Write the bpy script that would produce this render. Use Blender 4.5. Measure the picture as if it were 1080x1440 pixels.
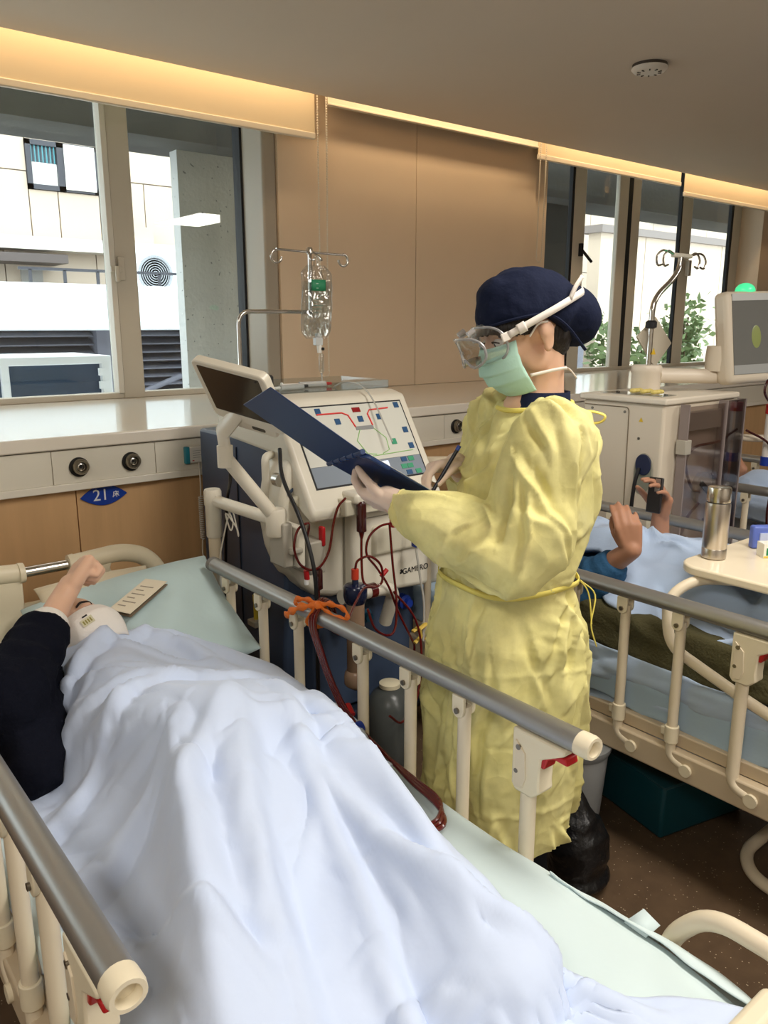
import bpy, bmesh, math, random
import numpy as np
from mathutils import Vector, Matrix, noise, Euler
from math import pi, sin, cos, radians

for _o in list(bpy.data.objects):
    bpy.data.objects.remove(_o, do_unlink=True)
SC = bpy.context.scene
COL = SC.collection
random.seed(7)

# ------------------------------------------------------------------ camera
CAM_H = 1.55
_cd = bpy.data.cameras.new('camera')
CAM = bpy.data.objects.new('camera', _cd)
COL.objects.link(CAM)
CAM.location = (0, 0, CAM_H)
CAM.rotation_euler = (radians(90 - 13.2), 0, radians(51.04 - 90))
_cd.sensor_fit = 'VERTICAL'
_cd.sensor_height = 36.0
_cd.lens = 36.0 * 1121.0 / 1440.0
_cd.clip_start = 0.05
SC.camera = CAM

# ------------------------------------------------------------------ world, lights, exposure
W = bpy.data.worlds.new('overcast_sky')
SC.world = W
W.use_nodes = True
_bg = W.node_tree.nodes['Background']
_bg.inputs[0].default_value = (0.86, 0.94, 1.0, 1)
_bg.inputs[1].default_value = 4.8
SC.view_settings.view_transform = 'Standard'
SC.view_settings.look = 'None'
SC.view_settings.gamma = 1.0
SC.view_settings.use_curve_mapping = False
SC.view_settings.exposure = 0.0

def area_light(name, loc, size, power, color=(1, 1, 1), rot=(0, 0, 0)):
    l = bpy.data.lights.new(name, 'AREA')
    l.shape = 'RECTANGLE'
    l.size, l.size_y = size
    l.energy = power
    l.color = color
    o = bpy.data.objects.new(name, l)
    o.location = loc
    o.rotation_euler = rot
    COL.objects.link(o)
    return o

CEIL_Z = 2.75
# the ward's recessed ceiling panels (their housings are built with the ceiling)
LAMPS = [(1.75, 0.35), (-1.0, -0.5), (1.75, -2.0), (4.5, -0.3)]
for _i, (_x, _y) in enumerate(LAMPS):
    area_light('ceiling_lamp_light', (_x, _y, CEIL_Z - 0.012), (0.56, 1.16), 39, (1.0, 0.95, 0.88))
# warm strips in the window cove
for _x0, _x1 in ((-1.6, 2.7), (2.8, 4.6), (4.7, 8.2)):
    area_light('cove_strip_light', ((_x0 + _x1) / 2, 3.80, 2.97), (_x1 - _x0, 0.05), 3.0 * (_x1 - _x0), (1.0, 0.74, 0.46), (radians(38), 0, 0))

# ------------------------------------------------------------------ materials
def srgb(r, g, b):
    def c(v):
        v /= 255.0
        return v / 12.92 if v <= 0.04045 else ((v + 0.055) / 1.055) ** 2.4
    return (c(r), c(g), c(b), 1)

MATS = {}
def mat(name, col, rough=0.5, metal=0.0, var=0.0, vscale=8.0, bump=0.0, bscale=60.0, spec=0.5,
        trans=0.0, alpha=1.0, emit=0.0, sheen=0.0, sss=0.0, coat=0.0, stretch=None, col2=None, ior=1.45, bdist=0.01):
    if name in MATS:
        return MATS[name]
    m = bpy.data.materials.new(name)
    m.use_nodes = True
    nt = m.node_tree
    b = nt.nodes['Principled BSDF']
    L = nt.links.new
    c = srgb(*col)
    b.inputs['Base Color'].default_value = c
    b.inputs['Roughness'].default_value = rough
    b.inputs['Metallic'].default_value = metal
    b.inputs['Specular IOR Level'].default_value = spec
    b.inputs['IOR'].default_value = ior
    b.inputs['Transmission Weight'].default_value = trans
    b.inputs['Alpha'].default_value = alpha
    if coat:
        b.inputs['Coat Weight'].default_value = coat
        b.inputs['Coat Roughness'].default_value = 0.08
    if sheen:
        b.inputs['Sheen Weight'].default_value = sheen
    if sss:
        b.inputs['Subsurface Weight'].default_value = sss
        b.inputs['Subsurface Radius'].default_value = (0.012, 0.006, 0.003)
        b.inputs['Subsurface Scale'].default_value = 1.0
    if emit:
        b.inputs['Emission Color'].default_value = c
        b.inputs['Emission Strength'].default_value = emit
    if var or bump or col2:
        tc = nt.nodes.new('ShaderNodeTexCoord')
        src = tc.outputs['Object']
        if stretch:
            mp = nt.nodes.new('ShaderNodeMapping')
            mp.inputs['Scale'].default_value = stretch
            L(src, mp.inputs['Vector'])
            src = mp.outputs['Vector']
    if var or col2:
        n = nt.nodes.new('ShaderNodeTexNoise')
        n.inputs['Scale'].default_value = vscale
        n.inputs['Detail'].default_value = 5
        L(src, n.inputs['Vector'])
        r = nt.nodes.new('ShaderNodeMix')
        r.data_type = 'RGBA'
        k = 1.0 - var
        r.inputs['A'].default_value = (c[0] * k, c[1] * k, c[2] * k, 1)
        r.inputs['B'].default_value = srgb(*col2) if col2 else (min(1, c[0] * (1 + var)), min(1, c[1] * (1 + var)), min(1, c[2] * (1 + var)), 1)
        L(n.outputs['Fac'], r.inputs['Factor'])
        L(r.outputs['Result'], b.inputs['Base Color'])
    if bump:
        n2 = nt.nodes.new('ShaderNodeTexNoise')
        n2.inputs['Scale'].default_value = bscale
        n2.inputs['Detail'].default_value = 4
        L(src, n2.inputs['Vector'])
        bp = nt.nodes.new('ShaderNodeBump')
        bp.inputs['Strength'].default_value = bump
        bp.inputs['Distance'].default_value = bdist
        L(n2.outputs['Fac'], bp.inputs['Height'])
        L(bp.outputs['Normal'], b.inputs['Normal'])
    MATS[name] = m
    return m

def glass_mat(name, tint=(1, 1, 1), refl=1.0, rough=0.0):
    """thin architectural glass: transparent with Fresnel reflection"""
    if name in MATS:
        return MATS[name]
    m = bpy.data.materials.new(name)
    m.use_nodes = True
    nt = m.node_tree
    nt.nodes.remove(nt.nodes['Principled BSDF'])
    out = nt.nodes['Material Output']
    t = nt.nodes.new('ShaderNodeBsdfTransparent')
    t.inputs[0].default_value = (*tint, 1)
    g = nt.nodes.new('ShaderNodeBsdfGlossy')
    g.inputs['Roughness'].default_value = rough
    lw = nt.nodes.new('ShaderNodeLayerWeight')
    lw.inputs[0].default_value = 0.5
    pw = nt.nodes.new('ShaderNodeMath'); pw.operation = 'POWER'; pw.inputs[1].default_value = 4.0
    nt.links.new(lw.outputs['Facing'], pw.inputs[0])
    fr = nt.nodes.new('ShaderNodeMath'); fr.operation = 'MULTIPLY_ADD'
    fr.inputs[1].default_value = 0.7 * refl; fr.inputs[2].default_value = 0.045 * refl
    nt.links.new(pw.outputs[0], fr.inputs[0])
    mx = nt.nodes.new('ShaderNodeMixShader')
    nt.links.new(fr.outputs[0], mx.inputs[0])
    nt.links.new(t.outputs[0], mx.inputs[1])
    nt.links.new(g.outputs[0], mx.inputs[2])
    nt.links.new(mx.outputs[0], out.inputs[0])
    MATS[name] = m
    return m

# ------------------------------------------------------------------ mesh builder
def V(*a):
    return Vector(a if len(a) > 1 else a[0])

def frame_for(d):
    d = Vector(d).normalized()
    up = Vector((0, 0, 1)) if abs(d.z) < 0.95 else Vector((1, 0, 0))
    x = up.cross(d).normalized()
    return x, d.cross(x).normalized()

def smooth_path(pts, k=6, closed=False):
    """Catmull-Rom through the points"""
    P = [Vector(p) for p in pts]
    n = len(P)
    out = []
    rng = range(n if closed else n - 1)
    for i in rng:
        p1, p2 = P[i], P[(i + 1) % n]
        p0 = P[(i - 1) % n] if (closed or i > 0) else p1 + (p1 - p2)
        p3 = P[(i + 2) % n] if (closed or i + 2 < n) else p2 + (p2 - p1)
        for j in range(k):
            t = j / k
            out.append(0.5 * ((2 * p1) + (p2 - p0) * t + (2 * p0 - 5 * p1 + 4 * p2 - p3) * t * t + (3 * p1 - p0 - 3 * p2 + p3) * t ** 3))
    if not closed:
        out.append(P[-1])
    return out

def fillet(pts, r, k=5):
    """polyline with rounded corners of radius r"""
    P = [Vector(p) for p in pts]
    out = [P[0]]
    for i in range(1, len(P) - 1):
        a, b, c = P[i - 1], P[i], P[i + 1]
        d1, d2 = (a - b), (c - b)
        l1, l2 = d1.length, d2.length
        rr = min(r, l1 * 0.49, l2 * 0.49)
        s, e = b + d1 / l1 * rr, b + d2 / l2 * rr
        for j in range(k + 1):
            t = j / k
            out.append((1 - t) ** 2 * s + 2 * t * (1 - t) * b + t * t * e)
    out.append(P[-1])
    return out

class MB:
    def __init__(self):
        self.v, self.f, self.m = [], [], []
        self.mi = 0
    def add(self, vs, fs):
        o = len(self.v)
        self.v += [tuple(p) for p in vs]
        self.f += [tuple(i + o for i in q) for q in fs]
        self.m += [self.mi] * len(fs)
        return self
    def box(self, lo, hi, rot=None, piv=None):
        x0, y0, z0 = lo; x1, y1, z1 = hi
        vs = [Vector(p) for p in ((x0, y0, z0), (x1, y0, z0), (x1, y1, z0), (x0, y1, z0), (x0, y0, z1), (x1, y0, z1), (x1, y1, z1), (x0, y1, z1))]
        if rot is not None:
            R = rot if isinstance(rot, Matrix) else Euler(rot).to_matrix()
            c = Vector(piv) if piv is not None else (Vector(lo) + Vector(hi)) / 2
            vs = [R @ (p - c) + c for p in vs]
        return self.add(vs, [(0, 3, 2, 1), (4, 5, 6, 7), (0, 1, 5, 4), (1, 2, 6, 5), (2, 3, 7, 6), (3, 0, 4, 7)])
    def cbox(self, c, s, rot=None):
        c = Vector(c); h = Vector(s) / 2
        return self.box(c - h, c + h, rot)
    def hexa(self, p8):
        return self.add(p8, [(0, 3, 2, 1), (4, 5, 6, 7), (0, 1, 5, 4), (1, 2, 6, 5), (2, 3, 7, 6), (3, 0, 4, 7)])
    def slab(self, q, t):
        """thin board: quad q (4 points in order) thickened by t along its normal"""
        q = [Vector(p) for p in q]
        n = (q[1] - q[0]).cross(q[3] - q[0]).normalized() * t
        return self.hexa(q + [p + n for p in q])
    def cyl(self, a, b, r0, r1=None, n=16, caps=True):
        a, b = Vector(a), Vector(b)
        r1 = r0 if r1 is None else r1
        x, y = frame_for(b - a)
        vs = []
        for c, r in ((a, r0), (b, r1)):
            for i in range(n):
                t = 2 * pi * i / n
                vs.append(c + x * (r * cos(t)) + y * (r * sin(t)))
        fs = [(i, (i + 1) % n, n + (i + 1) % n, n + i) for i in range(n)]
        if caps:
            fs += [tuple(range(n - 1, -1, -1)), tuple(range(n, 2 * n))]
        return self.add(vs, fs)
    def tube(self, path, r, n=10, caps=True, closed=False, flat=None):
        """sweep along a path; r number or list; flat=(sx,sy) squashes the section"""
        P = [Vector(p) for p in path]
        m = len(P)
        R = r if isinstance(r, (list, tuple)) else [r] * m
        sx, sy = flat or (1, 1)
        T = []
        for i in range(m):
            if closed:
                d = P[(i + 1) % m] - P[i - 1]
            else:
                d = P[min(i + 1, m - 1)] - P[max(i - 1, 0)]
            T.append(d.normalized() if d.length > 1e-9 else Vector((0, 0, 1)))
        x, y = frame_for(T[0])
        vs = []
        for i in range(m):
            if i:
                ax = T[i - 1].cross(T[i])
                if ax.length > 1e-8:
                    q = Matrix.Rotation(T[i - 1].angle(T[i]), 3, ax.normalized())
                    x = q @ x
                y = T[i].cross(x).normalized()
                x = y.cross(T[i]).normalized()
            for k in range(n):
                t = 2 * pi * k / n
                vs.append(P[i] + x * (R[i] * sx * cos(t)) + y * (R[i] * sy * sin(t)))
        fs = []
        for i in range(m - 1 + (1 if closed else 0)):
            j = (i + 1) % m
            for k in range(n):
                fs.append((i * n + k, i * n + (k + 1) % n, j * n + (k + 1) % n, j * n + k))
        if caps and not closed:
            fs += [tuple(range(n - 1, -1, -1)), tuple(range((m - 1) * n, m * n))]
        return self.add(vs, fs)
    def ball(self, c, r, nu=16, nv=10, rot=None):
        c = Vector(c)
        rr = r if isinstance(r, (tuple, list)) else (r, r, r)
        R = None
        if rot is not None:
            R = rot if isinstance(rot, Matrix) else Euler(rot).to_matrix()
        vs = []
        for j in range(1, nv):
            ph = pi * j / nv
            for i in range(nu):
                t = 2 * pi * i / nu
                p = Vector((rr[0] * sin(ph) * cos(t), rr[1] * sin(ph) * sin(t), rr[2] * cos(ph)))
                vs.append(c + (R @ p if R else p))
        for s in (1, -1):
            p = Vector((0, 0, s * rr[2]))
            vs.append(c + (R @ p if R else p))
        fs = []
        for j in range(nv - 2):
            for i in range(nu):
                fs.append((j * nu + i, (j + 1) * nu + i, (j + 1) * nu + (i + 1) % nu, j * nu + (i + 1) % nu))
        a, b = len(vs) - 2, len(vs) - 1
        for i in range(nu):
            fs.append((a, i, (i + 1) % nu))
            fs.append((b, (nv - 2) * nu + (i + 1) % nu, (nv - 2) * nu + i))
        return self.add(vs, fs)
    def capsule(self, a, b, r0, r1=None, n=14):
        a, b = Vector(a), Vector(b)
        r1 = r0 if r1 is None else r1
        self.cyl(a, b, r0, r1, n)
        self.ball(a, r0 * 1.001, n, 8)
        self.ball(b, r1 * 1.001, n, 8)
        return self
    def lathe(self, prof, c=(0, 0, 0), n=24, axis='z'):
        """prof: list of (radius, height)"""
        c = Vector(c)
        vs = []
        for r, h in prof:
            for i in range(n):
                t = 2 * pi * i / n
                if axis == 'z': p = (r * cos(t), r * sin(t), h)
                elif axis == 'y': p = (r * cos(t), h, -r * sin(t))
                else: p = (h, r * cos(t), r * sin(t))
                vs.append(c + Vector(p))
        fs = []
        for j in range(len(prof) - 1):
            for i in range(n):
                fs.append((j * n + i, j * n + (i + 1) % n, (j + 1) * n + (i + 1) % n, (j + 1) * n + i))
        fs.append(tuple(range(n - 1, -1, -1)))
        fs.append(tuple(range((len(prof) - 1) * n, len(prof) * n)))
        return self.add(vs, fs)
    def prism(self, poly, d0, d1, plane='xz'):
        """extrude a 2D outline between d0 and d1 on the third axis"""
        n = len(poly)
        def P(u, w, d):
            return {'xz': (u, d, w), 'yz': (d, u, w), 'xy': (u, w, d)}[plane]
        vs = [P(u, w, d0) for u, w in poly] + [P(u, w, d1) for u, w in poly]
        fs = [tuple(range(n)), tuple(range(2 * n - 1, n - 1, -1))]
        fs += [(i, n + i, n + (i + 1) % n, (i + 1) % n) for i in range(n)]
        return self.add(vs, fs)
    def rings(self, rr, caps=True, closed=False):
        """loft through rings of equal point count"""
        n = len(rr[0])
        vs = [p for r in rr for p in r]
        fs = []
        for j in range(len(rr) - 1):
            for i in range(n):
                fs.append((j * n + i, j * n + (i + 1) % n, (j + 1) * n + (i + 1) % n, (j + 1) * n + i))
        if caps:
            fs += [tuple(range(n - 1, -1, -1)), tuple(range((len(rr) - 1) * n, len(rr) * n))]
        return self.add(vs, fs)
    def sheet(self, fn, nu, nv, closed_u=False):
        """fn(s,t) -> point, s,t in 0..1"""
        vs = [fn(i / (nu if closed_u else nu - 1), j / (nv - 1)) for j in range(nv) for i in range(nu)]
        fs = []
        for j in range(nv - 1):
            for i in range(nu if closed_u else nu - 1):
                fs.append((j * nu + i, j * nu + (i + 1) % nu, (j + 1) * nu + (i + 1) % nu, (j + 1) * nu + i))
        return self.add(vs, fs)
    def mesh(self, name, off=(0, 0, 0), mats=(), angle=0.7):
        me = bpy.data.meshes.new(name)
        ox, oy, oz = off
        me.from_pydata([(x - ox, y - oy, z - oz) for x, y, z in self.v], [], self.f)
        for mm in mats:
            me.materials.append(mm)
        if len(mats) > 1:
            me.polygons.foreach_set('material_index', self.m)
        bm = bmesh.new(); bm.from_mesh(me)
        bmesh.ops.recalc_face_normals(bm, faces=bm.faces)
        bm.to_mesh(me); bm.free()
        if angle:
            me.polygons.foreach_set('use_smooth', [True] * len(me.polygons))
            me.set_sharp_from_angle(angle=angle)
        me.update()
        return me
    def build(self, name, mats, parent=None, bevel=0.0, segs=2, sub=0, local=False, angle=0.7, solid=0.0):
        mats = mats if isinstance(mats, (list, tuple)) else (mats,)
        off = (0, 0, 0) if local else root_loc(parent)
        o = bpy.data.objects.new(name, self.mesh(name, off, mats, angle))
        COL.objects.link(o)
        if parent is not None:
            o.parent = parent
        if solid:
            s = o.modifiers.new('solid', 'SOLIDIFY'); s.thickness = solid; s.offset = 0
        if bevel:
            b = o.modifiers.new('bevel', 'BEVEL'); b.width = bevel; b.segments = segs; b.limit_method = 'ANGLE'; b.angle_limit = radians(40)
        if sub:
            s = o.modifiers.new('sub', 'SUBSURF'); s.levels = sub; s.render_levels = sub
        return o

def root_loc(p):
    if p is None:
        return (0, 0, 0)
    while p.parent is not None:
        p = p.parent
    return tuple(p.location)

def tag(o, label=None, cat=None, group=None, kind=None):
    if label: o['label'] = label
    if cat: o['category'] = cat
    if group: o['group'] = group
    if kind: o['kind'] = kind
    return o

def thing(name, label, cat, loc=(0, 0, 0), group=None, kind=None, rz=0.0):
    o = bpy.data.objects.new(name, None)
    o.empty_display_size = 0.1
    o.location = loc
    o.rotation_euler = (0, 0, rz)
    COL.objects.link(o)
    return tag(o, label, cat, group, kind)

def copy_tree(o, parent=None):
    c = o.copy()
    COL.objects.link(c)
    if parent is not None:
        c.parent = parent
    for ch in list(o.children):
        copy_tree(ch, c)
    return c

def baked(o):
    """replace the modifiers of a mesh object by their result"""
    dg = bpy.context.evaluated_depsgraph_get()
    dg.update()
    me = bpy.data.meshes.new_from_object(o.evaluated_get(dg))
    old = o.data
    o.modifiers.clear()
    o.data = me
    bpy.data.meshes.remove(old)
    return o

def blob(name, mb, material, voxel=0.006, smooth=8, parent=None, local=False, disp=None, fac=0.5, decim=0):
    """overlapping pieces fused into one continuous skin"""
    o = mb.build(name, material, parent, local=local, angle=0)
    r = o.modifiers.new('r', 'REMESH'); r.mode = 'VOXEL'; r.voxel_size = voxel; r.adaptivity = 0
    s = o.modifiers.new('s', 'SMOOTH'); s.factor = fac; s.iterations = smooth
    baked(o)
    me = o.data
    if disp is not None:
        n = len(me.vertices)
        co = np.empty(n * 3); me.vertices.foreach_get('co', co); co = co.reshape(-1, 3)
        no = np.empty(n * 3); me.vertices.foreach_get('normal', no); no = no.reshape(-1, 3)
        d = disp(co, no)
        if d.ndim == 1:
            co = co + no * d[:, None]
        else:
            co = co + d
        me.vertices.foreach_set('co', co.ravel())
    me.materials.clear()
    for mm in (material if isinstance(material, (list, tuple)) else (material,)):
        me.materials.append(mm)
    me.polygons.foreach_set('use_smooth', [True] * len(me.polygons))
    me.update()
    return o

def nz(co, scale, seed=0.0):
    """vector of noise values in about -1..1 for an array of points"""
    return np.array([noise.noise((p[0] * scale + seed, p[1] * scale - seed * 0.7, p[2] * scale + seed * 1.3)) for p in co])

def crumple(p, sc, st=(1, 1, 1), seed=0.0):
    """creased-cloth height: distance to the nearest of scattered points, about 0..1"""
    q = Vector((p[0] * sc * st[0] + seed, p[1] * sc * st[1] - seed, p[2] * sc * st[2] + 0.5 * seed))
    q += 0.35 * noise.noise_vector(q * 0.7)
    return noise.voronoi(q)[0][0]

def fold_line(co, pts, amp, w, sharp=1.0, axis=None, no=None):
    """height of one long fold along a polyline: sharp crest with a soft trough on one side; co (n,3)"""
    P = np.array(pts, float)
    dim = P.shape[1]
    c = co[:, :dim]
    best = np.full(len(c), 1e9); sgn = np.zeros(len(c)); tt = np.zeros(len(c))
    m = len(P) - 1
    for i in range(m):
        a, b = P[i], P[i + 1]
        d = b - a; L = np.linalg.norm(d) + 1e-9; d = d / L
        r = c - a
        t = np.clip(r @ d, 0, L)
        e = r - t[:, None] * d
        dist = np.linalg.norm(e, axis=1)
        if dim == 2:
            s = np.sign(d[0] * r[:, 1] - d[1] * r[:, 0])
        else:
            s = np.sign(np.einsum('ij,ij->i', np.cross(np.broadcast_to(d, no.shape), no), r))
        k = dist < best
        best[k] = dist[k]; sgn[k] = s[k]; tt[k] = (i + t[k] / L) / m
    taper = np.sin(np.pi * np.clip(tt * 0.94 + 0.03, 0, 1)) ** 0.6
    d = best * sgn
    crest = np.exp(-(np.abs(d) / w) ** sharp)
    trough = np.exp(-((d - 1.7 * w) / (1.1 * w)) ** 2)
    return amp * taper * (crest - 0.55 * trough)

def random_folds(co, no, n, seed, length, width, amp, direction, bias=0.5):
    """many short creases scattered over a surface; direction(p, n, rnd) gives the run of each"""
    rnd = random.Random(seed)
    h = np.zeros(len(co))
    for k in range(n):
        i = rnd.randrange(len(co))
        p = Vector(co[i]); nn = Vector(no[i])
        d = Vector(direction(p, nn, rnd))
        d = (d - nn * d.dot(nn))
        if d.length < 1e-4: continue
        d.normalize()
        L = rnd.uniform(*length); w = rnd.uniform(*width); a = rnd.uniform(*amp) * (1 if rnd.random() > 0.3 else -0.8)
        b = nn.cross(d) * rnd.uniform(-0.12, 0.12) * L
        pts = [p - d * L / 2, p + b, p + d * L / 2]
        lo = np.array(p) - L / 2 - 4 * width[1]; hi = np.array(p) + L / 2 + 4 * width[1]
        k_ = np.where(np.all((co > lo) & (co < hi), axis=1) & (no @ np.array(nn) > 0.2))[0]
        if len(k_):
            h[k_] += fold_line(co[k_], [tuple(q) for q in pts], a, w, 1.15, no=no[k_])
    return h

def crease_mesh(o, fn):
    """move the vertices of a mesh along their normals by fn(co, no)"""
    me = o.data; n = len(me.vertices)
    co = np.empty(n * 3); me.vertices.foreach_get('co', co); co = co.reshape(-1, 3)
    no = np.empty(n * 3); me.vertices.foreach_get('normal', no); no = no.reshape(-1, 3)
    co = co + no * fn(co, no)[:, None]
    me.vertices.foreach_set('co', co.ravel()); me.update()
    return o

def text_mesh(name, s, size, material, parent, loc, xdir, ydir, extrude=0.0006, align='CENTER'):
    """raised lettering turned into a mesh, lying on the plane of xdir, ydir"""
    cu = bpy.data.curves.new(name, 'FONT')
    cu.body = s
    cu.size = size
    cu.align_x = align
    cu.align_y = 'CENTER'
    cu.extrude = extrude
    t = bpy.data.objects.new(name, cu)
    COL.objects.link(t)
    dg = bpy.context.evaluated_depsgraph_get(); dg.update()
    me = bpy.data.meshes.new_from_object(t.evaluated_get(dg))
    bpy.data.objects.remove(t)
    o = bpy.data.objects.new(name, me)
    me.materials.clear(); me.materials.append(material)
    COL.objects.link(o)
    x = Vector(xdir).normalized(); z = x.cross(Vector(ydir)).normalized(); y = z.cross(x)
    M = Matrix((x, y, z)).transposed().to_4x4()
    M.translation = Vector(loc)
    me.transform(Matrix.Translation(-Vector(root_loc(parent))) @ M)
    if parent is not None:
        o.parent = parent
    return o
# ================================================================== THE SETTING
M_WALL = mat('beige_wall_panel', (226, 203, 174), 0.45, var=0.04, vscale=3)
M_WHITE = mat('white_paint', (222, 216, 204), 0.5, var=0.03)
M_CEIL = mat('ceiling_paint', (222, 210, 194), 0.8, var=0.03, vscale=2)
M_SILL = mat('white_solid_surface', (232, 224, 210), 0.12, spec=0.6)
M_BAND = mat('cream_enamel_panel', (226, 220, 204), 0.35)
M_FRAME = mat('window_aluminium', (204, 196, 180), 0.4, metal=0.0)
M_GASKET = mat('black_gasket', (28, 28, 30), 0.6)
M_SILVER = mat('grey_aluminium', (168, 158, 142), 0.4, metal=0.0)
M_GLASS = glass_mat('window_glass', (0.93, 0.96, 0.95), 1.0)

def wood_mat():
    m = mat('oak_veneer', (206, 166, 120), 0.42, var=0.16, vscale=2.2, stretch=(9, 9, 0.7), bump=0.05, bscale=14)
    return m
M_WOOD = wood_mat()

def floor_mat():
    m = bpy.data.materials.new('speckled_vinyl'); m.use_nodes = True
    nt = m.node_tree; b = nt.nodes['Principled BSDF']; L = nt.links.new
    tc = nt.nodes.new('ShaderNodeTexCoord')
    v = nt.nodes.new('ShaderNodeTexVoronoi'); v.inputs['Scale'].default_value = 95
    L(tc.outputs['Object'], v.inputs['Vector'])
    r = nt.nodes.new('ShaderNodeValToRGB')
    r.color_ramp.elements[0].position = 0.10; r.color_ramp.elements[0].color = (1, 1, 1, 1)
    r.color_ramp.elements[1].position = 0.17; r.color_ramp.elements[1].color = (0, 0, 0, 1)
    L(v.outputs['Distance'], r.inputs[0])
    wn = nt.nodes.new('ShaderNodeMath'); wn.operation = 'GREATER_THAN'; wn.inputs[1].default_value = 0.62
    sp = nt.nodes.new('ShaderNodeSeparateColor'); L(v.outputs['Color'], sp.inputs[0]); L(sp.outputs[0], wn.inputs[0])
    mu = nt.nodes.new('ShaderNodeMath'); mu.operation = 'MULTIPLY'; L(r.outputs[0], mu.inputs[0]); L(wn.outputs[0], mu.inputs[1])
    n = nt.nodes.new('ShaderNodeTexNoise'); n.inputs['Scale'].default_value = 18; n.inputs['Detail'].default_value = 6
    L(tc.outputs['Object'], n.inputs['Vector'])
    mx0 = nt.nodes.new('ShaderNodeMix'); mx0.data_type = 'RGBA'
    mx0.inputs['A'].default_value = srgb(74, 58, 44); mx0.inputs['B'].default_value = srgb(104, 84, 64)
    L(n.outputs['Fac'], mx0.inputs['Factor'])
    mx = nt.nodes.new('ShaderNodeMix'); mx.data_type = 'RGBA'
    L(mu.outputs[0], mx.inputs['Factor']); L(mx0.outputs['Result'], mx.inputs['A'])
    mx.inputs['B'].default_value = srgb(206, 190, 162)
    L(mx.outputs['Result'], b.inputs['Base Color'])
    b.inputs['Roughness'].default_value = 0.32
    return m

X0, X1, YB = -2.6, 10.0, -3.6          # room extents
YW = 2.98                               # face of the panelled dado below the counter
SILL_Z = 1.16
YWIN = 4.35                             # window plane

tag(MB().box((X0, YB, -0.1), (X1, 4.6, 0.0)).build('floor', floor_mat()), kind='structure')
tag(MB().box((X0, YB, CEIL_Z), (X1, 3.85, CEIL_Z + 0.06)).build('ceiling', M_CEIL), kind='structure')
# cove pocket above the blinds
c = MB()
c.box((X0, 3.2, 3.05), (X1, 4.55, 3.10))
c.box((X0, 3.2, CEIL_Z + 0.06), (X1, 3.25, 3.05))
tag(c.build('trim_cove', M_WHITE), kind='structure')
tag(MB().box((X0 - 0.1, YB, 0), (X0, 4.6, 3.1)).build('wall_left', M_WHITE), kind='structure')
tag(MB().box((X1, YB, 0), (X1 + 0.1, 4.6, 3.1)).build('wall_right', M_WALL), kind='structure')
tag(MB().box((X0, YB - 0.1, 0), (X1, YB, 3.1)).build('wall_front', M_WHITE), kind='structure')

# dado of oak panels under the counter
wb = tag(MB().box((X0, YW + 0.02, 0), (X1, YW + 0.10, 1.11)).build('wall_back', mat('dark_joint', (60, 44, 30), 0.8)), kind='structure')
seams = [X0, -1.36, -0.21, 0.935, 2.08, 3.23, 4.38, 5.53, 6.68, 7.83, 8.98, X1]
for a, b_ in zip(seams[:-1], seams[1:]):
    MB().box((a + 0.002, YW, 0.09), (b_ - 0.002, YW + 0.03, 0.955)).build('panel', M_WOOD, wb, bevel=0.0015, segs=1)
tag(MB().box((X0, YW - 0.012, 0), (X1, YW + 0.02, 0.09)).build('baseboard_back', mat('dark_plinth', (52, 46, 40), 0.5)), kind='structure')

# cream service band with gas outlets
band = thing('service_panel', 'cream bedhead service panel with round metal gas outlets below the counter', 'wall panel', (3.0, YW, 0.955))
bs = [X0, -1.2, -0.3, 0.85, 1.24, 1.60, 2.35, 2.78, 3.6, 4.3, 5.4, 6.5, 7.6, 8.8, X1]
for a, b_ in zip(bs[:-1], bs[1:]):
    MB().box((a + 0.001, YW - 0.03, 0.985), (b_ - 0.001, YW + 0.03, 1.108)).build('panel', M_BAND, band, bevel=0.0015, segs=1)
MB().box((X0, YW - 0.036, 0.957), (X1, YW + 0.02, 0.985)).build('bottom_rail', mat('cream_rail', (232, 226, 212), 0.35), band, bevel=0.003)
M_CHROME = mat('brushed_steel', (188, 184, 176), 0.28, metal=1.0)
M_STEEL_D = mat('dull_steel', (150, 142, 128), 0.35, metal=1.0)
M_HOLE = mat('dark_hole', (22, 20, 18), 0.6)
for gx in (0.944, 1.141, 2.86, 3.07):
    g = MB().lathe([(0.036, 0.0), (0.036, -0.006), (0.034, -0.008)], (gx, YW - 0.031, 1.043), 28, 'y').build('gas_outlet', M_HOLE, band)
    MB().lathe([(0.029, 0.0), (0.029, -0.016), (0.025, -0.022), (0.018, -0.022), (0.016, -0.010), (0.0155, 0)], (gx + 0.003, YW - 0.037, 1.045), 28, 'y').build('collar', M_STEEL_D, g)
    MB().lathe([(0.0145, 0.004), (0.0145, -0.012), (0.010, -0.014), (0.008, -0.004)], (gx + 0.003, YW - 0.039, 1.045), 20, 'y').build('socket', M_CHROME, g)
    MB().lathe([(0.0065, 0.0), (0.0065, -0.008)], (gx + 0.003, YW - 0.037, 1.045), 14, 'y').build('plug_hole', M_HOLE, g)

# counter / window sill
tag(MB().box((X0, YW - 0.045, 1.112), (X1, 4.40, SILL_Z)).build('trim_sill', M_SILL, bevel=0.006), kind='structure')

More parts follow.
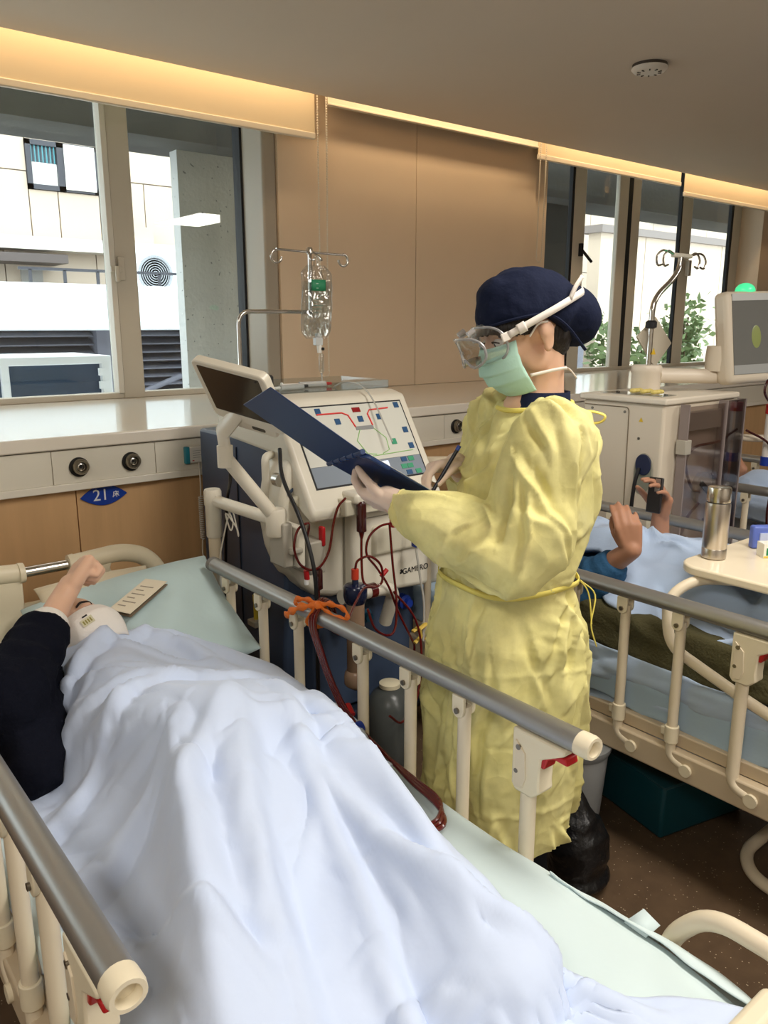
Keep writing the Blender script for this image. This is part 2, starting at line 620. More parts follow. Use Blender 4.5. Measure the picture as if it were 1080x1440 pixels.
# ---- window wall
wall = tag(MB().box((2.66, 4.125, SILL_Z), (4.84, 4.42, 3.05)).build('wall_window', mat('wall_core', (180, 160, 130), 0.8)), kind='structure')
for a, b_ in ((2.53, 3.555), (3.559, 4.70)):
    MB().box((a, 4.07, SILL_Z + 0.001), (b_, 4.13, 3.04)).build('panel', M_WALL, wall, bevel=0.002, segs=1)
MB().box((2.44, 4.085, SILL_Z + 0.001), (2.53, 4.36, 3.04)).build('corner_post', M_SILVER, wall, bevel=0.015, segs=4)
MB().box((4.70, 4.10, SILL_Z + 0.001), (4.86, 4.36, 3.04)).build('corner_post', M_WALL, wall, bevel=0.002)
wall2 = tag(MB().box((8.12, 4.10, SILL_Z), (X1, 4.42, 3.05)).build('wall_window_end', M_WALL), kind='structure')
tag(MB().box((X0, 4.30, 0), (X1, 4.45, 1.10)).build('wall_below_window', M_WHITE), kind='structure')

def window(n, xa, xb, bars, gaskets, dp=0.05):
    """bars: (x0, x1) mullions; panes fill the spaces"""
    top = 2.98
    w = tag(MB().box((xa, YWIN - 0.03, top), (xb, YWIN + 0.05, 3.05)).build('window_%d' % n, M_FRAME), kind='structure')
    MB().box((xa, YWIN - 0.04, SILL_Z), (xb, YWIN + 0.05, SILL_Z + 0.03)).build('bottom_rail', M_FRAME, w, bevel=0.004)
    ed = [xa]
    for a, b_ in bars:
        MB().box((a, YWIN - dp, SILL_Z), (b_, YWIN + dp, top)).build('mullion', M_FRAME, w, bevel=0.006)
        ed += [a, b_]
    ed.append(xb)
    for a, b_ in gaskets:
        MB().box((a, YWIN - dp * 0.9, SILL_Z + 0.03), (b_, YWIN + dp * 0.7, top)).build('gasket', M_GASKET, w)
    for a, b_ in zip(ed[0::2], ed[1::2]):
        if b_ - a > 0.05:
            MB().box((a, YWIN - 0.004, SILL_Z + 0.03), (b_, YWIN + 0.002, top)).build('pane', M_GLASS, w)
    return w
w1 = window(1, X0, 2.60, [(-0.60, -0.48), (1.655, 1.775), (2.46, 2.60)], [(1.63, 1.655), (2.425, 2.46)])
h = MB().box((1.665, YWIN - 0.075, 1.78), (1.70, YWIN - 0.045, 1.90))
h.box((1.62, YWIN - 0.085, 1.82), (1.68, YWIN - 0.065, 1.85)).cyl((1.65, YWIN - 0.09, 1.85), (1.65, YWIN - 0.09, 1.77), 0.012)
h.build('latch', M_FRAME, w1, bevel=0.003)
MB().box((1.625, YWIN - 0.06, SILL_Z + 0.03), (1.655, YWIN + 0.02, 2.98)).build('sash_stile', M_WHITE, w1, bevel=0.003)
w2 = window(2, 4.86, 8.12, [(4.86, 4.90), (5.47, 5.62), (6.07, 6.20), (6.26, 6.38), (7.05, 7.22), (7.97, 8.12)], [(5.44, 5.47), (6.20, 6.26), (7.03, 7.05), (7.93, 7.97)], 0.022)
MB().box((5.55, YWIN - 0.05, 2.10), (5.58, YWIN - 0.020, 2.20)).cyl((5.565, YWIN - 0.045, 2.15), (5.68, YWIN - 0.06, 2.06), 0.012).build('handle', M_GASKET, w2)
MB().box((7.12, YWIN - 0.09, 2.0), (7.16, YWIN - 0.045, 2.14)).build('handle', M_SILVER, w2, bevel=0.004)

# ---- roller blinds
M_BLIND = mat('blind_fabric', (236, 218, 184), 0.7, bump=0.1, bscale=400, bdist=0.001)
M_BAR = mat('blind_bar', (240, 228, 206), 0.4)
M_BEAD = mat('bead_chain', (232, 222, 204), 0.4)
def blind(label, xa, xb, zb, chain_x, chain_z, group=None):
    t = thing('roller_blind', label, 'blind', ((xa + xb) / 2, 3.97, zb))
    MB().box((xa, 3.968, zb + 0.035), (xb, 3.972, 3.02)).build('fabric', M_BLIND, t)
    MB().cyl((xa, 3.985, 3.01), (xb, 3.985, 3.01), 0.03).build('roller', M_BAR, t)
    MB().box((xa, 3.958, zb), (xb, 3.982, zb + 0.036)).build('bottom_bar', M_BAR, t, bevel=0.006)
    if chain_x is not None:
        ch = MB()
        for dx in (0, 0.055):
            z = 2.99
            while z > chain_z:
                ch.ball((chain_x + dx + (0.006 * sin(z * 3) if dx else 0), 3.955, z), 0.0056, 6, 4)
                z -= 0.0135
            ch.cyl((chain_x + dx, 3.955, 3.0), (chain_x + dx, 3.955, chain_z), 0.0012, n=5)
        for k in range(9):
            a = pi * k / 8
            ch.ball((chain_x + 0.0275 + 0.0275 * cos(a), 3.955, chain_z - 0.03 * sin(a)), 0.0042, 6, 4)
        tag(ch.build('bead_chain', M_BEAD, t), 'pale looped bead chain')
    return t
blind('wide cream roller blind hanging lowest, over the window beside the concrete pillar', X0 + 0.05, 2.715, 2.553, 2.725, 1.28)
blind('cream roller blind raised highest, next to the beige wall panels', 4.59, 6.395, 2.675, 4.60, 2.02)
blind('cream roller blind next to the end wall of the ward', 6.455, 8.3, 2.607, None, 0)
t = thing('blind_pelmet', 'narrow cream strip along the ceiling edge above the beige wall panels', 'pelmet', (3.65, 3.97, 2.745))
MB().box((2.80, 3.962, 2.752), (4.58, 3.976, 3.04)).build('fascia', M_BAR, t)
MB().box((2.80, 3.955, 2.744), (4.58, 3.984, 2.756)).build('edge_bar', M_BAR, t, bevel=0.003)

# ---- ceiling fittings
sd = thing('smoke_detector', 'small white round detector on the ceiling', 'smoke detector', (2.50, 1.70, CEIL_Z))
# placed below after its exact spot on the ceiling
sd.location = (3.59, 2.44, CEIL_Z)
MB().lathe([(0.080, 0.0), (0.080, -0.012), (0.076, -0.018)], (3.59, 2.44, CEIL_Z), 32).build('base', mat('dark_gap', (70, 62, 54), 0.6), sd)
MB().lathe([(0.083, -0.014), (0.083, -0.02), (0.072, -0.032), (0.045, -0.036)], (3.59, 2.44, CEIL_Z), 32).build('cover', mat('detector_plastic', (228, 222, 212), 0.4), sd)
for k in range(10):
    a = 2 * pi * k / 10
    MB().cbox((3.59 + 0.05 * cos(a), 2.44 + 0.05 * sin(a), CEIL_Z - 0.0365), (0.016, 0.006, 0.004), (0, 0, a)).build('vent', mat('dark_gap', (70, 62, 54), 0.6), sd)
for x, y in LAMPS:
    t = thing('ceiling_light', 'recessed rectangular white ceiling light panel', 'ceiling light', (x, y, CEIL_Z), 'ceiling light panels')
    MB().box((x - 0.31, y - 0.61, CEIL_Z - 0.008), (x + 0.31, y + 0.61, CEIL_Z + 0.004)).build('frame', M_WHITE, t, bevel=0.002)
    MB().box((x - 0.285, y - 0.585, CEIL_Z - 0.010), (x + 0.285, y + 0.585, CEIL_Z - 0.004)).build('diffuser', mat('lamp_diffuser', (255, 246, 232), 0.5, emit=3.0), t)
# ================================================================== OUTSIDE
M_CONC = mat('grey_concrete', (204, 204, 200), 0.85, var=0.10, vscale=5, bump=0.5, bscale=35)
M_TILE = mat('cream_stone_tile', (196, 178, 158), 0.6, var=0.03, vscale=1)
M_JOINT = mat('tile_joint', (150, 138, 124), 0.8)
M_DARKM = mat('dark_grey_metal', (62, 62, 68), 0.5)
M_LOUV = mat('louvre_grey', (104, 104, 114), 0.45)
M_CANOPY = mat('white_canopy', (238, 240, 240), 0.5)
M_XGLASS = mat('house_glass', (70, 84, 92), 0.08, spec=0.8)

def pitted():
    m = MATS['grey_concrete']; nt = m.node_tree; b = nt.nodes['Principled BSDF']
    tc = nt.nodes.new('ShaderNodeTexCoord'); v = nt.nodes.new('ShaderNodeTexVoronoi'); v.inputs['Scale'].default_value = 22
    n = nt.nodes.new('ShaderNodeTexNoise'); n.inputs['Scale'].default_value = 7
    nt.links.new(tc.outputs['Object'], n.inputs['Vector'])
    mxv = nt.nodes.new('ShaderNodeMix'); mxv.data_type = 'RGBA'; mxv.inputs['Factor'].default_value = 0.12
    nt.links.new(tc.outputs['Object'], mxv.inputs['A']); nt.links.new(n.outputs['Color'], mxv.inputs['B'])
    nt.links.new(mxv.outputs['Result'], v.inputs['Vector'])
    r = nt.nodes.new('ShaderNodeValToRGB'); r.color_ramp.elements[0].position = 0.07; r.color_ramp.elements[1].position = 0.14
    r.color_ramp.elements[0].color = (0.35, 0.36, 0.38, 1)
    nt.links.new(v.outputs['Distance'], r.inputs[0])
    old = b.inputs['Base Color'].links[0].from_socket
    mu = nt.nodes.new('ShaderNodeMix'); mu.data_type = 'RGBA'; mu.blend_type = 'MULTIPLY'; mu.inputs['Factor'].default_value = 1
    nt.links.new(old, mu.inputs['A']); nt.links.new(r.outputs[0], mu.inputs['B'])
    nt.links.new(mu.outputs['Result'], b.inputs['Base Color'])
pitted()

tag(MB().box((2.37, 5.0, -2), (3.30, 5.10, 4.5)).build('concrete_pillar', M_CONC), 'pale pitted concrete pillar outside the window', 'pillar')
tag(MB().box((5.92, 5.0, -2), (6.45, 5.12, 4.5)).build('concrete_pillar', mat('dark_concrete', (92, 92, 92), 0.85, var=0.1)), 'dark concrete pillar outside the window beside the beige wall', 'pillar')
tag(MB().box((-3.5, 4.75, 2.62), (12, 5.25, 2.95)).build('concrete_beam', mat('weathered_concrete', (84, 82, 78), 0.85, var=0.25, vscale=6, bump=0.4, bscale=25)), 'grey concrete eave beam across the top of the windows', 'beam')
tag(MB().box((-20, 4.7, -3.2), (45, 40, -3)).build('ground', mat('asphalt', (150, 150, 148), 0.9, var=0.1)), kind='structure')

# --- tiled house across the yard
hs = thing('tiled_house', 'cream stone-tiled house across the yard with dark-framed window', 'building', (5, 13, -3))
MB().box((-4, 13.02, -3), (32, 15, 9)).build('wall', M_JOINT, hs)
tw, th_ = 1.35, 0.92
meshes = {}
WIN = (3.78, 4.82, 3.50, 4.18)
def tile(xa, xb, za, zb):
    MB().box((xa + 0.008, 12.97, za + 0.008), (xb - 0.008, 13.03, zb - 0.008)).build('tile', M_TILE, hs)
rows = [2.82 + th_ * k for k in range(-1, 5)]
for r, z in enumerate(rows):
    xs = [2.0 + tw * k - (0.5 if r % 2 else 0.0) for k in range(0, 5)]
    for xa in xs:
        xb = xa + tw; za, zb = z, z + th_
        wx0, wx1, wz0, wz1 = WIN
        if xb <= wx0 or xa >= wx1 or zb <= wz0 or za >= wz1:
            tile(xa, xb, za, zb)
        else:
            if xa < wx0: tile(xa, wx0, za, zb)
            if xb > wx1: tile(wx1, xb, za, zb)
            ia, ib = max(xa, wx0), min(xb, wx1)
            if za < wz0: tile(ia, ib, za, wz0)
            if zb > wz1: tile(ia, ib, wz1, zb)
for r in range(5):
    for k in range(9):
        tile(13.0 + 1.35 * k - (0.6 if r % 2 else 0), 14.35 + 1.35 * k - (0.6 if r % 2 else 0), 1.9 + 0.92 * r, 2.82 + 0.92 * r)
wf = MB()
wx0, wx1, wz0, wz1 = WIN
for a in ((wx0, wz0, wx0 + .07, wz1), (wx1 - .07, wz0, wx1, wz1), (wx0, wz0, wx1, wz0 + .07), (wx0, wz1 - .07, wx1, wz1), (4.22, wz0, 4.32, wz1)):
    wf.box((a[0], 12.93, a[1]), (a[2], 13.05, a[3]))
win = wf.build('window', M_DARKM, hs)
MB().box((wx0, 13.01, wz0), (wx1, 13.03, wz1)).build('pane', M_XGLASS, win)
MB().box((wx0 + .05, 12.985, wz0 + .05), (4.22, 13.005, 3.88)).build('curtain', mat('white_curtain', (236, 232, 224), 0.8), win)
MB().box((4.32, 12.90, wz0 + .03), (wx1 - .05, 12.93, wz1 - .02)).build('open_sash', mat('white_curtain', (236, 232, 224), 0.8), win)
for k in range(7):
    MB().cyl((wx0 + 0.08 + k * 0.055, 12.96, 3.88), (wx0 + 0.08 + k * 0.055, 12.96, 4.12), 0.008, n=6).build('bar', mat('teal_bars', (70, 140, 150), 0.5), win)
MB().box((2.0, 12.6, 2.62), (8.0, 13.0, 2.80)).build('ledge', mat('pale_ledge', (226, 218, 206), 0.6), hs)
MB().box((5.15, 12.7, 2.45), (5.55, 13.0, 3.05)).build('pier', M_TILE, hs)
MB().box((2.8, 12.3, 2.42), (4.05, 12.95, 2.54)).build('door_hood', mat('brown_hood', (92, 82, 78), 0.6), hs)
MB().box((3.55, 12.9, 2.0), (3.85, 13.0, 2.35)).build('vent_grille', mat('grey_grille', (150, 146, 140), 0.6), hs)
MB().box((15.0, 12.9, 2.4), (15.8, 13.0, 3.6)).build('window', M_XGLASS, hs)
MB().box((19.6, 12.9, 4.2), (20.6, 13.0, 5.6)).build('window', mat('blue_house_glass', (110, 160, 190), 0.1), hs)

# --- low boundary wall seen through the far window
bw = thing('boundary_wall', 'cream slab boundary wall with a dark coping in the yard', 'wall', (14, 8.6, -3))
for k in range(6):
    MB().box((11.6 + 1.3 * k + 0.008, 8.6, -3), (12.9 + 1.3 * k - 0.008, 8.85, 3.05)).build('slab', M_TILE, bw)
MB().box((11.5, 8.5, 3.05), (19.6, 8.95, 3.17)).build('coping', mat('coping_stone', (128, 118, 112), 0.7), bw)

# --- plant room: white canopy over grey louvres
pr = thing('louvred_plant_room', 'white canopy box over dark grey louvres in the yard', 'plant room', (7, 8.2, -3))
MB().box((0.2, 7.9, 1.50), (10.6, 11.2, 1.93)).build('canopy', M_CANOPY, pr, bevel=0.02)
MB().box((0.2, 8.36, -3), (10.7, 8.46, 1.5)).build('back_panel', M_DARKM, pr)
for k in range(14):
    z = 0.36 + k * 0.085
    for a, b_ in ((0.3, 2.88), (3.05, 5.2), (8.4, 10.6)):
        MB().hexa([(a, 8.20, z - 0.028), (b_, 8.20, z - 0.028), (b_, 8.35, z + 0.03), (a, 8.35, z + 0.03), (a, 8.20, z - 0.016), (b_, 8.20, z - 0.016), (b_, 8.35, z + 0.042), (a, 8.35, z + 0.042)]).build('slat', M_LOUV, pr)
for x in (0.25, 2.965, 5.25, 8.35, 10.6):
    MB().box((x - 0.08, 8.12, -3), (x + 0.08, 8.36, 1.5)).build('post', M_LOUV, pr)
MB().cyl((3.05, 8.1, 0.78), (3.75, 8.1, 1.02), 0.03).build('brace', M_LOUV, pr)

rl = thing('railing', 'thin black metal railing above the white canopy', 'railing', (4, 9.2, 1.931))
MB().box((2.5, 9.18, 2.12), (5.2, 9.21, 2.15)).build('top_rail', M_DARKM, rl)
for k in range(8):
    MB().box((2.6 + 0.36 * k, 9.18, 1.93), (2.63 + 0.36 * k, 9.21, 2.13)).build('post', M_DARKM, rl)

ac = thing('air_conditioner', 'white outdoor air conditioner with round fan above the canopy', 'air conditioner', (4.6, 10.6, 1.9))
MB().box((4.25, 10.5, 1.93), (5.15, 10.85, 2.52)).build('casing', M_CANOPY, ac, bevel=0.02)
MB().lathe([(0.24, 0), (0.24, -0.02), (0.21, -0.02), (0.20, 0)], (4.58, 10.5, 2.21), 28, 'y').build('fan_ring', mat('fan_grey', (150, 152, 156), 0.5), ac)
for k in range(6):
    MB().lathe([(0.19 - 0.03 * k, 0.0), (0.19 - 0.03 * k, -0.012), (0.18 - 0.03 * k, -0.012), (0.18 - 0.03 * k, 0)], (4.58, 10.5, 2.21), 24, 'y').build('grille_ring', mat('fan_grey', (150, 152, 156), 0.5), ac)

cu = thing('condenser', 'white-framed cooling unit with a dark blue coil just outside the window', 'air conditioner', (1.2, 5.6, 0.2))
MB().box((0.3, 5.62, 0.2), (2.03, 6.3, 1.30)).build('coil', mat('coil_blue', (44, 62, 84), 0.5, var=0.3, vscale=4, stretch=(1, 1, 8)), cu)
for a in (((0.3, 5.58, 1.29), (2.07, 6.34, 1.345)), ((2.0, 5.58, 0.2), (2.07, 5.66, 1.30)), ((1.35, 5.58, 0.2), (1.40, 5.63, 1.30)), ((0.3, 5.58, 0.2), (0.36, 5.66, 1.3))):
    MB().box(*a).build('frame_bar', M_CANOPY, cu, bevel=0.006)
for k in range(5):
    MB().box((1.975, 5.56, 0.85 + 0.09 * k), (2.01, 5.585, 0.90 + 0.09 * k)).build('clip', M_CANOPY, cu)

# --- shrubs
M_LEAF = mat('leaf_green', (70, 96, 56), 0.6, var=0.3, vscale=3, col2=(140, 160, 104))
M_STEM = mat('stem_brown', (96, 78, 58), 0.8)
def shrub(label, x, y, z0, h, w, n, seed):
    rnd = random.Random(seed)
    t = thing('shrub', label, 'shrub', (x, y, z0), None)
    st, lf = MB(), MB()
    for k in range(14):
        a = rnd.uniform(0, 2 * pi); r = rnd.uniform(0.2, 1) * w
        tip = Vector((x + r * cos(a), y + r * sin(a) * 0.7, z0 + h * rnd.uniform(0.6, 1)))
        st.tube(smooth_path([(x, y, z0), ((x + tip.x) / 2, (y + tip.y) / 2, z0 + h * 0.55), tip], 3), 0.012, 5)
        for q in range(n):
            p = Vector((x, y, z0)).lerp(tip, rnd.uniform(0.68, 1.04)) + Vector((rnd.gauss(0, .12), rnd.gauss(0, .12), rnd.gauss(0, .12)))
            d = Vector((rnd.gauss(0, 1), rnd.gauss(0, 1), rnd.gauss(0.2, 0.6))).normalized()
            s = d.cross(Vector((rnd.gauss(0, 1), rnd.gauss(0, 1), rnd.gauss(0, 1)))).normalized()
            L, B = rnd.uniform(0.09, 0.16), rnd.uniform(0.024, 0.04)
            m = p + d * L * 0.5
            lf.add([p, m + s * B, p + d * L, m - s * B], [(0, 1, 2, 3)])
    st.build('stem', M_STEM, t)
    o = lf.build('foliage', M_LEAF, t); o['kind'] = 'stuff'
    return t
shrub('leafy green shrub in front of the boundary wall, nearer the dark louvres', 8.95, 6.3, -3.0, 4.45, 0.50, 260, 1)
shrub('leafy green shrub in front of the boundary wall, beside the end pier', 10.35, 6.25, -3.0, 4.75, 0.50, 260, 2)
# ================================================================== BEDS
M_CREAM = mat('cream_powder_coat', (222, 208, 182), 0.35, var=0.03)
M_RAILG = mat('satin_aluminium', (158, 156, 152), 0.38, metal=0.75, bump=0.02, bscale=90, stretch=(1, 0.03, 1))
M_CAP = mat('cream_plastic', (226, 214, 186), 0.4)
M_RED = mat('red_plastic', (178, 26, 30), 0.4)
M_BOLT = mat('bolt_steel', (140, 132, 120), 0.35, metal=1.0)
M_STEELROD = mat('polished_steel', (206, 202, 196), 0.18, metal=1.0)
M_BEDGREY = mat('bed_frame_beige', (196, 178, 150), 0.5)

POSTS = [2.13, 1.935, 1.745, 1.455, 1.275, 1.10]
RAIL_Y0, RAIL_Y1, LATCH_Y = 0.79, 2.235, 0.905

def side_rail(bed, x, out, group_part='side_rail'):
    """collapsible side rail in the plane x; out = +1 when the outside is towards +x"""
    sec = []
    for k in range(20):                                    # D-shaped aluminium section
        a = 2 * pi * k / 20
        sx, sz = cos(a), sin(a)
        sec.append((0.024 * sx, 0.0235 * (sz if sz > 0 else sz * 0.85)))
    mb = MB().rings([[(x + u, y, 0.806 + w) for u, w in sec] for y in (RAIL_Y0, RAIL_Y0 + 0.5, RAIL_Y1 - 0.4, RAIL_Y1)])
    rail = tag(mb.build('side_rail', M_RAILG, bed), 'grey aluminium side rail on cream posts')
    cap = MB().rings([[(x + u * k, y, 0.806 + w * k) for u, w in sec] for y, k in ((RAIL_Y0 + 0.012, 1.04), (RAIL_Y0 - 0.012, 1.05), (RAIL_Y0 - 0.020, 0.96), (RAIL_Y0 - 0.020, 0.70), (RAIL_Y0 - 0.006, 0.55))])
    cap.build('end_cap', M_CAP, rail)
    MB().rings([[(x + u * k, y, 0.806 + w * k) for u, w in sec] for y, k in ((RAIL_Y1 - 0.01, 1.03), (RAIL_Y1 + 0.01, 1.03), (RAIL_Y1 + 0.018, 0.8))]).build('end_cap', mat('grey_cap', (120, 116, 110), 0.5), rail)
    for y in POSTS:
        pth = fillet([(x, y, 0.765), (x, y, 0.36), (x, y - 0.055, 0.345)], 0.035, 6)
        MB().tube(pth, 0.0145, 14).build('post', M_CREAM, rail)
        br = MB()
        pl = [(y - 0.014, 0.79), (y + 0.020, 0.79), (y + 0.020, 0.765)]
        pl += [(y + 0.003 + 0.017 * cos(a), 0.757 + 0.017 * sin(a)) for a in [-k * pi / 6 for k in range(0, 7)]]
        br.prism(pl, x + out * 0.010, x + out * 0.019, 'yz')
        br.prism(pl, x - out * 0.010, x - out * 0.019, 'yz')
        b = br.build('bracket', M_CAP, rail, bevel=0.002)
        bo = MB()
        bo.cyl((x - 0.024, y + 0.003, 0.757), (x + 0.024, y + 0.003, 0.757), 0.0065, n=10)
        bo.build('bolt', M_BOLT, rail)
        MB().cyl((x, y, 0.455), (x, y, 0.405), 0.0195, n=14).cbox((x, y + 0.022, 0.432), (0.014, 0.018, 0.024)).build('collar', M_CAP, rail, bevel=0.002)
        MB().cyl((x + out * 0.019, y - 0.058, 0.3445), (x - out * 0.04, y - 0.058, 0.3445), 0.0175, n=14).build('foot_socket', M_CAP, rail)
    # latch at the foot end
    y = LATCH_Y
    MB().tube(fillet([(x, y + 0.012, 0.68), (x, y + 0.012, 0.36), (x, y - 0.045, 0.345)], 0.035, 6), 0.0165, 14).build('post', M_CREAM, rail)
    MB().cyl((x + out * 0.019, y - 0.048, 0.3445), (x - out * 0.04, y - 0.048, 0.3445), 0.0185, n=14).build('foot_socket', M_CAP, rail)
    lp = [(y + 0.040, 0.788), (y - 0.085, 0.788), (y - 0.085, 0.776), (y - 0.03, 0.745), (y - 0.028, 0.690), (y - 0.030, 0.672), (y - 0.012, 0.655), (y + 0.030, 0.655), (y + 0.040, 0.668)]
    MB().prism(lp, x - 0.022, x + 0.022, 'yz').build('latch', M_CAP, rail, bevel=0.004)
    for sd in (1, -1):
        MB().prism([(y + 0.030, 0.766), (y + 0.006, 0.744), (y + 0.002, 0.69), (y + 0.010, 0.668), (y + 0.030, 0.664)], x + sd * 0.021, x + sd * 0.0250, 'yz').build('latch_cover', M_CREAM, rail, bevel=0.001)
    MB().prism([(y - 0.034, 0.768), (y - 0.085, 0.770), (y - 0.090, 0.756), (y - 0.060, 0.757), (y - 0.044, 0.750), (y - 0.036, 0.726), (y - 0.026, 0.726)], x - 0.017, x + 0.017, 'yz').build('trigger', M_RED, rail, bevel=0.003)
    MB().cyl((x - 0.026, y + 0.022, 0.752), (x + 0.026, y + 0.022, 0.752), 0.006, n=10).build('bolt', M_BOLT, rail)
    MB().cyl((x - 0.026, y + 0.026, 0.70), (x + 0.026, y + 0.026, 0.70), 0.005, n=10).build('bolt', M_BOLT, rail)
    return rail

def hospital_bed(label, loc):
    bx = loc
    t = thing('hospital_bed', label, 'bed', (0.68, 1.45, 0.0))
    # under-frame
    MB().box((0.24, 0.40, 0.305), (0.275, 2.55, 0.385)).build('side_beam', M_BEDGREY, t, bevel=0.006)
    MB().box((1.07, 0.40, 0.305), (1.105, 2.55, 0.385)).build('side_beam', M_BEDGREY, t, bevel=0.006)
    MB().box((0.27, 0.42, 0.385), (1.075, 2.52, 0.425)).build('deck', M_BEDGREY, t, bevel=0.004)
    for y in (0.62, 2.32):
        MB().box((0.30, y - 0.03, 0.22), (1.05, y + 0.03, 0.31)).build('cross_beam', M_BEDGREY, t, bevel=0.005)
    for x in (0.34, 1.01):
        for y in (0.62, 2.32):
            l = MB().box((x - 0.025, y - 0.025, 0.09), (x + 0.025, y + 0.025, 0.24)).build('leg', M_CREAM, t, bevel=0.004)
            MB().lathe([(0.02, -0.016), (0.055, -0.014), (0.060, -0.006), (0.060, 0.006), (0.055, 0.014), (0.02, 0.016)], (x, y, 0.0602), 20, 'x').build('castor', mat('castor_grey', (86, 86, 88), 0.6), l)
    side_rail(t, 1.11, 1)
    side_rail(t, 0.25, -1)
    # headboard: two moulded arches joined by a steel rod
    hb = MB().cyl((0.60, 2.55, 0.80), (0.775, 2.55, 0.80), 0.0165, n=18).build('headboard', M_STEELROD, t)
    cx = 0.6875
    for s in (1, -1):
        P = lambda x: cx + s * (x - cx)
        arch = smooth_path([(P(0.765), 2.55, 0.800), (P(0.85), 2.55, 0.806), (P(0.93), 2.55, 0.808), (P(1.005), 2.55, 0.782), (P(1.055), 2.55, 0.72), (P(1.072), 2.55, 0.64), (P(1.074), 2.55, 0.50), (P(1.074), 2.55, 0.36)], 6)
        MB().tube(arch, 0.030, 16, flat=(0.9, 1)).build('arch', M_CAP, hb)
        web = [(0.765, 0.80), (0.86, 0.80), (0.895, 0.79), (0.885, 0.765), (0.900, 0.735), (0.94, 0.722), (0.985, 0.695), (1.015, 0.65), (1.02, 0.56), (1.074, 0.54), (1.074, 0.42), (0.765, 0.42)]
        MB().prism([(P(u), w) for u, w in web], 2.535, 2.565).build('web', M_CAP, hb, bevel=0.006)
        MB().cyl((P(0.772), 2.55, 0.80), (P(0.755), 2.55, 0.80), 0.033, 0.031, n=18).build('rod_socket', M_CAP, hb)
    MB().box((0.60, 2.537, 0.42), (0.775, 2.563, 0.70)).build('lower_panel', M_CAP, hb, bevel=0.008)
    # footboard and the tubular guard beside it
    fb = MB().prism([(0.27, 0.30), (1.09, 0.30), (1.09, 0.56), (1.06, 0.60), (0.30, 0.60), (0.27, 0.56)], 0.378, 0.418).build('footboard', M_CAP, t, bevel=0.012, segs=3)
    for x in (1.118, 0.242):
        MB().tube(fillet([(x, 0.605, 0.38), (x, 0.605, 0.52), (x, 0.535, 0.612), (x, 0.40, 0.612), (x, 0.33, 0.56), (x, 0.33, 0.34), (x, 0.42, 0.34)], 0.05, 7), 0.0165, 14).build('foot_guard', M_CREAM, t)
    return t

bed1 = hospital_bed('cream hospital bed under the oval 21 sign, raised grey rails', None)
bed2 = copy_tree(bed1)
bed2.location = (0.68 + 1.665, 1.45 - 0.02, 0)
bed2['label'] = 'cream hospital bed with a patient under dark green and blue covers, next to the nurse'

# ---- mattresses and sheets
M_MATT = mat('mattress_blue', (70, 96, 128), 0.7)
def sheet_mat(name, col, b=0.25):
    return mat(name, col, 0.85, var=0.03, vscale=5, bump=b, bscale=9, sheen=0.2, bdist=0.02, spec=0.2)
M_SHEET = sheet_mat('pale_green_cotton', (206, 222, 222), 0.2)
M_DUVET = sheet_mat('pale_blue_cotton', (203, 216, 240), 0.22)

def mattress(label, dx, dy):
    o = MB().box((0.312 + dx, 0.46 + dy, 0.426), (1.040 + dx, 2.48 + dy, 0.534)).build('mattress', M_MATT, bevel=0.03, segs=4)
    return tag(o, label, 'mattress')
mattress('blue mattress of the bed under the oval 21 sign', 0, 0)
mattress('blue mattress of the bed next to the nurse', 1.665, -0.02)

def bed_sheet(label, material, dx, dy, seed, sag=0.06, w=0.405):
    """sheet over the mattress: flat top, rounded edges, irregular hem on both sides"""
    nu, nv = 60, 90
    prof = []
    def fn(s, t):
        y = 0.405 + t * 2.11
        u = (s - 0.5) * 2
        hem = sag + 0.035 * noise.noise((t * 5 + seed, seed, 0)) + 0.02 * noise.noise((t * 14, seed, 3))
        L = w + hem
        d = abs(u) * L
        r = 0.028
        if d < w - r:
            x, z = d, 0.543
        elif d < w - r + r * pi / 2:
            a = (d - (w - r)) / r
            x, z = w - r + r * sin(a), 0.543 - r + r * cos(a)
        else:
            x, z = w + 0.006 * noise.noise((t * 9, seed, 8)), 0.543 - r - (d - (w - r + r * pi / 2))
        x = x + max(0.0, abs(u) - 0.7) * 0.06 * noise.noise((t * 7, u * 2, seed))
        z += 0.006 * noise.noise((x * 4 * (1 if u > 0 else -1), y * 3, seed)) + 0.010 * max(0, noise.noise((x * 2 - y * 4, y * 2.2, seed + 5)))
        if u > 0 and t < 0.30 and seed < 2:
            k_ = max(0.0, (u - 0.80) / 0.2) * sin(pi * min(1, t / 0.30))
            x += 0.035 * k_
            z -= 0.03 * k_
        if t < 0.08:
            z -= 0.02 * (1 - t / 0.08)
        return (0.676 + dx + (x if u > 0 else -x), y + dy, z)
    m = MB().sheet(fn, nu, nv)
    o = m.build('bed_sheet', material, solid=0.004, sub=1, angle=3.2)
    return tag(o, label, 'sheet')
sheet1 = bed_sheet('pale green-white cotton sheet on the bed under the oval 21 sign', M_SHEET, 0, 0, 1.3)
bed_sheet('blue-grey cotton sheet on the bed next to the nurse', sheet_mat('blue_grey_cotton', (168, 190, 208), 0.3), 1.665, -0.02, 4.1, 0.10, 0.388)
# loose flap of the first sheet at the foot end
def flap(s, t):
    y = 0.40 + 0.42 * t
    out = 0.055 * sin(pi * min(1, t * 1.1)) + 0.035 * (1 - t) ** 2
    x = 1.062 + s * (0.010 + out)
    z = 0.549 - 0.004 * sin(6 * s + 9 * t) - s * s * (0.05 + 0.05 * (1 - t))
    return (x + 0.006 * noise.noise((t * 8, s, 2)), y, z)

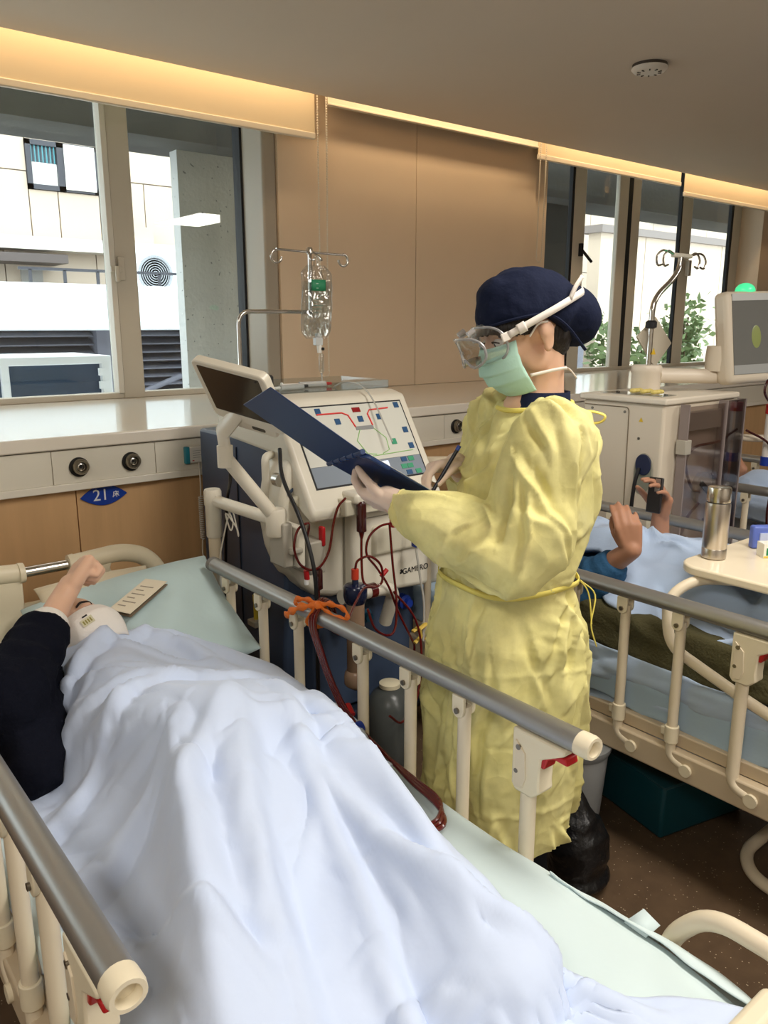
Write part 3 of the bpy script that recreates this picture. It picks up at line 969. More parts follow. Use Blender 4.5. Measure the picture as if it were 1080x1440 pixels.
MB().sheet(flap, 14, 40).build('loose_hem', M_SHEET, sheet1, solid=0.004, sub=1, angle=3.2)
MB().add([(1.062, 0.655, 0.547), (1.096, 0.640, 0.566), (1.094, 0.606, 0.556), (1.062, 0.612, 0.545)], [(0, 1, 2, 3)]).build('tie_tab', M_SHEET, sheet1, solid=0.002)

# ---- cloth draped by simulation
def drape(name, material, parent, nx, ny, fn, colliders, frames, mass=0.25, bend=0.8, tens=12, shrink=0.0, fric=18, pins=None, thick=0.012, sub=1, post=None):
    me_b = MB().sheet(fn, nx, ny)
    o = me_b.build(name, material, parent, angle=0)
    cols = []
    for c in colliders:
        q = c.build('tmp_collider', material, None, angle=0)
        md = q.modifiers.new('c', 'COLLISION')
        q.collision.thickness_outer = 0.012
        q.collision.cloth_friction = fric
        q.collision.damping = 0.3
        cols.append(q)
    cl = o.modifiers.new('cloth', 'CLOTH')
    st = cl.settings
    st.quality = 5
    st.mass = mass
    st.tension_stiffness = tens; st.compression_stiffness = tens; st.shear_stiffness = tens * 0.5
    st.bending_stiffness = bend
    st.tension_damping = 5; st.compression_damping = 5; st.shear_damping = 5; st.bending_damping = 0.5
    st.air_damping = 2.0
    if shrink:
        st.shrink_min = shrink
    if pins:
        vg = o.vertex_groups.new(name='pin')
        for i in pins: vg.add([i], 1.0, 'ADD')
        st.vertex_group_mass = 'pin'
    cs = cl.collision_settings
    cs.collision_quality = 2
    cs.distance_min = 0.008
    cs.use_self_collision = False
    cl.point_cache.frame_start = 1; cl.point_cache.frame_end = frames + 1
    SC.frame_start = 1; SC.frame_end = frames + 1
    for f in range(1, frames + 1):
        SC.frame_set(f)
    baked(o)
    SC.frame_set(1)
    for q in cols:
        me = q.data
        bpy.data.objects.remove(q); bpy.data.meshes.remove(me)
    me = o.data
    if post is not None:
        if sub:
            s = o.modifiers.new('sub', 'SUBSURF'); s.levels = sub; s.render_levels = sub
            baked(o); me = o.data; sub = 0
        n = len(me.vertices)
        co = np.empty(n * 3); me.vertices.foreach_get('co', co); co = co.reshape(-1, 3)
        co = post(co); me.vertices.foreach_set('co', co.ravel())
    me.materials.clear(); me.materials.append(material)
    me.polygons.foreach_set('use_smooth', [True] * len(me.polygons))
    s = o.modifiers.new('solid', 'SOLIDIFY'); s.thickness = thick; s.offset = 1
    if sub:
        s = o.modifiers.new('sub', 'SUBSURF'); s.levels = sub; s.render_levels = sub
    return o

def body_collider():
    m = MB()
    m.capsule((0.64, 2.02, 0.62), (0.64, 1.70, 0.615), 0.115, 0.125)
    m.capsule((0.46, 2.02, 0.62), (0.82, 2.02, 0.62), 0.075)
    m.capsule((0.85, 1.98, 0.62), (0.93, 1.66, 0.63), 0.06, 0.06)            # left arm stretched on the bed
    m.capsule((0.93, 1.66, 0.63), (0.92, 1.36, 0.62), 0.06, 0.05)
    m.capsule((0.58, 1.70, 0.62), (0.665, 1.37, 0.735), 0.10, 0.07)
    m.capsule((0.665, 1.37, 0.735), (0.40, 0.80, 0.61), 0.07, 0.055)
    m.capsule((0.72, 1.70, 0.62), (0.86, 1.36, 0.66), 0.10, 0.07)
    m.capsule((0.86, 1.36, 0.66), (0.76, 0.66, 0.60), 0.07, 0.055)
    return m
base_c = [MB().box((0.335, 0.2, 0.30), (1.09, 2.52, 0.556)), body_collider(), MB().box((-0.6, 0.0, 0.30), (0.40, 2.6, 0.40)), MB().box((0.10, 0.1, 0.1), (0.262, 2.6, 1.3))]
def xr(y):
    return float(np.interp(y, [0.36, 0.5, 0.61, 0.73, 0.86, 1.0, 1.23, 1.5, 1.65, 1.8, 2.1], [0.95, 0.92, 0.89, 0.88, 0.90, 0.95, 1.02, 1.06, 1.06, 1.02, 1.0]))
def duvet0(s, t):
    y = 0.40 + (1.60 - 0.42 * min(0.35, max(0.0, 0.70 - s))) * t
    x0 = 0.285
    hang = max(0.0, 0.22 - s) / 0.22
    x = x0 + (xr(y) + 0.02 - x0) * max(0.0, s - 0.16) / 0.84
    a = 0.06 * noise.noise((x * 4.2 + y * 1.5, y * 1.6, 0.3)) + 0.045 * abs(noise.noise((x * 8 + y * 3, y * 3, 4.0)))
    return (max(0.285, x + 0.03 * noise.noise((x * 4, y * 3, 9))), y + 0.04 * noise.noise((x * 3, y * 4, 6)), 0.95 + a - 0.20 * hang)
FOLDS = [                                                     # long folds of the cover, in plan
    ([(0.73, 1.40), (0.53, 1.21), (0.48, 1.15)], 0.020, 0.022), ([(0.57, 1.37), (0.50, 1.16), (0.44, 0.99), (0.36, 0.75)], 0.045, 0.030),
    ([(0.82, 2.06), (0.63, 1.94), (0.46, 1.80), (0.35, 1.65)], 0.026, 0.020), ([(0.80, 1.65), (0.57, 1.60), (0.40, 1.51), (0.30, 1.45)], 0.026, 0.022),
    ([(0.60, 1.38), (0.48, 1.29), (0.39, 1.26), (0.30, 1.30)], 0.030, 0.026), ([(0.33, 1.18), (0.37, 1.05), (0.42, 0.92), (0.45, 0.80)], 0.026, 0.018),
    ([(0.28, 1.25), (0.32, 1.05), (0.36, 0.90)], 0.022, 0.016), ([(0.80, 1.33), (0.76, 1.07), (0.74, 0.88), (0.75, 0.73)], 0.030, 0.024),
    ([(0.92, 1.43), (0.89, 1.15), (0.81, 0.90), (0.76, 0.74)], 0.032, 0.022), ([(0.74, 0.90), (0.78, 0.71), (0.84, 0.60), (0.89, 0.48)], 0.032, 0.020),
    ([(0.73, 1.39), (0.58, 1.09), (0.51, 0.87), (0.46, 0.70)], 0.020, 0.020), ([(0.89, 1.50), (0.75, 1.17), (0.67, 0.90), (0.60, 0.66)], 0.022, 0.022),
    ([(0.79, 2.06), (0.85, 1.91), (0.86, 1.65)], 0.022, 0.020), ([(0.61, 2.02), (0.71, 1.87), (0.85, 1.74)], 0.020, 0.016),
    ([(0.45, 1.95), (0.55, 1.80), (0.62, 1.70)], 0.018, 0.014), ([(0.96, 1.55), (0.80, 1.58), (0.62, 1.66), (0.45, 1.70)], 0.020, 0.022),
    ([(0.62, 0.80), (0.58, 0.62), (0.66, 0.48)], 0.026, 0.018), ([(0.48, 0.72), (0.44, 0.56), (0.40, 0.46)], 0.022, 0.016)]
def crease(co):
    out = co.copy()
    h = np.zeros(len(co))
    for pts, amp, w in FOLDS:
        h += fold_line(co, pts, amp, w, 1.25)
    up = np.tile(np.array([[0.0, 0.0, 1.0]]), (len(co), 1))
    h += random_folds(co, up, 90, 11, (0.10, 0.34), (0.008, 0.016), (0.004, 0.010), lambda p, n, r: (r.gauss(-0.25, 0.5), r.gauss(1.0, 0.35), 0))
    h += random_folds(co, up, 60, 12, (0.05, 0.16), (0.006, 0.010), (0.002, 0.005), lambda p, n, r: (r.gauss(0, 1), r.gauss(0, 1), 0))
    for i, p in enumerate(co):
        h[i] += 0.022 * crumple(p, 3.2, (1.4, 0.8, 1), 1.0) - 0.012
    out[:, 2] += h
    out[:, 2] = np.where((out[:, 0] > 0.33) & (out[:, 2] < 0.556), 0.556, out[:, 2])
    return out
duvet = drape('duvet', M_DUVET, None, 84, 136, duvet0, base_c, 38, mass=0.3, bend=0.05, tens=10, shrink=-0.22, post=crease)
tag(duvet, 'rumpled pale blue cotton cover spread over the patient below the 21 sign', 'blanket')
# ================================================================== PEOPLE TOOLS
M_SKIN = mat('skin_warm', (220, 178, 150), 0.5, var=0.05, vscale=30, sss=0.15, spec=0.35)
M_SKIN2 = mat('skin_tan', (170, 124, 98), 0.5, var=0.06, vscale=30, sss=0.12, spec=0.35)
M_HAIR = mat('black_hair', (28, 22, 18), 0.45, bump=0.6, bscale=60, stretch=(4, 4, 0.6))
M_EYEW = mat('eye_white', (226, 220, 212), 0.25)
M_IRIS = mat('dark_iris', (40, 26, 18), 0.2)
M_BROW = mat('eyebrow', (44, 32, 26), 0.8)

def frame_mat(f, u):
    """columns forward, left, up"""
    f = Vector(f).normalized(); u = Vector(u)
    l = u.cross(f).normalized(); u = f.cross(l).normalized()
    return Matrix((f, l, u)).transposed()

def head(mb, c, R, k=1.0, neck=None, ears=True):
    """skull, jaw, nose, brow, cheeks, lips and ears around the centre c; R columns forward, left, up"""
    c = Vector(c)
    T = lambda f, l, u: c + R @ (Vector((f, l, u)) * k)
    B = lambda p, r, rot=None: mb.ball(T(*p), tuple(x * k for x in r), 20, 14, R if rot is None else R @ rot)
    B((-0.010, 0, 0.030), (0.096, 0.076, 0.088))
    B((-0.030, 0, 0.010), (0.074, 0.070, 0.080))
    B((0.028, 0, -0.020), (0.064, 0.060, 0.082))
    B((0.030, 0, -0.068), (0.048, 0.046, 0.042))
    B((0.062, 0, -0.088), (0.020, 0.024, 0.018))           # chin
    for s in (1, -1):
        B((0.058, 0.036 * s, -0.022), (0.026, 0.024, 0.022))   # cheek
        B((0.072, 0.030 * s, 0.024), (0.016, 0.026, 0.010))    # brow
        B((0.010, 0.052 * s, -0.058), (0.034, 0.014, 0.030))   # jaw angle
        if ears:
            e = Matrix.Rotation(radians(14 * s), 3, 'Z')
            B((-0.014, 0.079 * s, -0.016), (0.018, 0.008, 0.032), e)
            B((-0.017, 0.084 * s, -0.004), (0.020, 0.007, 0.020), e)
            B((-0.007, 0.080 * s, -0.040), (0.011, 0.007, 0.012), e)
    mb.capsule(T(0.078, 0, 0.018), T(0.100, 0, -0.020), 0.009 * k, 0.012 * k)   # nose
    B((0.100, 0, -0.024), (0.012, 0.015, 0.010))
    B((0.080, 0, -0.054), (0.012, 0.022, 0.007))           # lips
    B((0.079, 0, -0.066), (0.011, 0.019, 0.007))
    if neck is not None:
        mb.capsule(T(-0.025, 0, -0.05), neck, 0.054 * k, 0.060 * k)
    return T

def eyes(parent, T, R, k=1.0, local=False, half=0.35):
    for s in (1, -1):
        c = T(0.074, 0.031 * s, 0.004)
        o = MB().ball(c, 0.0125 * k, 14, 10).build('eye', M_EYEW, parent, local=local)
        MB().ball(T(0.0825, 0.031 * s, 0.003), (0.0045 * k, 0.006 * k, 0.006 * k), 12, 8, R).build('iris', M_IRIS, o, local=local)
        b = [T(0.088, 0.012 * s, 0.026), T(0.090, 0.028 * s, 0.031), T(0.082, 0.046 * s, 0.027), T(0.070, 0.054 * s, 0.020)]
        MB().tube(smooth_path(b, 4), [0.003 * k, 0.004 * k] + [0.004 * k] * 9 + [0.003 * k, 0.0015 * k], 6, flat=(1, 0.7)).build('eyebrow', M_BROW, parent, local=local)
        la = [T(0.083, 0.018 * s, 0.006), T(0.0885, 0.031 * s, 0.011), T(0.079, 0.044 * s, 0.005)]
        MB().tube(smooth_path(la, 4), 0.0018 * k, 5).build('lashes', M_BROW, parent, local=local)

def hand(mb, wrist, d, n, side, curl=(0.5, 0.5, 0.5, 0.5), thumb=(0.6, 0.3), k=1.0, spread=0.10, r=1.0, curl2=None):
    """palm and five unequal fingers. d finger direction, n palm normal, side +1 right hand, -1 left hand.
    curl: bend of each finger at each joint (radians), index first"""
    d = Vector(d).normalized(); n = Vector(n); n = (n - d * n.dot(d)).normalized()
    a = d.cross(n).normalized() * side                       # towards the index finger
    wrist = Vector(wrist)
    tips = []
    P = lambda u, v, w: wrist + (d * u + a * v + n * w) * k
    # palm from overlapping capsules, wide at the knuckles
    for v0, v1 in ((0.016, 0.030), (0.006, 0.011), (-0.006, -0.010), (-0.016, -0.030)):
        mb.capsule(P(0.010, v0, 0), P(0.078 if abs(v1) < 0.02 else 0.072, v1, 0), 0.015 * k * r, 0.0125 * k * r)
    mb.capsule(P(0.02, 0.016, 0.008), P(0.055, 0.030, 0.008), 0.015 * k * r, 0.012 * k * r)      # ball of the thumb
    mb.capsule(P(0.02, -0.018, 0.006), P(0.06, -0.026, 0.006), 0.013 * k * r, 0.010 * k * r)
    Ls = [(0.042, 0.025, 0.020), (0.046, 0.029, 0.021), (0.043, 0.027, 0.021), (0.034, 0.020, 0.018)]
    R = [(0.0098, 0.0088, 0.0080, 0.0068), (0.0100, 0.0090, 0.0081, 0.0069), (0.0096, 0.0086, 0.0078, 0.0066), (0.0084, 0.0076, 0.0070, 0.0060)]
    for i, v in enumerate((0.031, 0.0105, -0.0105, -0.030)):
        p = P((0.080, 0.084, 0.080, 0.072)[i], v, -0.001)
        dd = (d + a * (spread * (1.5 - i) / 1.5)).normalized()
        ax = a
        ang = 0.0
        for j in range(3):
            cj = curl[i] if (curl2 is None or j == 0) else curl2[i]
            ang += cj * (1.0 if j < 2 else 0.7)
            seg = (dd * cos(ang) + n * sin(ang)) * Ls[i][j] * k
            q = p + seg
            mb.capsule(p, q, R[i][j] * k * r, R[i][j + 1] * k * r, 12)
            p = q
        tips.append(p)
    # thumb leaves the side of the palm near its base
    p = P(0.026, 0.030, 0.008)
    td = (d * cos(thumb[0]) + a * sin(thumb[0]) + n * 0.35).normalized()
    for j, (L, r0, r1) in enumerate(((0.036, 0.0125, 0.0108), (0.030, 0.0108, 0.0098), (0.024, 0.0098, 0.0076))):
        q = p + td * L * k
        mb.capsule(p, q, r0 * k * r, r1 * k * r, 12)
        p = q
        td = (td + (n * 0.6 - a * 0.8) * thumb[1]).normalized()
    tips.append(p)
    return tips

def cut(o, co, no, fill=True):
    """remove what lies on the side of the plane that the normal points to"""
    bm = bmesh.new(); bm.from_mesh(o.data)
    r = bmesh.ops.bisect_plane(bm, geom=bm.verts[:] + bm.edges[:] + bm.faces[:], plane_co=co, plane_no=no, clear_outer=True)
    if fill:
        ed = [e for e in r['geom_cut'] if isinstance(e, bmesh.types.BMEdge)]
        bmesh.ops.holes_fill(bm, edges=ed)
    bm.to_mesh(o.data); bm.free()
    return o

def sleeve_rings(path, radii, n=22):
    P = [Vector(p) for p in path]
    m = MB(); m.tube(P, radii, n)
    return m
# ================================================================== BEDSIDE OF BED 21
# ---- number sign
M_SIGNB = mat('sign_blue', (22, 62, 160), 0.25, coat=0.4)
M_SIGNW = mat('sign_white', (240, 240, 238), 0.4)
sg = thing('bed_number_sign', 'blue leaf-shaped bed number sign reading 21 on the oak panel', 'sign', (1.037, YW, 0.92))
pts = []
for k in range(25):
    t_ = k / 24
    pts.append((0.947 + 0.18 * t_, 0.918 + 0.042 * sin(pi * t_) ** 0.9 + 0.0))
for k in range(1, 24):
    t_ = 1 - k / 24
    pts.append((0.947 + 0.18 * t_, 0.918 - 0.036 * sin(pi * t_) ** 0.9))
MB().prism(pts, YW - 0.006, YW - 0.001).build('plate', M_SIGNB, sg, bevel=0.001)
text_mesh('number', '21', 0.062, M_SIGNW, sg, (1.024, YW - 0.0068, 0.921), (1, 0, 0), (0, 0, 1))
# the small character for "bed", drawn stroke by stroke
st = MB()
def stroke(a, b_, w=0.0026):
    a, b_ = Vector((a[0], YW - 0.0072, a[1])), Vector((b_[0], YW - 0.0072, b_[1]))
    s = (b_ - a).cross(Vector((0, 1, 0))).normalized() * w / 2
    st.hexa([a - s, b_ - s, b_ + s, a + s, a - s + Vector((0, .001, 0)), b_ - s + Vector((0, .001, 0)), b_ + s + Vector((0, .001, 0)), a + s + Vector((0, .001, 0))])
gx, gz, g = 1.070, 0.908, 0.024
q = lambda u, v: (gx + u * g, gz + v * g)
for a, b_ in (((.50, 1.0), (.56, .90)), ((.12, .84), (.98, .84)), ((.16, .84), (.14, .45)), ((.14, .45), (.0, .02)), ((.28, .58), (.98, .58)), ((.62, .80), (.62, .0)), ((.60, .56), (.24, .16)), ((.64, .56), (1.0, .16))):
    stroke(q(*a), q(*b_))
st.build('character', M_SIGNW, sg)

# ---- nurse-call panel with coiled cord
cp = thing('call_panel', 'small white nurse-call panel with a teal end and coiled cord', 'call button', (1.44, YW - 0.03, 1.03))
MB().box((1.372, YW - 0.050, 1.012), (1.525, YW - 0.031, 1.077)).build('body', mat('panel_white', (226, 224, 214), 0.4), cp, bevel=0.004)
MB().box((1.356, YW - 0.052, 1.010), (1.376, YW - 0.031, 1.079)).build('end_cap', mat('teal_plastic', (48, 138, 156), 0.35), cp, bevel=0.004)
MB().cyl((1.447, YW - 0.050, 1.052), (1.447, YW - 0.053, 1.052), 0.006, n=12).build('button', mat('panel_grey', (150, 150, 146), 0.5), cp)
for k in range(4):
    MB().box((1.388, YW - 0.0508, 1.060 - 0.009 * k), (1.425 - 0.006 * (k % 2), YW - 0.0498, 1.0615 - 0.009 * k)).build('print_line', mat('panel_grey', (150, 150, 146), 0.5), cp)
MB().box((1.475, YW - 0.0508, 1.045), (1.512, YW - 0.0498, 1.049)).build('print_line', mat('panel_grey', (150, 150, 146), 0.5), cp)
MB().box((1.385, YW - 0.0508, 1.020), (1.393, YW - 0.0498, 1.024)).build('logo', mat('logo_red', (170, 40, 40), 0.5), cp)
cord = [(1.415, YW - 0.045, 1.012), (1.414, YW - 0.05, 0.93), (1.412, YW - 0.05, 0.872)]
n_ = 20
coil = [(1.411 + 0.008 * cos(2 * pi * k / 8), YW - 0.05 + 0.008 * sin(2 * pi * k / 8), 0.872 - k * 0.0011) for k in range(8 * n_)]
tail = [(1.410, YW - 0.05, 0.69), (1.405, YW - 0.06, 0.62), (1.38, 2.80, 0.58), (1.33, 2.62, 0.60)]
MB().tube(smooth_path(cord, 4) + [Vector(p) for p in coil] + smooth_path(tail, 5), 0.0026, 6).build('cord', mat('cord_white', (224, 218, 204), 0.5), cp)

# ---- pillows
def pillow(name, label, c, size, rot, material, puff=0.07, seed=0):
    L, Wd = size
    R = Euler(rot).to_matrix()
    c = Vector(c)
    def make(sgn):
        def fn(s, t):
            u, v = s * 2 - 1, t * 2 - 1
            e = (1 - abs(u) ** 2.6) * (1 - abs(v) ** 2.6)
            h = puff * max(0, e) ** 0.55
            pin = 1 - 0.06 * (1 - abs(v)) * abs(u) ** 2
            h += 0.012 * e * noise.noise((u * 2.5 + seed, v * 2.5, sgn)) + 0.008 * e * (0.4 - abs(noise.noise((u * 4 - v * 3, v * 3 + seed, 5))))
            p = Vector((u * L / 2 * (1 - 0.05 * (1 - v * v)), v * Wd / 2 * pin, sgn * h))
            return c + R @ p
        return fn
    m = MB()
    m.sheet(make(1), 34, 26); m.sheet(make(-1), 34, 26)
    o = m.build(name, material, angle=0)
    bm = bmesh.new(); bm.from_mesh(o.data); bmesh.ops.remove_doubles(bm, verts=bm.verts, dist=0.0005)
    bmesh.ops.recalc_face_normals(bm, faces=bm.faces); bm.to_mesh(o.data); bm.free()
    o.data.polygons.foreach_set('use_smooth', [True] * len(o.data.polygons))
    s = o.modifiers.new('sub', 'SUBSURF'); s.levels = 1; s.render_levels = 1
    return tag(o, label, 'pillow')
M_PILLOW = sheet_mat('pale_teal_cotton', (186, 206, 206), 0.2)
pillow('pillow', 'pale teal pillow with a raised corner behind the patient in the white mask', (0.84, 2.205, 0.665), (0.60, 0.50), (radians(21), radians(-9), radians(-10)), M_PILLOW, 0.075)
pillow('cushion', 'cream folded cushion on top of the teal pillow by the headboard', (0.80, 2.42, 0.735), (0.36, 0.15), (radians(24), radians(-3), radians(-6)), sheet_mat('cream_cotton', (214, 200, 172), 0.2), 0.03, 4)

# ---- folded record leaflet on the pillow
lf = thing('leaflet', 'folded cream paper leaflet with faint print lying on the teal pillow', 'paper', (0.82, 2.25, 0.73))
A, B_, C_, D_ = Vector((0.748, 2.186, 0.752)), Vector((0.782, 2.112, 0.752)), Vector((0.945, 2.222, 0.786)), Vector((0.905, 2.290, 0.786))
n_ = (B_ - A).cross(D_ - A).normalized()
M_PAPER = mat('cream_paper', (222, 210, 186), 0.7)
MB().slab([A, B_, C_, D_], 0.0018).build('top_leaf', M_PAPER, lf)
dn = -n_ * 0.007
MB().slab([A + dn, B_ + dn * 1.6, C_ + dn * 1.4, D_ + dn], 0.0018).build('bottom_leaf', mat('brown_cover', (120, 104, 84), 0.7), lf)
for k in range(6):
    u0 = 0.15 + 0.12 * k
    p0 = A.lerp(D_, u0).lerp(B_.lerp(C_, u0), 0.15); p1 = A.lerp(D_, u0).lerp(B_.lerp(C_, u0), 0.75 if k % 2 else 0.5)
    MB().slab([p0 + n_ * 0.0019, p1 + n_ * 0.0019, p1 + n_ * 0.0019 + (D_ - A) * 0.025, p0 + n_ * 0.0019 + (D_ - A) * 0.025], 0.0003).build('print_line', mat('grey_print', (150, 138, 120), 0.8), lf)

# ---- printed snack packet by the pillow
def pack(s, t):
    u, v = s - 0.5, t - 0.5
    h = 0.018 * (1 - (2 * u) ** 4) * (1 - (2 * v) ** 4) + 0.004 * noise.noise((u * 9, v * 9, 1))
    return Vector((0.975, 1.81, 0.560)) + Vector((u * 0.075 - v * 0.03, v * 0.09 + u * 0.02, h))
def pack_mat():
    m = mat('printed_foil', (150, 92, 60), 0.35)
    nt = m.node_tree; b = nt.nodes['Principled BSDF']
    tc = nt.nodes.new('ShaderNodeTexCoord'); v = nt.nodes.new('ShaderNodeTexVoronoi'); v.inputs['Scale'].default_value = 70
    r = nt.nodes.new('ShaderNodeValToRGB'); r.color_ramp.interpolation = 'CONSTANT'
    e = r.color_ramp.elements
    e[0].color = srgb(176, 48, 40); e[1].color = srgb(226, 208, 168); e[1].position = 0.3
    for pz, cl in ((0.5, (96, 70, 44)), (0.65, (224, 220, 210)), (0.8, (60, 50, 44))):
        q_ = e.new(pz); q_.color = srgb(*cl)
    sp = nt.nodes.new('ShaderNodeSeparateColor')
    nt.links.new(tc.outputs['Object'], v.inputs['Vector']); nt.links.new(v.outputs['Color'], sp.inputs[0]); nt.links.new(sp.outputs[0], r.inputs[0]); nt.links.new(r.outputs[0], b.inputs['Base Color'])
    return m
tag(MB().sheet(pack, 14, 14).build('snack_packet', pack_mat(), solid=0.002, angle=3.2), 'small red and brown printed packet on the sheet beside the teal pillow', 'packet')

# ---- patient in bed 21
pt = thing('person', 'patient lying under the pale blue cover, white mask, navy sleeve, fist raised', 'person', (0.66, 1.6, 0.55))
hc = Vector((0.648, 2.105, 0.730))
HR = frame_mat((-0.30, -0.52, 0.80), (-0.22, 0.90, 0.42))
b = MB()
T = head(b, hc, HR, 0.98, neck=(0.63, 1.98, 0.655))
b.capsule((0.63, 1.93, 0.635), (0.64, 1.70, 0.63), 0.09, 0.10)
b.capsule((0.49, 1.92, 0.63), (0.78, 1.92, 0.63), 0.06)
b.capsule((0.80, 1.91, 0.625), (0.92, 1.67, 0.625), 0.045, 0.04)
b.capsule((0.92, 1.67, 0.625), (0.93, 1.40, 0.61), 0.04, 0.03)
b.capsule((0.59, 1.70, 0.63), (0.665, 1.37, 0.725), 0.08, 0.055)
b.capsule((0.665, 1.37, 0.725), (0.42, 0.85, 0.61), 0.055, 0.04)
b.capsule((0.71, 1.70, 0.63), (0.85, 1.36, 0.66), 0.08, 0.055)
b.capsule((0.85, 1.36, 0.66), (0.77, 0.72, 0.605), 0.055, 0.04)
EL, WR = Vector((0.365, 1.79, 0.725)), Vector((0.570, 2.018, 0.862))
b.capsule((0.48, 1.93, 0.64), EL, 0.055, 0.045)
b.capsule(EL, WR, 0.045, 0.031)
hd = Vector((0.58, 0.40, 0.50))
b.capsule(WR, WR + hd.normalized() * 0.055, 0.031, 0.029)
hand(b, WR + hd.normalized() * 0.042, hd, (0.45, -0.35, -0.82), 1, curl=(1.62, 1.6, 1.6, 1.6), thumb=(0.25, 0.45), k=1.14, spread=0.02, r=1.12)
b.ball(WR + hd.normalized() * 0.135 + Vector((0.45, -0.35, -0.82)).normalized() * 0.022, (0.028, 0.026, 0.024), 14, 10)
blob('body', b, M_SKIN, 0.004, 6, pt)
eyes(pt, T, HR, 0.98)
cd_ = (WR - EL).normalized()
# navy jersey: shoulders and the raised sleeve
j = MB()
j.tube(smooth_path([(0.52, 1.94, 0.64), (0.46, 1.90, 0.655), (0.39, 1.82, 0.69), (0.372, 1.778, 0.735), (0.405, 1.825, 0.765), (0.44, 1.868, 0.785), WR - cd_ * 0.092], 5), [0.085] * 8 + [0.094] * 6 + [0.090] * 6 + [0.082] * 5 + [0.070] * 3 + [0.060] * 2 + [0.052], 18)
j.capsule((0.38, 1.66, 0.62), (0.40, 1.78, 0.66), 0.06, 0.09)
def jw(co, no):
    return 0.010 * nz(co, 9, 3) + 0.016 * (0.4 - np.abs(nz(co, 17, 1)))
blob('jersey', j, mat('navy_knit', (17, 19, 29), 0.95, var=0.1, bump=0.3, bscale=160, spec=0.1), 0.008, 3, pt, disp=jw)
cd_ = (WR - EL).normalized()
MB().tube([WR - cd_ * 0.105, WR - cd_ * 0.088, WR - cd_ * 0.068, WR - cd_ * 0.060], [0.046, 0.049, 0.047, 0.042], 24).build('cuff', mat('white_knit', (232, 226, 216), 0.85, bump=0.3, bscale=120), pt)
pj = MB(); pj.capsule((0.63, 1.96, 0.635), (0.64, 1.72, 0.63), 0.105, 0.11); pj.capsule((0.52, 1.93, 0.63), (0.78, 1.92, 0.625), 0.075)
blob('pyjama_top', pj, sheet_mat('faded_blue_cotton', (170, 188, 214), 0.35), 0.01, 3, pt, disp=lambda co, no: 0.010 * nz(co, 12, 2))
# moulded white mask with a printed label
def pmask(s, t):
    a = (s - 0.5) * 2.5
    v = t
    u = 0.006 - 0.122 * v
    f = float(np.interp(v, [0, 0.12, 0.42, 0.75, 1], [0.100, 0.116, 0.140, 0.126, 0.092]))
    rad = 0.078 + 0.016 * sin(pi * v)
    return T(0.012 + (f - 0.012) * cos(a) ** 0.75 if cos(a) > 0 else 0.012, rad * sin(a), u)
MB().sheet(pmask, 30, 20).build('mask', mat('mask_white', (238, 232, 224), 0.8, bump=0.15, bscale=120), pt, solid=0.003, angle=3.2)
for s in (1, -1):
    MB().tube(smooth_path([T(0.03, 0.078 * s, -0.01), T(-0.02, 0.088 * s, 0.0), T(-0.03, 0.088 * s, 0.03)], 5), 0.0022, 6).build('mask_strap', mat('mask_white', (238, 232, 224), 0.8), pt)
lab = MB()
c0 = Vector(pmask(0.50, 0.56)); cx_ = (HR @ Vector((0, 1, 0))).normalized(); cz_ = (HR @ Vector((0.30, 0, 1))).normalized(); nn = cx_.cross(cz_).normalized()
if nn.dot(c0 - hc) < 0: nn = -nn
c0 = c0 + nn * 0.0032
lab.slab([c0 - cx_ * 0.016 - cz_ * 0.010, c0 + cx_ * 0.016 - cz_ * 0.010, c0 + cx_ * 0.016 + cz_ * 0.010, c0 - cx_ * 0.016 + cz_ * 0.010], 0.0008)
lab.build('mask_label', mat('label_olive', (214, 208, 176), 0.7), pt)
for k in range(4):
    q0 = c0 + nn * 0.0012 + cx_ * (-0.012 + 0.0065 * k)
    MB().slab([q0 - cz_ * 0.006, q0 + cx_ * 0.0035 - cz_ * 0.006, q0 + cx_ * 0.0035 + cz_ * 0.005, q0 + cz_ * 0.005], 0.0004).build('print_mark', mat('label_print', (150, 140, 70), 0.7), pt)
MB().slab([c0 + nn * 0.0008 - cx_ * 0.006 + cz_ * 0.013, c0 + nn * 0.0008 + cx_ * 0.008 + cz_ * 0.013, c0 + nn * 0.0008 + cx_ * 0.008 + cz_ * 0.017, c0 + nn * 0.0008 - cx_ * 0.006 + cz_ * 0.017], 0.0006).build('print_mark', M_GASKET, pt)
# hair on the pillow side
h = MB(); h.ball(hc + HR @ Vector((-0.030, 0, 0.040)), (0.088, 0.078, 0.082), 20, 14, HR)
blob('hair', h, M_HAIR, 0.006, 2, pt, disp=lambda co, no: 0.004 * nz(co, 40))

# ---- bedside terminal on its swing arm
M_ARM = mat('arm_white', (224, 216, 198), 0.32)
M_ARMG = mat('arm_grey', (168, 164, 156), 0.4)
te = thing('bedside_terminal', 'white tablet terminal on a two-part swing arm at the bedhead', 'monitor', (1.215, 2.43, 0.0))
PT = Vector((1.215, 2.43, 0.97))
MB().cyl((1.215, 2.43, 0.30), (1.215, 2.43, 0.86), 0.0215, n=20).build('pole', M_CREAM, te)
MB().box((1.10, 2.40, 0.31), (1.235, 2.46, 0.37)).build('clamp', M_CREAM, te, bevel=0.006)
MB().lathe([(0.0245, -0.13), (0.027, -0.125), (0.027, -0.02), (0.030, -0.015), (0.030, 0.03), (0.026, 0.038)], PT, 24).build('pivot', M_ARM, te)
EJ = Vector((1.272, 2.115, 0.945))
d_ = (EJ - PT)
MB().cyl(PT + d_ * 0.04, EJ - d_ * 0.06 + Vector((0, 0, 0.004)), 0.0205, n=18).build('lower_arm', M_ARM, te)
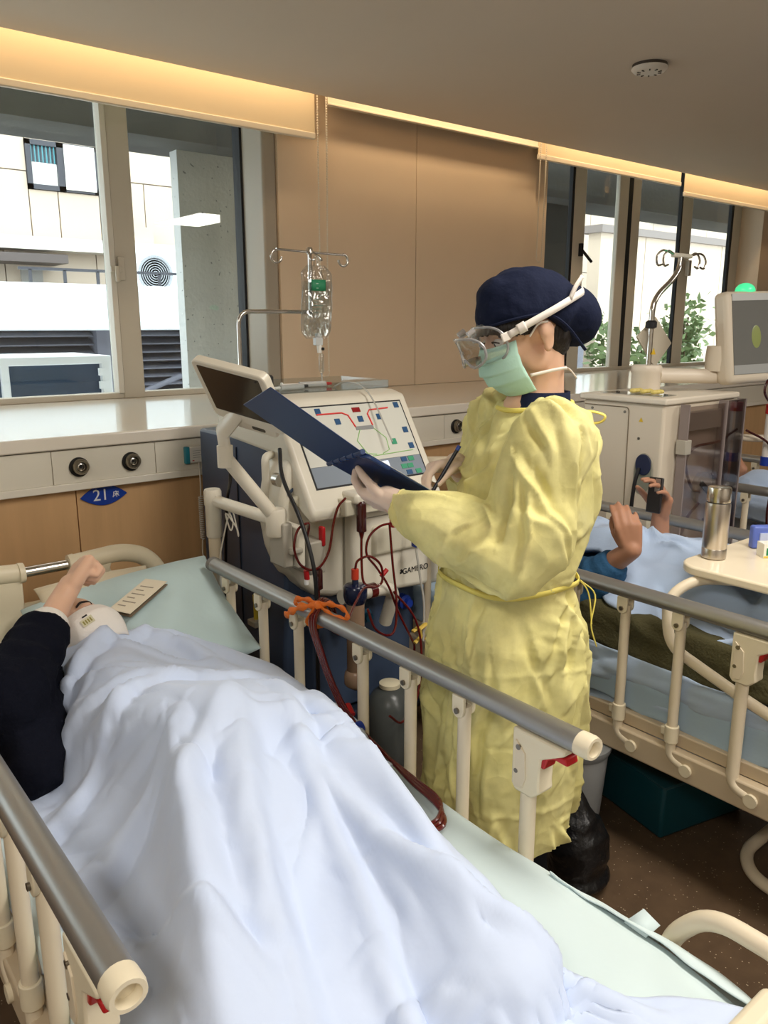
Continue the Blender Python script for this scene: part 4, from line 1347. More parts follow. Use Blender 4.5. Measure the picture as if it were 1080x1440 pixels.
MB().lathe([(0.030, -0.045), (0.033, -0.04), (0.033, 0.035), (0.028, 0.043)], EJ, 24).build('elbow', M_ARM, te)
SJ = Vector((1.115, 2.135, 1.165))
MB().tube([EJ + Vector((0, 0, 0.01)), EJ.lerp(SJ, 0.08) + Vector((0, 0, 0.01)), SJ], [0.024, 0.0215, 0.0205], 18).build('upper_arm', M_ARM, te)
MB().cyl(SJ + Vector((0, 0, -0.03)), SJ + Vector((0.0, 0, 0.035)), 0.024, n=20).build('wrist_joint', M_ARM, te)
# tablet: rectangle leaning back
a, b_, c_, e_ = Vector((1.007, 2.121, 1.456)), Vector((1.086, 1.865, 1.422)), Vector((1.198, 1.902, 1.244)), Vector((1.116, 2.159, 1.296))
ux = ((b_ - a) + (c_ - e_)).normalized(); uy = ((e_ - a) + (c_ - b_)); uy = (uy - ux * uy.dot(ux)).normalized(); un = ux.cross(uy).normalized()
if un.dot(Vector((0, 0, CAM_H)) - a) < 0: un = -un
ctr = (a + b_ + c_ + e_) / 4
def tq(u, v, w): return ctr + ux * u + uy * v + un * w
def rrect(w, h, r, k=5):
    o = []
    for cx, cy, a0 in ((w - r, h - r, 0), (-w + r, h - r, pi / 2), (-w + r, -h + r, pi), (w - r, -h + r, 3 * pi / 2)):
        o += [(cx + r * cos(a0 + i * pi / 2 / k), cy + r * sin(a0 + i * pi / 2 / k)) for i in range(k + 1)]
    return o
def plate(w, h, r, w0, w1, ox=0, oy=0):
    q = rrect(w, h, r)
    return MB().rings([[tq(u + ox, v + oy, w0) for u, v in q], [tq(u + ox, v + oy, w1) for u, v in q]])
plate(0.138, 0.104, 0.02, -0.022, 0.006).build('housing', M_ARM, te, bevel=0.004)
plate(0.116, 0.080, 0.004, 0.004, 0.0072, 0, -0.010).build('screen', mat('black_screen', (46, 42, 38), 0.12, spec=0.7), te)
plate(0.085, 0.022, 0.018, -0.020, 0.004, 0.015, 0.108).build('handle', M_ARM, te, bevel=0.004)
plate(0.026, 0.0065, 0.006, 0.003, 0.0046, 0.03, 0.113).build('grip_slot', mat('black_screen', (46, 42, 38), 0.12), te)
MB().tube([SJ + Vector((0, 0, 0.03)), SJ + Vector((-0.005, 0.0, 0.075)), tq(-0.03, 0.06, -0.03), tq(-0.03, 0.03, -0.022)], [0.022, 0.026, 0.026, 0.022], 14, flat=(1.2, 0.7)).build('bracket', M_ARM, te)
MB().lathe([(0.028, 0), (0.028, 0.05), (0.024, 0.055)], tq(0.02, 0.045, -0.07), 18).build('knuckle', M_GASKET, te)
MB().cyl(tq(0.105, -0.083, 0.006), tq(0.105, -0.083, 0.0085), 0.003, n=10).build('camera_lens', M_GASKET, te)
# cables
M_CABK = mat('black_cable', (24, 23, 24), 0.45)
MB().tube(smooth_path([(1.145, 2.18, 1.20), (1.19, 2.25, 1.08), (1.30, 2.5, 0.90), (1.34, 2.62, 0.5), (1.36, 2.7, 0.12)], 8), 0.0055, 8).build('cable', M_CABK, te)
MB().tube(smooth_path([(1.21, 2.40, 0.99), (1.24, 2.385, 0.95), (1.255, 2.37, 0.90), (1.245, 2.37, 0.87), (1.235, 2.38, 0.93), (1.262, 2.36, 0.88), (1.268, 2.36, 0.85), (1.25, 2.37, 0.94), (1.222, 2.40, 0.80), (1.215, 2.405, 0.73)], 6), 0.0028, 6).build('white_lead', mat('cord_white', (224, 218, 204), 0.5), te)
MB().box((1.155, 2.285, 0.70), (1.20, 2.315, 0.765)).build('handset', mat('panel_white', (226, 224, 214), 0.4), te, bevel=0.006)
# pen box hanging on the machine side
# ================================================================== DIALYSIS MACHINE BESIDE BED 21
M_MW = mat('machine_cream', (222, 216, 200), 0.35, var=0.02)
M_MW2 = mat('machine_cream_shadow_gap', (150, 144, 130), 0.5)
M_SLATE = mat('slate_blue_enamel', (66, 80, 104), 0.35, var=0.04)
M_SLATE2 = mat('dark_slate', (38, 46, 60), 0.4)
M_GREYP = mat('clamp_grey', (176, 170, 156), 0.45)
M_BLOOD = mat('blood_filled_tube', (92, 18, 18), 0.15, spec=0.6, coat=0.5)
M_BLOODD = mat('blood_dark', (58, 10, 12), 0.15, coat=0.5)
M_CLEARP = glass_mat('clear_plastic', (0.90, 0.92, 0.92), 1.2, 0.03)
M_TUBEW = mat('clear_tube', (214, 212, 204), 0.15, trans=0.35, coat=0.3)
M_BLUEC = mat('blue_clip', (28, 56, 150), 0.35)

dm = thing('dialysis_machine', 'cream and slate-blue dialysis machine with tilted touch panel at bed 21', 'medical machine', (1.66, 2.45, 0))
# base on castors
MB().box((1.38, 2.16, 0.085), (1.94, 2.86, 0.16)).build('base', M_SLATE2, dm, bevel=0.02, segs=3)
for x in (1.43, 1.89):
    for y in (2.22, 2.80):
        MB().lathe([(0.02, -0.02), (0.04, -0.018), (0.043, 0), (0.04, 0.018), (0.02, 0.02)], (x, y, 0.0435), 18, 'x').build('castor', M_GASKET, dm)
# slate cabinet behind, sloping side
MB().prism([(2.30, 0.16), (2.86, 0.16), (2.86, 1.16), (2.34, 1.16), (2.24, 0.95), (2.26, 0.55)], 1.385, 1.925, 'yz').build('cabinet', M_SLATE, dm, bevel=0.012)
MB().box((1.380, 2.56, 0.20), (1.387, 2.564, 1.12)).build('side_seam', M_SLATE2, dm)
# connector bay in the lower front
MB().box((1.46, 2.20, 0.17), (1.93, 2.30, 0.66)).build('connector_bay', M_SLATE, dm, bevel=0.01)
# white front shell: crescent cut on its left lower side
out = [(1.40, 1.16), (1.345, 1.10), (1.325, 1.0), (1.322, 0.90), (1.335, 0.82), (1.362, 0.75), (1.40, 0.69), (1.45, 0.645), (1.52, 0.625), (1.60, 0.625), (1.60, 1.16)]
MB().prism(out, 2.16, 2.32).build('front_shell', M_MW, dm, bevel=0.025, segs=4)
# raised centre column and right door
MB().prism([(1.565, 0.63), (1.99, 0.60), (1.985, 0.63), (1.975, 0.945), (1.565, 0.945)], 2.10, 2.30).build('front_door', M_MW, dm, bevel=0.022, segs=4)
MB().box((1.64, 2.085, 0.765), (1.90, 2.115, 0.875)).build('cover', mat('cover_cream', (206, 200, 180), 0.35), dm, bevel=0.016, segs=4)
MB().box((1.60, 2.097, 0.905), (1.97, 2.101, 0.908)).build('seam', M_MW2, dm)
MB().box((1.562, 2.150, 0.64), (1.567, 2.158, 0.94)).build('seam', M_MW2, dm)
# brand lettering on the door
M_INK = mat('black_print', (34, 32, 34), 0.5)
text_mesh('lettering', 'GAMBRO', 0.030, M_INK, dm, (1.845, 2.0985, 0.682), (1, 0, 0.0), (0, 0, 1))
lg = MB()
for k, (u, v) in enumerate(((0, 0), (0.008, 0.004), (0.002, 0.009))):
    lg.ball((1.776 + u, 2.0992, 0.680 + v), (0.005, 0.0012, 0.005), 10, 6)
lg.build('emblem', M_INK, dm)
# tilted operator head
HD = [(2.06, 0.930), (2.045, 0.965), (2.262, 1.305), (2.32, 1.318), (2.66, 1.318), (2.66, 1.16), (2.28, 1.13), (2.12, 0.96)]
hdp = MB().prism(HD, 1.365, 1.925, 'yz').build('control_head', M_MW, dm, bevel=0.014, segs=3)
o0 = Vector((0, 2.045, 0.965)); o1 = Vector((0, 2.262, 1.305))
tv = (o1 - o0).normalized(); L_ = (o1 - o0).length; nv_ = Vector((0, -tv.z, tv.y))
def hp(x, v, w):                       # v from the bottom of the sloping face, w outwards
    p = o0 + tv * v + nv_ * w
    return Vector((x, p.y, p.z))
def facebox(x0, x1, v0, v1, w0, w1):
    return MB().hexa([hp(x0, v0, w0), hp(x1, v0, w0), hp(x1, v1, w0), hp(x0, v1, w0), hp(x0, v0, w1), hp(x1, v0, w1), hp(x1, v1, w1), hp(x0, v1, w1)])
XA, XB, VA, VB = 1.415, 1.885, 0.085, 0.372
facebox(XA - 0.006, XB + 0.006, VA - 0.006, VB + 0.006, -0.002, 0.001).build('screen_border', M_GASKET, hdp)
M_LCD = mat('panel_film', (214, 214, 204), 0.25)
facebox(XA, XB, VA + 0.072, VB, 0.0, 0.0022).build('mimic_panel', M_LCD, hdp)
facebox(XA, XB, VA, VA + 0.071, 0.0, 0.0022).build('key_panel', mat('key_grey', (132, 142, 154), 0.35), hdp)
facebox(1.655, 1.735, VA + 0.012, VA + 0.064, 0.002, 0.0032).build('display', mat('lit_lcd', (226, 232, 246), 0.3, emit=0.35), hdp)
def q_(u, v):                          # fractions across and down the panel
    return XA + (XB - XA) * u, VB - (VB - VA) * v
def line(pts, w, m, nm):
    P = [hp(*q_(u, v), 0.0032) for u, v in pts]
    MB().tube(P, w, 6, flat=(1, 1)).build(nm, m, hdp)
M_RL = mat('red_line', (226, 70, 66), 0.4)
M_GL = mat('green_line', (150, 200, 120), 0.4)
line([(0.20, 0.10), (0.42, 0.10), (0.47, 0.14), (0.50, 0.30)], 0.0030, M_RL, 'red_line')
line([(0.86, 0.08), (0.68, 0.09), (0.65, 0.14), (0.66, 0.30)], 0.0030, M_RL, 'red_line')
line([(0.53, 0.34), (0.47, 0.48), (0.52, 0.66), (0.60, 0.68)], 0.0016, M_GL, 'green_line')
line([(0.66, 0.34), (0.74, 0.48), (0.73, 0.64), (0.66, 0.68)], 0.0016, M_GL, 'green_line')
line([(0.52, 0.70), (0.95, 0.68)], 0.0016, M_GL, 'green_line')
def key(u, v, m, w=0.011, h=0.011):
    x, vv = q_(u, v)
    facebox(x - w, x + w, vv - h, vv + h, 0.002, 0.0042).build('key', m, hdp)
M_KB = mat('key_blue', (44, 84, 126), 0.35)
M_KG = mat('key_green', (66, 156, 118), 0.35)
M_KR = mat('led_red', (140, 22, 26), 0.3)
for u, v in ((0.36, 0.21), (0.57, 0.20), (0.75, 0.19), (0.95, 0.05), (0.95, 0.40), (0.95, 0.62), (0.22, 0.06)):
    key(u, v, M_KB)
key(0.80, 0.54, M_KG)
key(0.56, 0.075, M_KR, 0.017, 0.009)
key(0.58, 0.32, mat('filter_grey', (140, 142, 142), 0.4), 0.038, 0.007)
for u, v, m in ((0.83, 0.79, M_KB), (0.90, 0.79, M_KG), (0.81, 0.88, M_KG), (0.87, 0.88, M_KG), (0.84, 0.965, M_KB), (0.93, 0.965, M_KG)):
    key(u, v, m, 0.0125, 0.0085)
# clear tray on top with syringes
TZ = 1.319
MB().box((1.40, 2.36, TZ), (1.93, 2.66, TZ + 0.004)).build('tray_floor', M_CLEARP, dm)
for a, b_ in (((1.40, 2.36, TZ), (1.93, 2.364, TZ + 0.03)), ((1.40, 2.656, TZ), (1.93, 2.66, TZ + 0.03)), ((1.40, 2.36, TZ), (1.404, 2.66, TZ + 0.03)), ((1.926, 2.36, TZ), (1.93, 2.66, TZ + 0.03))):
    MB().box(a, b_).build('tray_rim', M_CLEARP, dm)
def syringe(label, p, ang, capcol):
    d = Vector((cos(ang), sin(ang), 0)); p = Vector(p)
    t = thing('syringe', label, 'syringe', p)
    MB().cyl(p, p + d * 0.11, 0.0105, n=16).build('barrel', mat('syringe_clear', (224, 224, 220), 0.2, trans=0.4), t)
    MB().cyl(p - d * 0.07, p + d * 0.03, 0.0055, n=10).cyl(p - d * 0.073, p - d * 0.069, 0.011, n=14).build('plunger', mat('syringe_white', (236, 234, 228), 0.4), t)
    MB().cyl(p + d * 0.03, p + d * 0.04, 0.0098, n=14).build('stopper', M_GASKET, t)
    MB().cyl(p + d * 0.11, p + d * 0.135, 0.006, 0.005, n=12).build('tip_cap', capcol, t)
syringe('syringe with a black tip in the tray on the cream machine', (1.50, 2.44, TZ + 0.0147), 0.18, M_GASKET)
syringe('syringe with a red tip in the tray on the cream machine', (1.64, 2.53, TZ + 0.0147), -0.12, M_RED)
MB().box((1.76, 2.58, TZ + 0.004), (1.88, 2.63, TZ + 0.016))
# knob and blue crescent on the shell
MB().lathe([(0.021, 0.0), (0.021, -0.03), (0.017, -0.036)], (1.372, 2.16, 0.995), 22, 'y').build('knob', mat('cover_cream', (206, 200, 180), 0.35), dm)
cr = []
for k in range(13):
    a_ = pi * 0.1 + pi * 0.8 * k / 12
    cr.append((1.378 + 0.036 * cos(a_), 1.002 + 0.036 * sin(a_)))
for k in range(12, -1, -1):
    a_ = pi * 0.1 + pi * 0.8 * k / 12
    cr.append((1.376 + 0.026 * cos(a_), 1.000 + 0.027 * sin(a_)))
MB().prism(cr, 2.1565, 2.162).build('crescent_mark', M_SLATE, dm)
# side arm holder at the left of the head
MB().tube(fillet([(1.40, 2.30, 1.13), (1.325, 2.26, 1.13), (1.325, 2.26, 0.90)], 0.02), 0.013, 10).build('grab_handle', M_MW, dm)
MB().cyl((1.335, 2.18, 1.06), (1.335, 2.21, 1.06), 0.022, n=16).build('cable_gland', M_CHROME, dm)
# venous clamp and air detector
for a, b_, m, nm in (((1.270, 2.07, 0.80), (1.305, 2.16, 0.945), M_GREYP, 'detector_body'), ((1.315, 2.06, 0.795), (1.345, 2.16, 0.93), M_MW, 'detector_jaw'),
                     ((1.352, 2.05, 0.765), (1.415, 2.16, 0.875), M_GREYP, 'line_clamp'), ((1.285, 2.05, 0.845), (1.33, 2.075, 0.865), M_GREYP, 'clip_arm')):
    MB().box(a, b_).build(nm, m, dm, bevel=0.006)
MB().box((1.400, 2.045, 0.855), (1.414, 2.07, 0.92)).build('red_lever', M_RED, dm, bevel=0.005)
# bracket that carries the arterial chamber
MB().prism([(1.475, 0.945), (1.62, 0.945), (1.64, 0.965), (1.63, 0.99), (1.475, 1.0)], 2.02, 2.12).build('chamber_bracket', mat('cover_cream', (206, 200, 180), 0.35), dm, bevel=0.006)
MB().box((1.50, 2.0, 0.985), (1.60, 2.1, 1.02)).build('pump_cover', M_MW, dm, bevel=0.01)
# dialyser holder arm
MB().tube(fillet([(1.72, 2.12, 0.50), (1.71, 2.06, 0.63), (1.66, 2.045, 0.662), (1.47, 2.045, 0.668)], 0.05, 6), 0.024, 14).build('dialyser_arm', M_MW, dm)
MB().cyl((1.585, 2.045, 0.665), (1.612, 2.045, 0.665), 0.0265, n=18).build('arm_band', M_BLOOD, dm)
# connectors in the bay
for x, z, m in ((1.56, 0.50, M_RED), (1.67, 0.52, mat('connector_teal', (30, 92, 120), 0.4)), (1.86, 0.53, M_BLUEC)):
    MB().lathe([(0.028, 0.0), (0.028, -0.03), (0.016, -0.035), (0.016, -0.055)], (x, 2.20, z), 18, 'y').build('connector', m, dm)
# IV rods
M_ROD = M_STEELROD
rod = fillet([(1.435, 2.60, 1.30), (1.435, 2.60, 1.598), (1.745, 2.60, 1.598)], 0.05, 7)
MB().tube(rod, 0.0075, 12).build('iv_rod', M_ROD, dm)
MB().cyl((1.745, 2.60, 1.58), (1.745, 2.60, 1.82), 0.0075, n=12).build('iv_rod', M_ROD, dm)
bar = MB().cyl((1.60, 2.60, 1.818), (1.90, 2.60, 1.812), 0.0045, n=10).build('iv_crossbar', M_ROD, dm)
for s, x in ((-1, 1.60), (1, 1.90)):
    hk = [(x + s * (0.0 + 0.022 * sin(a_)), 2.60, 1.815 - 0.022 + 0.022 * cos(a_)) for a_ in [k * 1.5 * pi / 12 for k in range(13)]]
    MB().tube(hk, 0.0045, 10).build('hook', M_ROD, bar)
MB().lathe([(0.008, -0.012), (0.012, -0.008), (0.012, 0.008), (0.008, 0.014)], (1.745, 2.60, 1.818), 16).build('boss', M_ROD, bar)
for s in (-1, 1):
    MB().tube(smooth_path([(1.745 + s * 0.004, 2.595, 1.815), (1.745 + s * 0.02, 2.57, 1.80), (1.745 + s * 0.024, 2.555, 1.785), (1.745 + s * 0.012, 2.55, 1.785)], 4), 0.0035, 8).build('hook', M_ROD, bar)

# ---- IV bag
iv = thing('iv_bag', 'clear soft saline bag with a green label hanging from the steel hook', 'iv bag', (1.735, 2.545, 1.50))
def ivs(sg):
    def fn(s, t):
        u = s * 2 - 1
        z = 1.765 - 0.265 * t
        w = 0.064 * (0.62 + 0.45 * min(1, t / 0.10)) * (1 - 0.35 * max(0, (t - 0.85) / 0.15) ** 2)
        th = (0.006 + 0.022 * sin(pi * min(1, t * 1.02)) ** 0.7 * (0.6 + 0.5 * t)) * max(0, 1 - abs(u) ** 2.5) ** 0.6
        cr_ = (0.010 * noise.noise((u * 4, t * 6, sg)) + 0.012 * (crumple((u * 0.05, t * 0.26, sg), 26, (1, 1, 1), 3 + sg) - 0.4)) * (1 - abs(u) ** 3)
        return (1.737 + u * w + 0.004 * sin(t * 5), 2.548 + sg * (th + cr_), z)
    return fn
m = MB(); m.sheet(ivs(1), 30, 54); m.sheet(ivs(-1), 30, 54)
iv_m = m.build('bag', glass_mat('bag_film', (0.95, 0.96, 0.96), 3.5, 0.05), iv, angle=3.2)
def ivw(sg):
    f = ivs(sg)
    def fn(s, t):
        p = f(0.06 + 0.88 * s, 0.22 + 0.74 * t)
        return (p[0], 2.548 + (p[1] - 2.548) * 0.82, p[2])
    return fn
m = MB(); m.sheet(ivw(1), 24, 40); m.sheet(ivw(-1), 24, 40)
m.build('saline', glass_mat('saline_water', (0.86, 0.90, 0.91), 1.6, 0.0), iv, angle=3.2)
def lbl(z0, z1, x0, x1, nm, mm):
    def fn(s, t):
        return (x0 + (x1 - x0) * s, 2.548 - 0.032 - 0.004 * sin(pi * s), z0 + (z1 - z0) * t)
    return MB().sheet(fn, 8, 3).build(nm, mm, iv, solid=0.0006, angle=3.2)
gl = lbl(1.672, 1.712, 1.694, 1.758, 'label', mat('label_green', (44, 132, 92), 0.5))
for k in range(4):
    lbl(1.705 - 0.008 * k, 1.7065 - 0.008 * k, 1.70, 1.752 - 0.008 * (k % 2), 'print_line', mat('label_ink', (214, 230, 220), 0.6))
for k in range(6):
    lbl(1.655 - 0.012 * k, 1.6565 - 0.012 * k, 1.70, 1.745 - 0.01 * (k % 3), 'print_line', mat('label_teal_ink', (60, 130, 120), 0.6))
MB().tube(fillet([(1.728, 2.548, 1.763), (1.733, 2.548, 1.80), (1.745, 2.552, 1.80), (1.745, 2.548, 1.763)], 0.012), 0.004, 8).build('hanger', M_CLEARP, iv)
MB().box((1.725, 2.538, 1.475), (1.757, 2.560, 1.505)).cyl((1.741, 2.548, 1.505), (1.741, 2.548, 1.52), 0.012, n=14).build('port', mat('port_clear', (222, 224, 222), 0.2, trans=0.3), iv, bevel=0.003)
MB().cyl((1.745, 2.548, 1.478), (1.746, 2.548, 1.448), 0.010, 0.008, n=14).build('spike', mat('syringe_white', (236, 234, 228), 0.4), iv)
MB().cyl((1.754, 2.541, 1.462), (1.756, 2.535, 1.462), 0.006, n=10).build('spike_cap', M_GASKET, iv)
MB().lathe([(0.006, 0.05), (0.010, 0.045), (0.010, -0.012), (0.004, -0.028)], (1.752, 2.545, 1.395), 14).build('drip_chamber', M_CLEARP, iv)
MB().tube(smooth_path([(1.752, 2.545, 1.372), (1.754, 2.53, 1.30), (1.75, 2.40, 1.345), (1.745, 2.25, 1.32), (1.735, 2.10, 1.16)], 6), 0.0028, 8).build('line', M_TUBEW, iv)

# ---- dialyser
dz = thing('dialyser', 'upright dialyser cartridge with navy caps clipped to the cream machine', 'filter', (1.497, 2.0, 0.36))
MB().cyl((1.497, 2.002, 0.395), (1.497, 2.002, 0.675), 0.0305, n=28).build('cartridge', mat('dialyser_fibre', (156, 128, 106), 0.2, coat=0.6), dz)
MB().lathe([(0.031, 0.655), (0.037, 0.665), (0.040, 0.68), (0.040, 0.71), (0.034, 0.718), (0.012, 0.722), (0.010, 0.74)], (1.497, 2.002, 0), 28).build('top_cap', mat('navy_cap', (20, 28, 58), 0.25, coat=0.4), dz)
MB().lathe([(0.010, 0.345), (0.034, 0.362), (0.040, 0.37), (0.040, 0.395), (0.037, 0.41), (0.031, 0.418)], (1.497, 2.002, 0), 28).build('bottom_cap', mat('clear_cap', (168, 140, 118), 0.2), dz)
MB().cyl((1.497, 2.002, 0.738), (1.497, 2.002, 0.772), 0.0125, n=14).build('red_fitting', mat('orange_red', (206, 66, 40), 0.4), dz)
MB().box((1.492, 1.970, 0.52), (1.515, 1.974, 0.575)).build('label', M_SIGNW, dz)
MB().cyl((1.455, 2.01, 0.60), (1.425, 2.03, 0.60), 0.012, n=12).build('side_port', M_GREYP, dz)

# ---- blood lines
M_TB = 0.0042
def hose(label, pts, r, m, k=7, extra=None):
    t = thing('blood_line', label, 'tube', Vector(pts[0]))
    MB().tube(smooth_path(pts, k), r, 8).build('tubing', m, t)
    if extra: extra(t)
    return t
def ex1(t):
    MB().lathe([(0.008, 0.90), (0.0165, 0.895), (0.0165, 0.985), (0.010, 0.995)], (1.527, 2.005, 0), 18).build('drip_chamber', M_BLOODD, t)
    MB().cyl((1.527, 2.005, 0.90), (1.527, 2.005, 0.87), 0.012, 0.005, n=12).build('funnel', M_BLOOD, t)
hose('dark red line with a long drip chamber dropping straight to the dialyser', [(1.527, 2.005, 0.90), (1.525, 2.004, 0.82), (1.522, 1.995, 0.74), (1.53, 1.985, 0.715), (1.565, 1.985, 0.70)], M_TB, M_BLOOD, extra=ex1)
hose('dark red line arching over the navy dialyser cap', [(1.497, 2.002, 0.772), (1.508, 2.0, 0.800), (1.55, 1.99, 0.808), (1.592, 1.985, 0.770), (1.597, 1.985, 0.715), (1.57, 1.985, 0.700), (1.50, 1.96, 0.716), (1.42, 1.90, 0.70), (1.30, 1.78, 0.71), (1.165, 1.66, 0.795)], M_TB, M_BLOOD)
def ex2(t):
    MB().lathe([(0.007, 0.72), (0.0135, 0.725), (0.0135, 0.785), (0.008, 0.795)], (1.372, 2.03, 0), 16).build('chamber', M_BLOODD, t)
    MB().cyl((1.325, 2.03, 0.795), (1.328, 2.03, 0.765), 0.009, n=10).build('red_clip', M_RED, t)
    MB().cyl((1.325, 2.03, 0.765), (1.325, 2.03, 0.748), 0.007, n=10).build('white_end', M_SIGNW, t)
hose('dark red line looping round the grey line clamp', [(1.475, 2.02, 1.010), (1.445, 2.02, 0.985), (1.425, 2.02, 0.93), (1.408, 2.02, 0.85), (1.375, 2.02, 0.803), (1.335, 2.02, 0.797), (1.295, 2.02, 0.825), (1.276, 2.02, 0.88), (1.292, 2.02, 0.935), (1.328, 2.02, 0.95), (1.345, 2.04, 0.93), (1.350, 2.06, 0.89)], M_TB, M_BLOOD, extra=ex2)
hose('short dark red line below the grey line clamp', [(1.372, 2.03, 0.722), (1.371, 2.03, 0.66), (1.365, 2.02, 0.60)], 0.0036, M_BLOOD)
def ex3(t):
    MB().box((1.655, 2.0, 0.885), (1.69, 2.02, 0.915)).build('red_clip', M_RED, t, bevel=0.004)
    MB().cyl((1.605, 2.0, 0.725), (1.63, 2.0, 0.745), 0.008, n=10).build('red_sleeve', M_RED, t)
hose('dark red line hanging in a wide S beside the cream door', [(1.665, 2.012, 0.90), (1.61, 2.015, 0.895), (1.565, 2.015, 0.865), (1.555, 2.015, 0.81), (1.595, 2.012, 0.755), (1.645, 2.01, 0.68), (1.685, 2.005, 0.58), (1.735, 2.0, 0.48), (1.757, 2.0, 0.43), (1.74, 2.0, 0.36)], M_TB, M_BLOOD, extra=ex3)
hose('dark red line falling to a low loop under the dialyser arm', [(1.645, 2.005, 0.90), (1.655, 2.0, 0.76), (1.668, 1.995, 0.63), (1.658, 1.99, 0.53), (1.62, 1.985, 0.515), (1.565, 1.985, 0.555), (1.535, 1.985, 0.63)], M_TB, M_BLOOD)
hose('dark red line sweeping low behind the bed rail', [(1.66, 2.0, 0.66), (1.74, 1.98, 0.55), (1.755, 1.96, 0.42), (1.70, 1.92, 0.28), (1.60, 1.88, 0.24), (1.52, 1.85, 0.30)], M_TB, M_BLOOD)
hose('clear plastic line with a blue clip in front of the cream door', [(1.775, 2.02, 0.80), (1.79, 2.01, 0.68), (1.80, 2.0, 0.58), (1.79, 1.99, 0.45)], 0.004, M_TUBEW,
     extra=lambda t: MB().box((1.764, 2.008, 0.795), (1.788, 2.032, 0.84)).build('blue_clip', M_BLUEC, t, bevel=0.004))
# the lines that run over the rail to the patient's arm
def ex4(t):
    MB().cyl((1.088, 1.50, 0.612), (1.084, 1.475, 0.596), 0.014, n=12).build('red_clamp', M_RED, t)
def ex5(t):
    MB().lathe([(0.008, -0.008), (0.017, -0.006), (0.017, 0.006), (0.008, 0.008)], (1.078, 1.43, 0.584), 14, 'x').build('blue_clamp', M_BLUEC, t)
for k, (lab_, exx) in enumerate((('dark red patient line with a red clamp under the orange ribbon', ex4), ('dark red patient line with a blue clamp under the orange ribbon', ex5),
                               ('plain dark red patient line hanging from the orange ribbon', None))):
    o = 0.011 * k
    hose(lab_, [(1.19, 1.70 - o, 0.77), (1.15, 1.665 - o, 0.835), (1.11, 1.65 - o, 0.842), (1.076, 1.635 - o, 0.800), (1.074, 1.60 - o, 0.735), (1.075, 1.545 - o, 0.655), (1.075, 1.47 - o, 0.590 + 0.003 * k),
                (1.068, 1.34 - o, 0.568), (1.058 - o * 0.6, 1.20, 0.563), (1.045 - o * 0.8, 1.105 - o * 0.6, 0.563), (0.99, 1.055 - o, 0.564), (0.92, 1.06 - o, 0.566)], 0.0050, M_BLOOD, extra=exx)
# ---- orange ribbon tied round the rail
rb = thing('ribbon', 'orange ribbon tied in a bow round the grey bed rail', 'ribbon', (1.11, 1.65, 0.81))
M_OR = mat('orange_ribbon', (232, 118, 34), 0.5, var=0.1, vscale=40)
def ribbon(pts, w, nm):
    P = smooth_path(pts, 6)
    up = Vector((0.2, 0.1, 1)).normalized()
    vs = []
    for i, p in enumerate(P):
        d = (P[min(i + 1, len(P) - 1)] - P[max(i - 1, 0)]).normalized()
        s = d.cross(Vector((1, 0.2, 0.1))).normalized() * w * (0.7 + 0.3 * sin(i * 1.3))
        vs += [p - s, p + s]
    fs = [(2 * i, 2 * i + 1, 2 * i + 3, 2 * i + 2) for i in range(len(P) - 1)]
    MB().add(vs, fs).build(nm, M_OR, rb, solid=0.0015, angle=3.2)
MB().tube([(1.11 + 0.028 * cos(a_), 1.65 + 0.01 * sin(a_ * 2), 0.806 + 0.028 * sin(a_)) for a_ in [k * 2 * pi / 16 for k in range(16)]], 0.006, 8, closed=True, flat=(1.6, 0.5)).build('wrap', M_OR, rb)
K = Vector((1.10, 1.63, 0.842))
ribbon([K, K + Vector((0.01, -0.04, 0.012)), K + Vector((0.015, -0.095, 0.010)), K + Vector((0.01, -0.105, -0.010)), K + Vector((0.005, -0.05, -0.014)), K], 0.010, 'loop')
ribbon([K, K + Vector((-0.01, 0.03, 0.008)), K + Vector((-0.02, 0.075, 0.0)), K + Vector((-0.02, 0.07, -0.014)), K + Vector((-0.01, 0.03, -0.008)), K], 0.010, 'loop')
ribbon([K, K + Vector((-0.025, 0.04, -0.01)), K + Vector((-0.035, 0.085, -0.035)), K + Vector((-0.035, 0.11, -0.055))], 0.012, 'tail')
MB().ball(K, (0.012, 0.012, 0.012), 12, 8).build('knot', M_OR, rb)
# ---- black cable down the machine front, yellow pen pot, green connectors by the wall
tag(MB().tube(smooth_path([(1.345, 2.20, 1.16), (1.31, 2.13, 1.08), (1.305, 2.03, 0.97), (1.30, 1.96, 0.86), (1.298, 1.935, 0.75), (1.298, 1.935, 0.5), (1.30, 1.94, 0.2), (1.36, 2.05, 0.012), (1.5, 2.1, 0.012)], 8), 0.0065, 10).build('power_cable', M_CABK), 'thick black cable hanging in front of the cream machine', 'cable')
pn = thing('yellow_marker', 'yellow marker standing in a small clip below the terminal arm', 'marker', (1.36, 2.42, 0.45))
MB().cyl((1.36, 2.42, 0.505), (1.36, 2.42, 0.575), 0.010, n=14).build('barrel', mat('marker_yellow', (214, 190, 60), 0.4), pn)
MB().cyl((1.36, 2.42, 0.575), (1.36, 2.42, 0.60), 0.011, n=14).build('cap', mat('marker_cap', (230, 208, 90), 0.4), pn)
MB().box((1.335, 2.39, 0.485), (1.386, 2.445, 0.508)).build('clip', M_GREYP, pn, bevel=0.004)
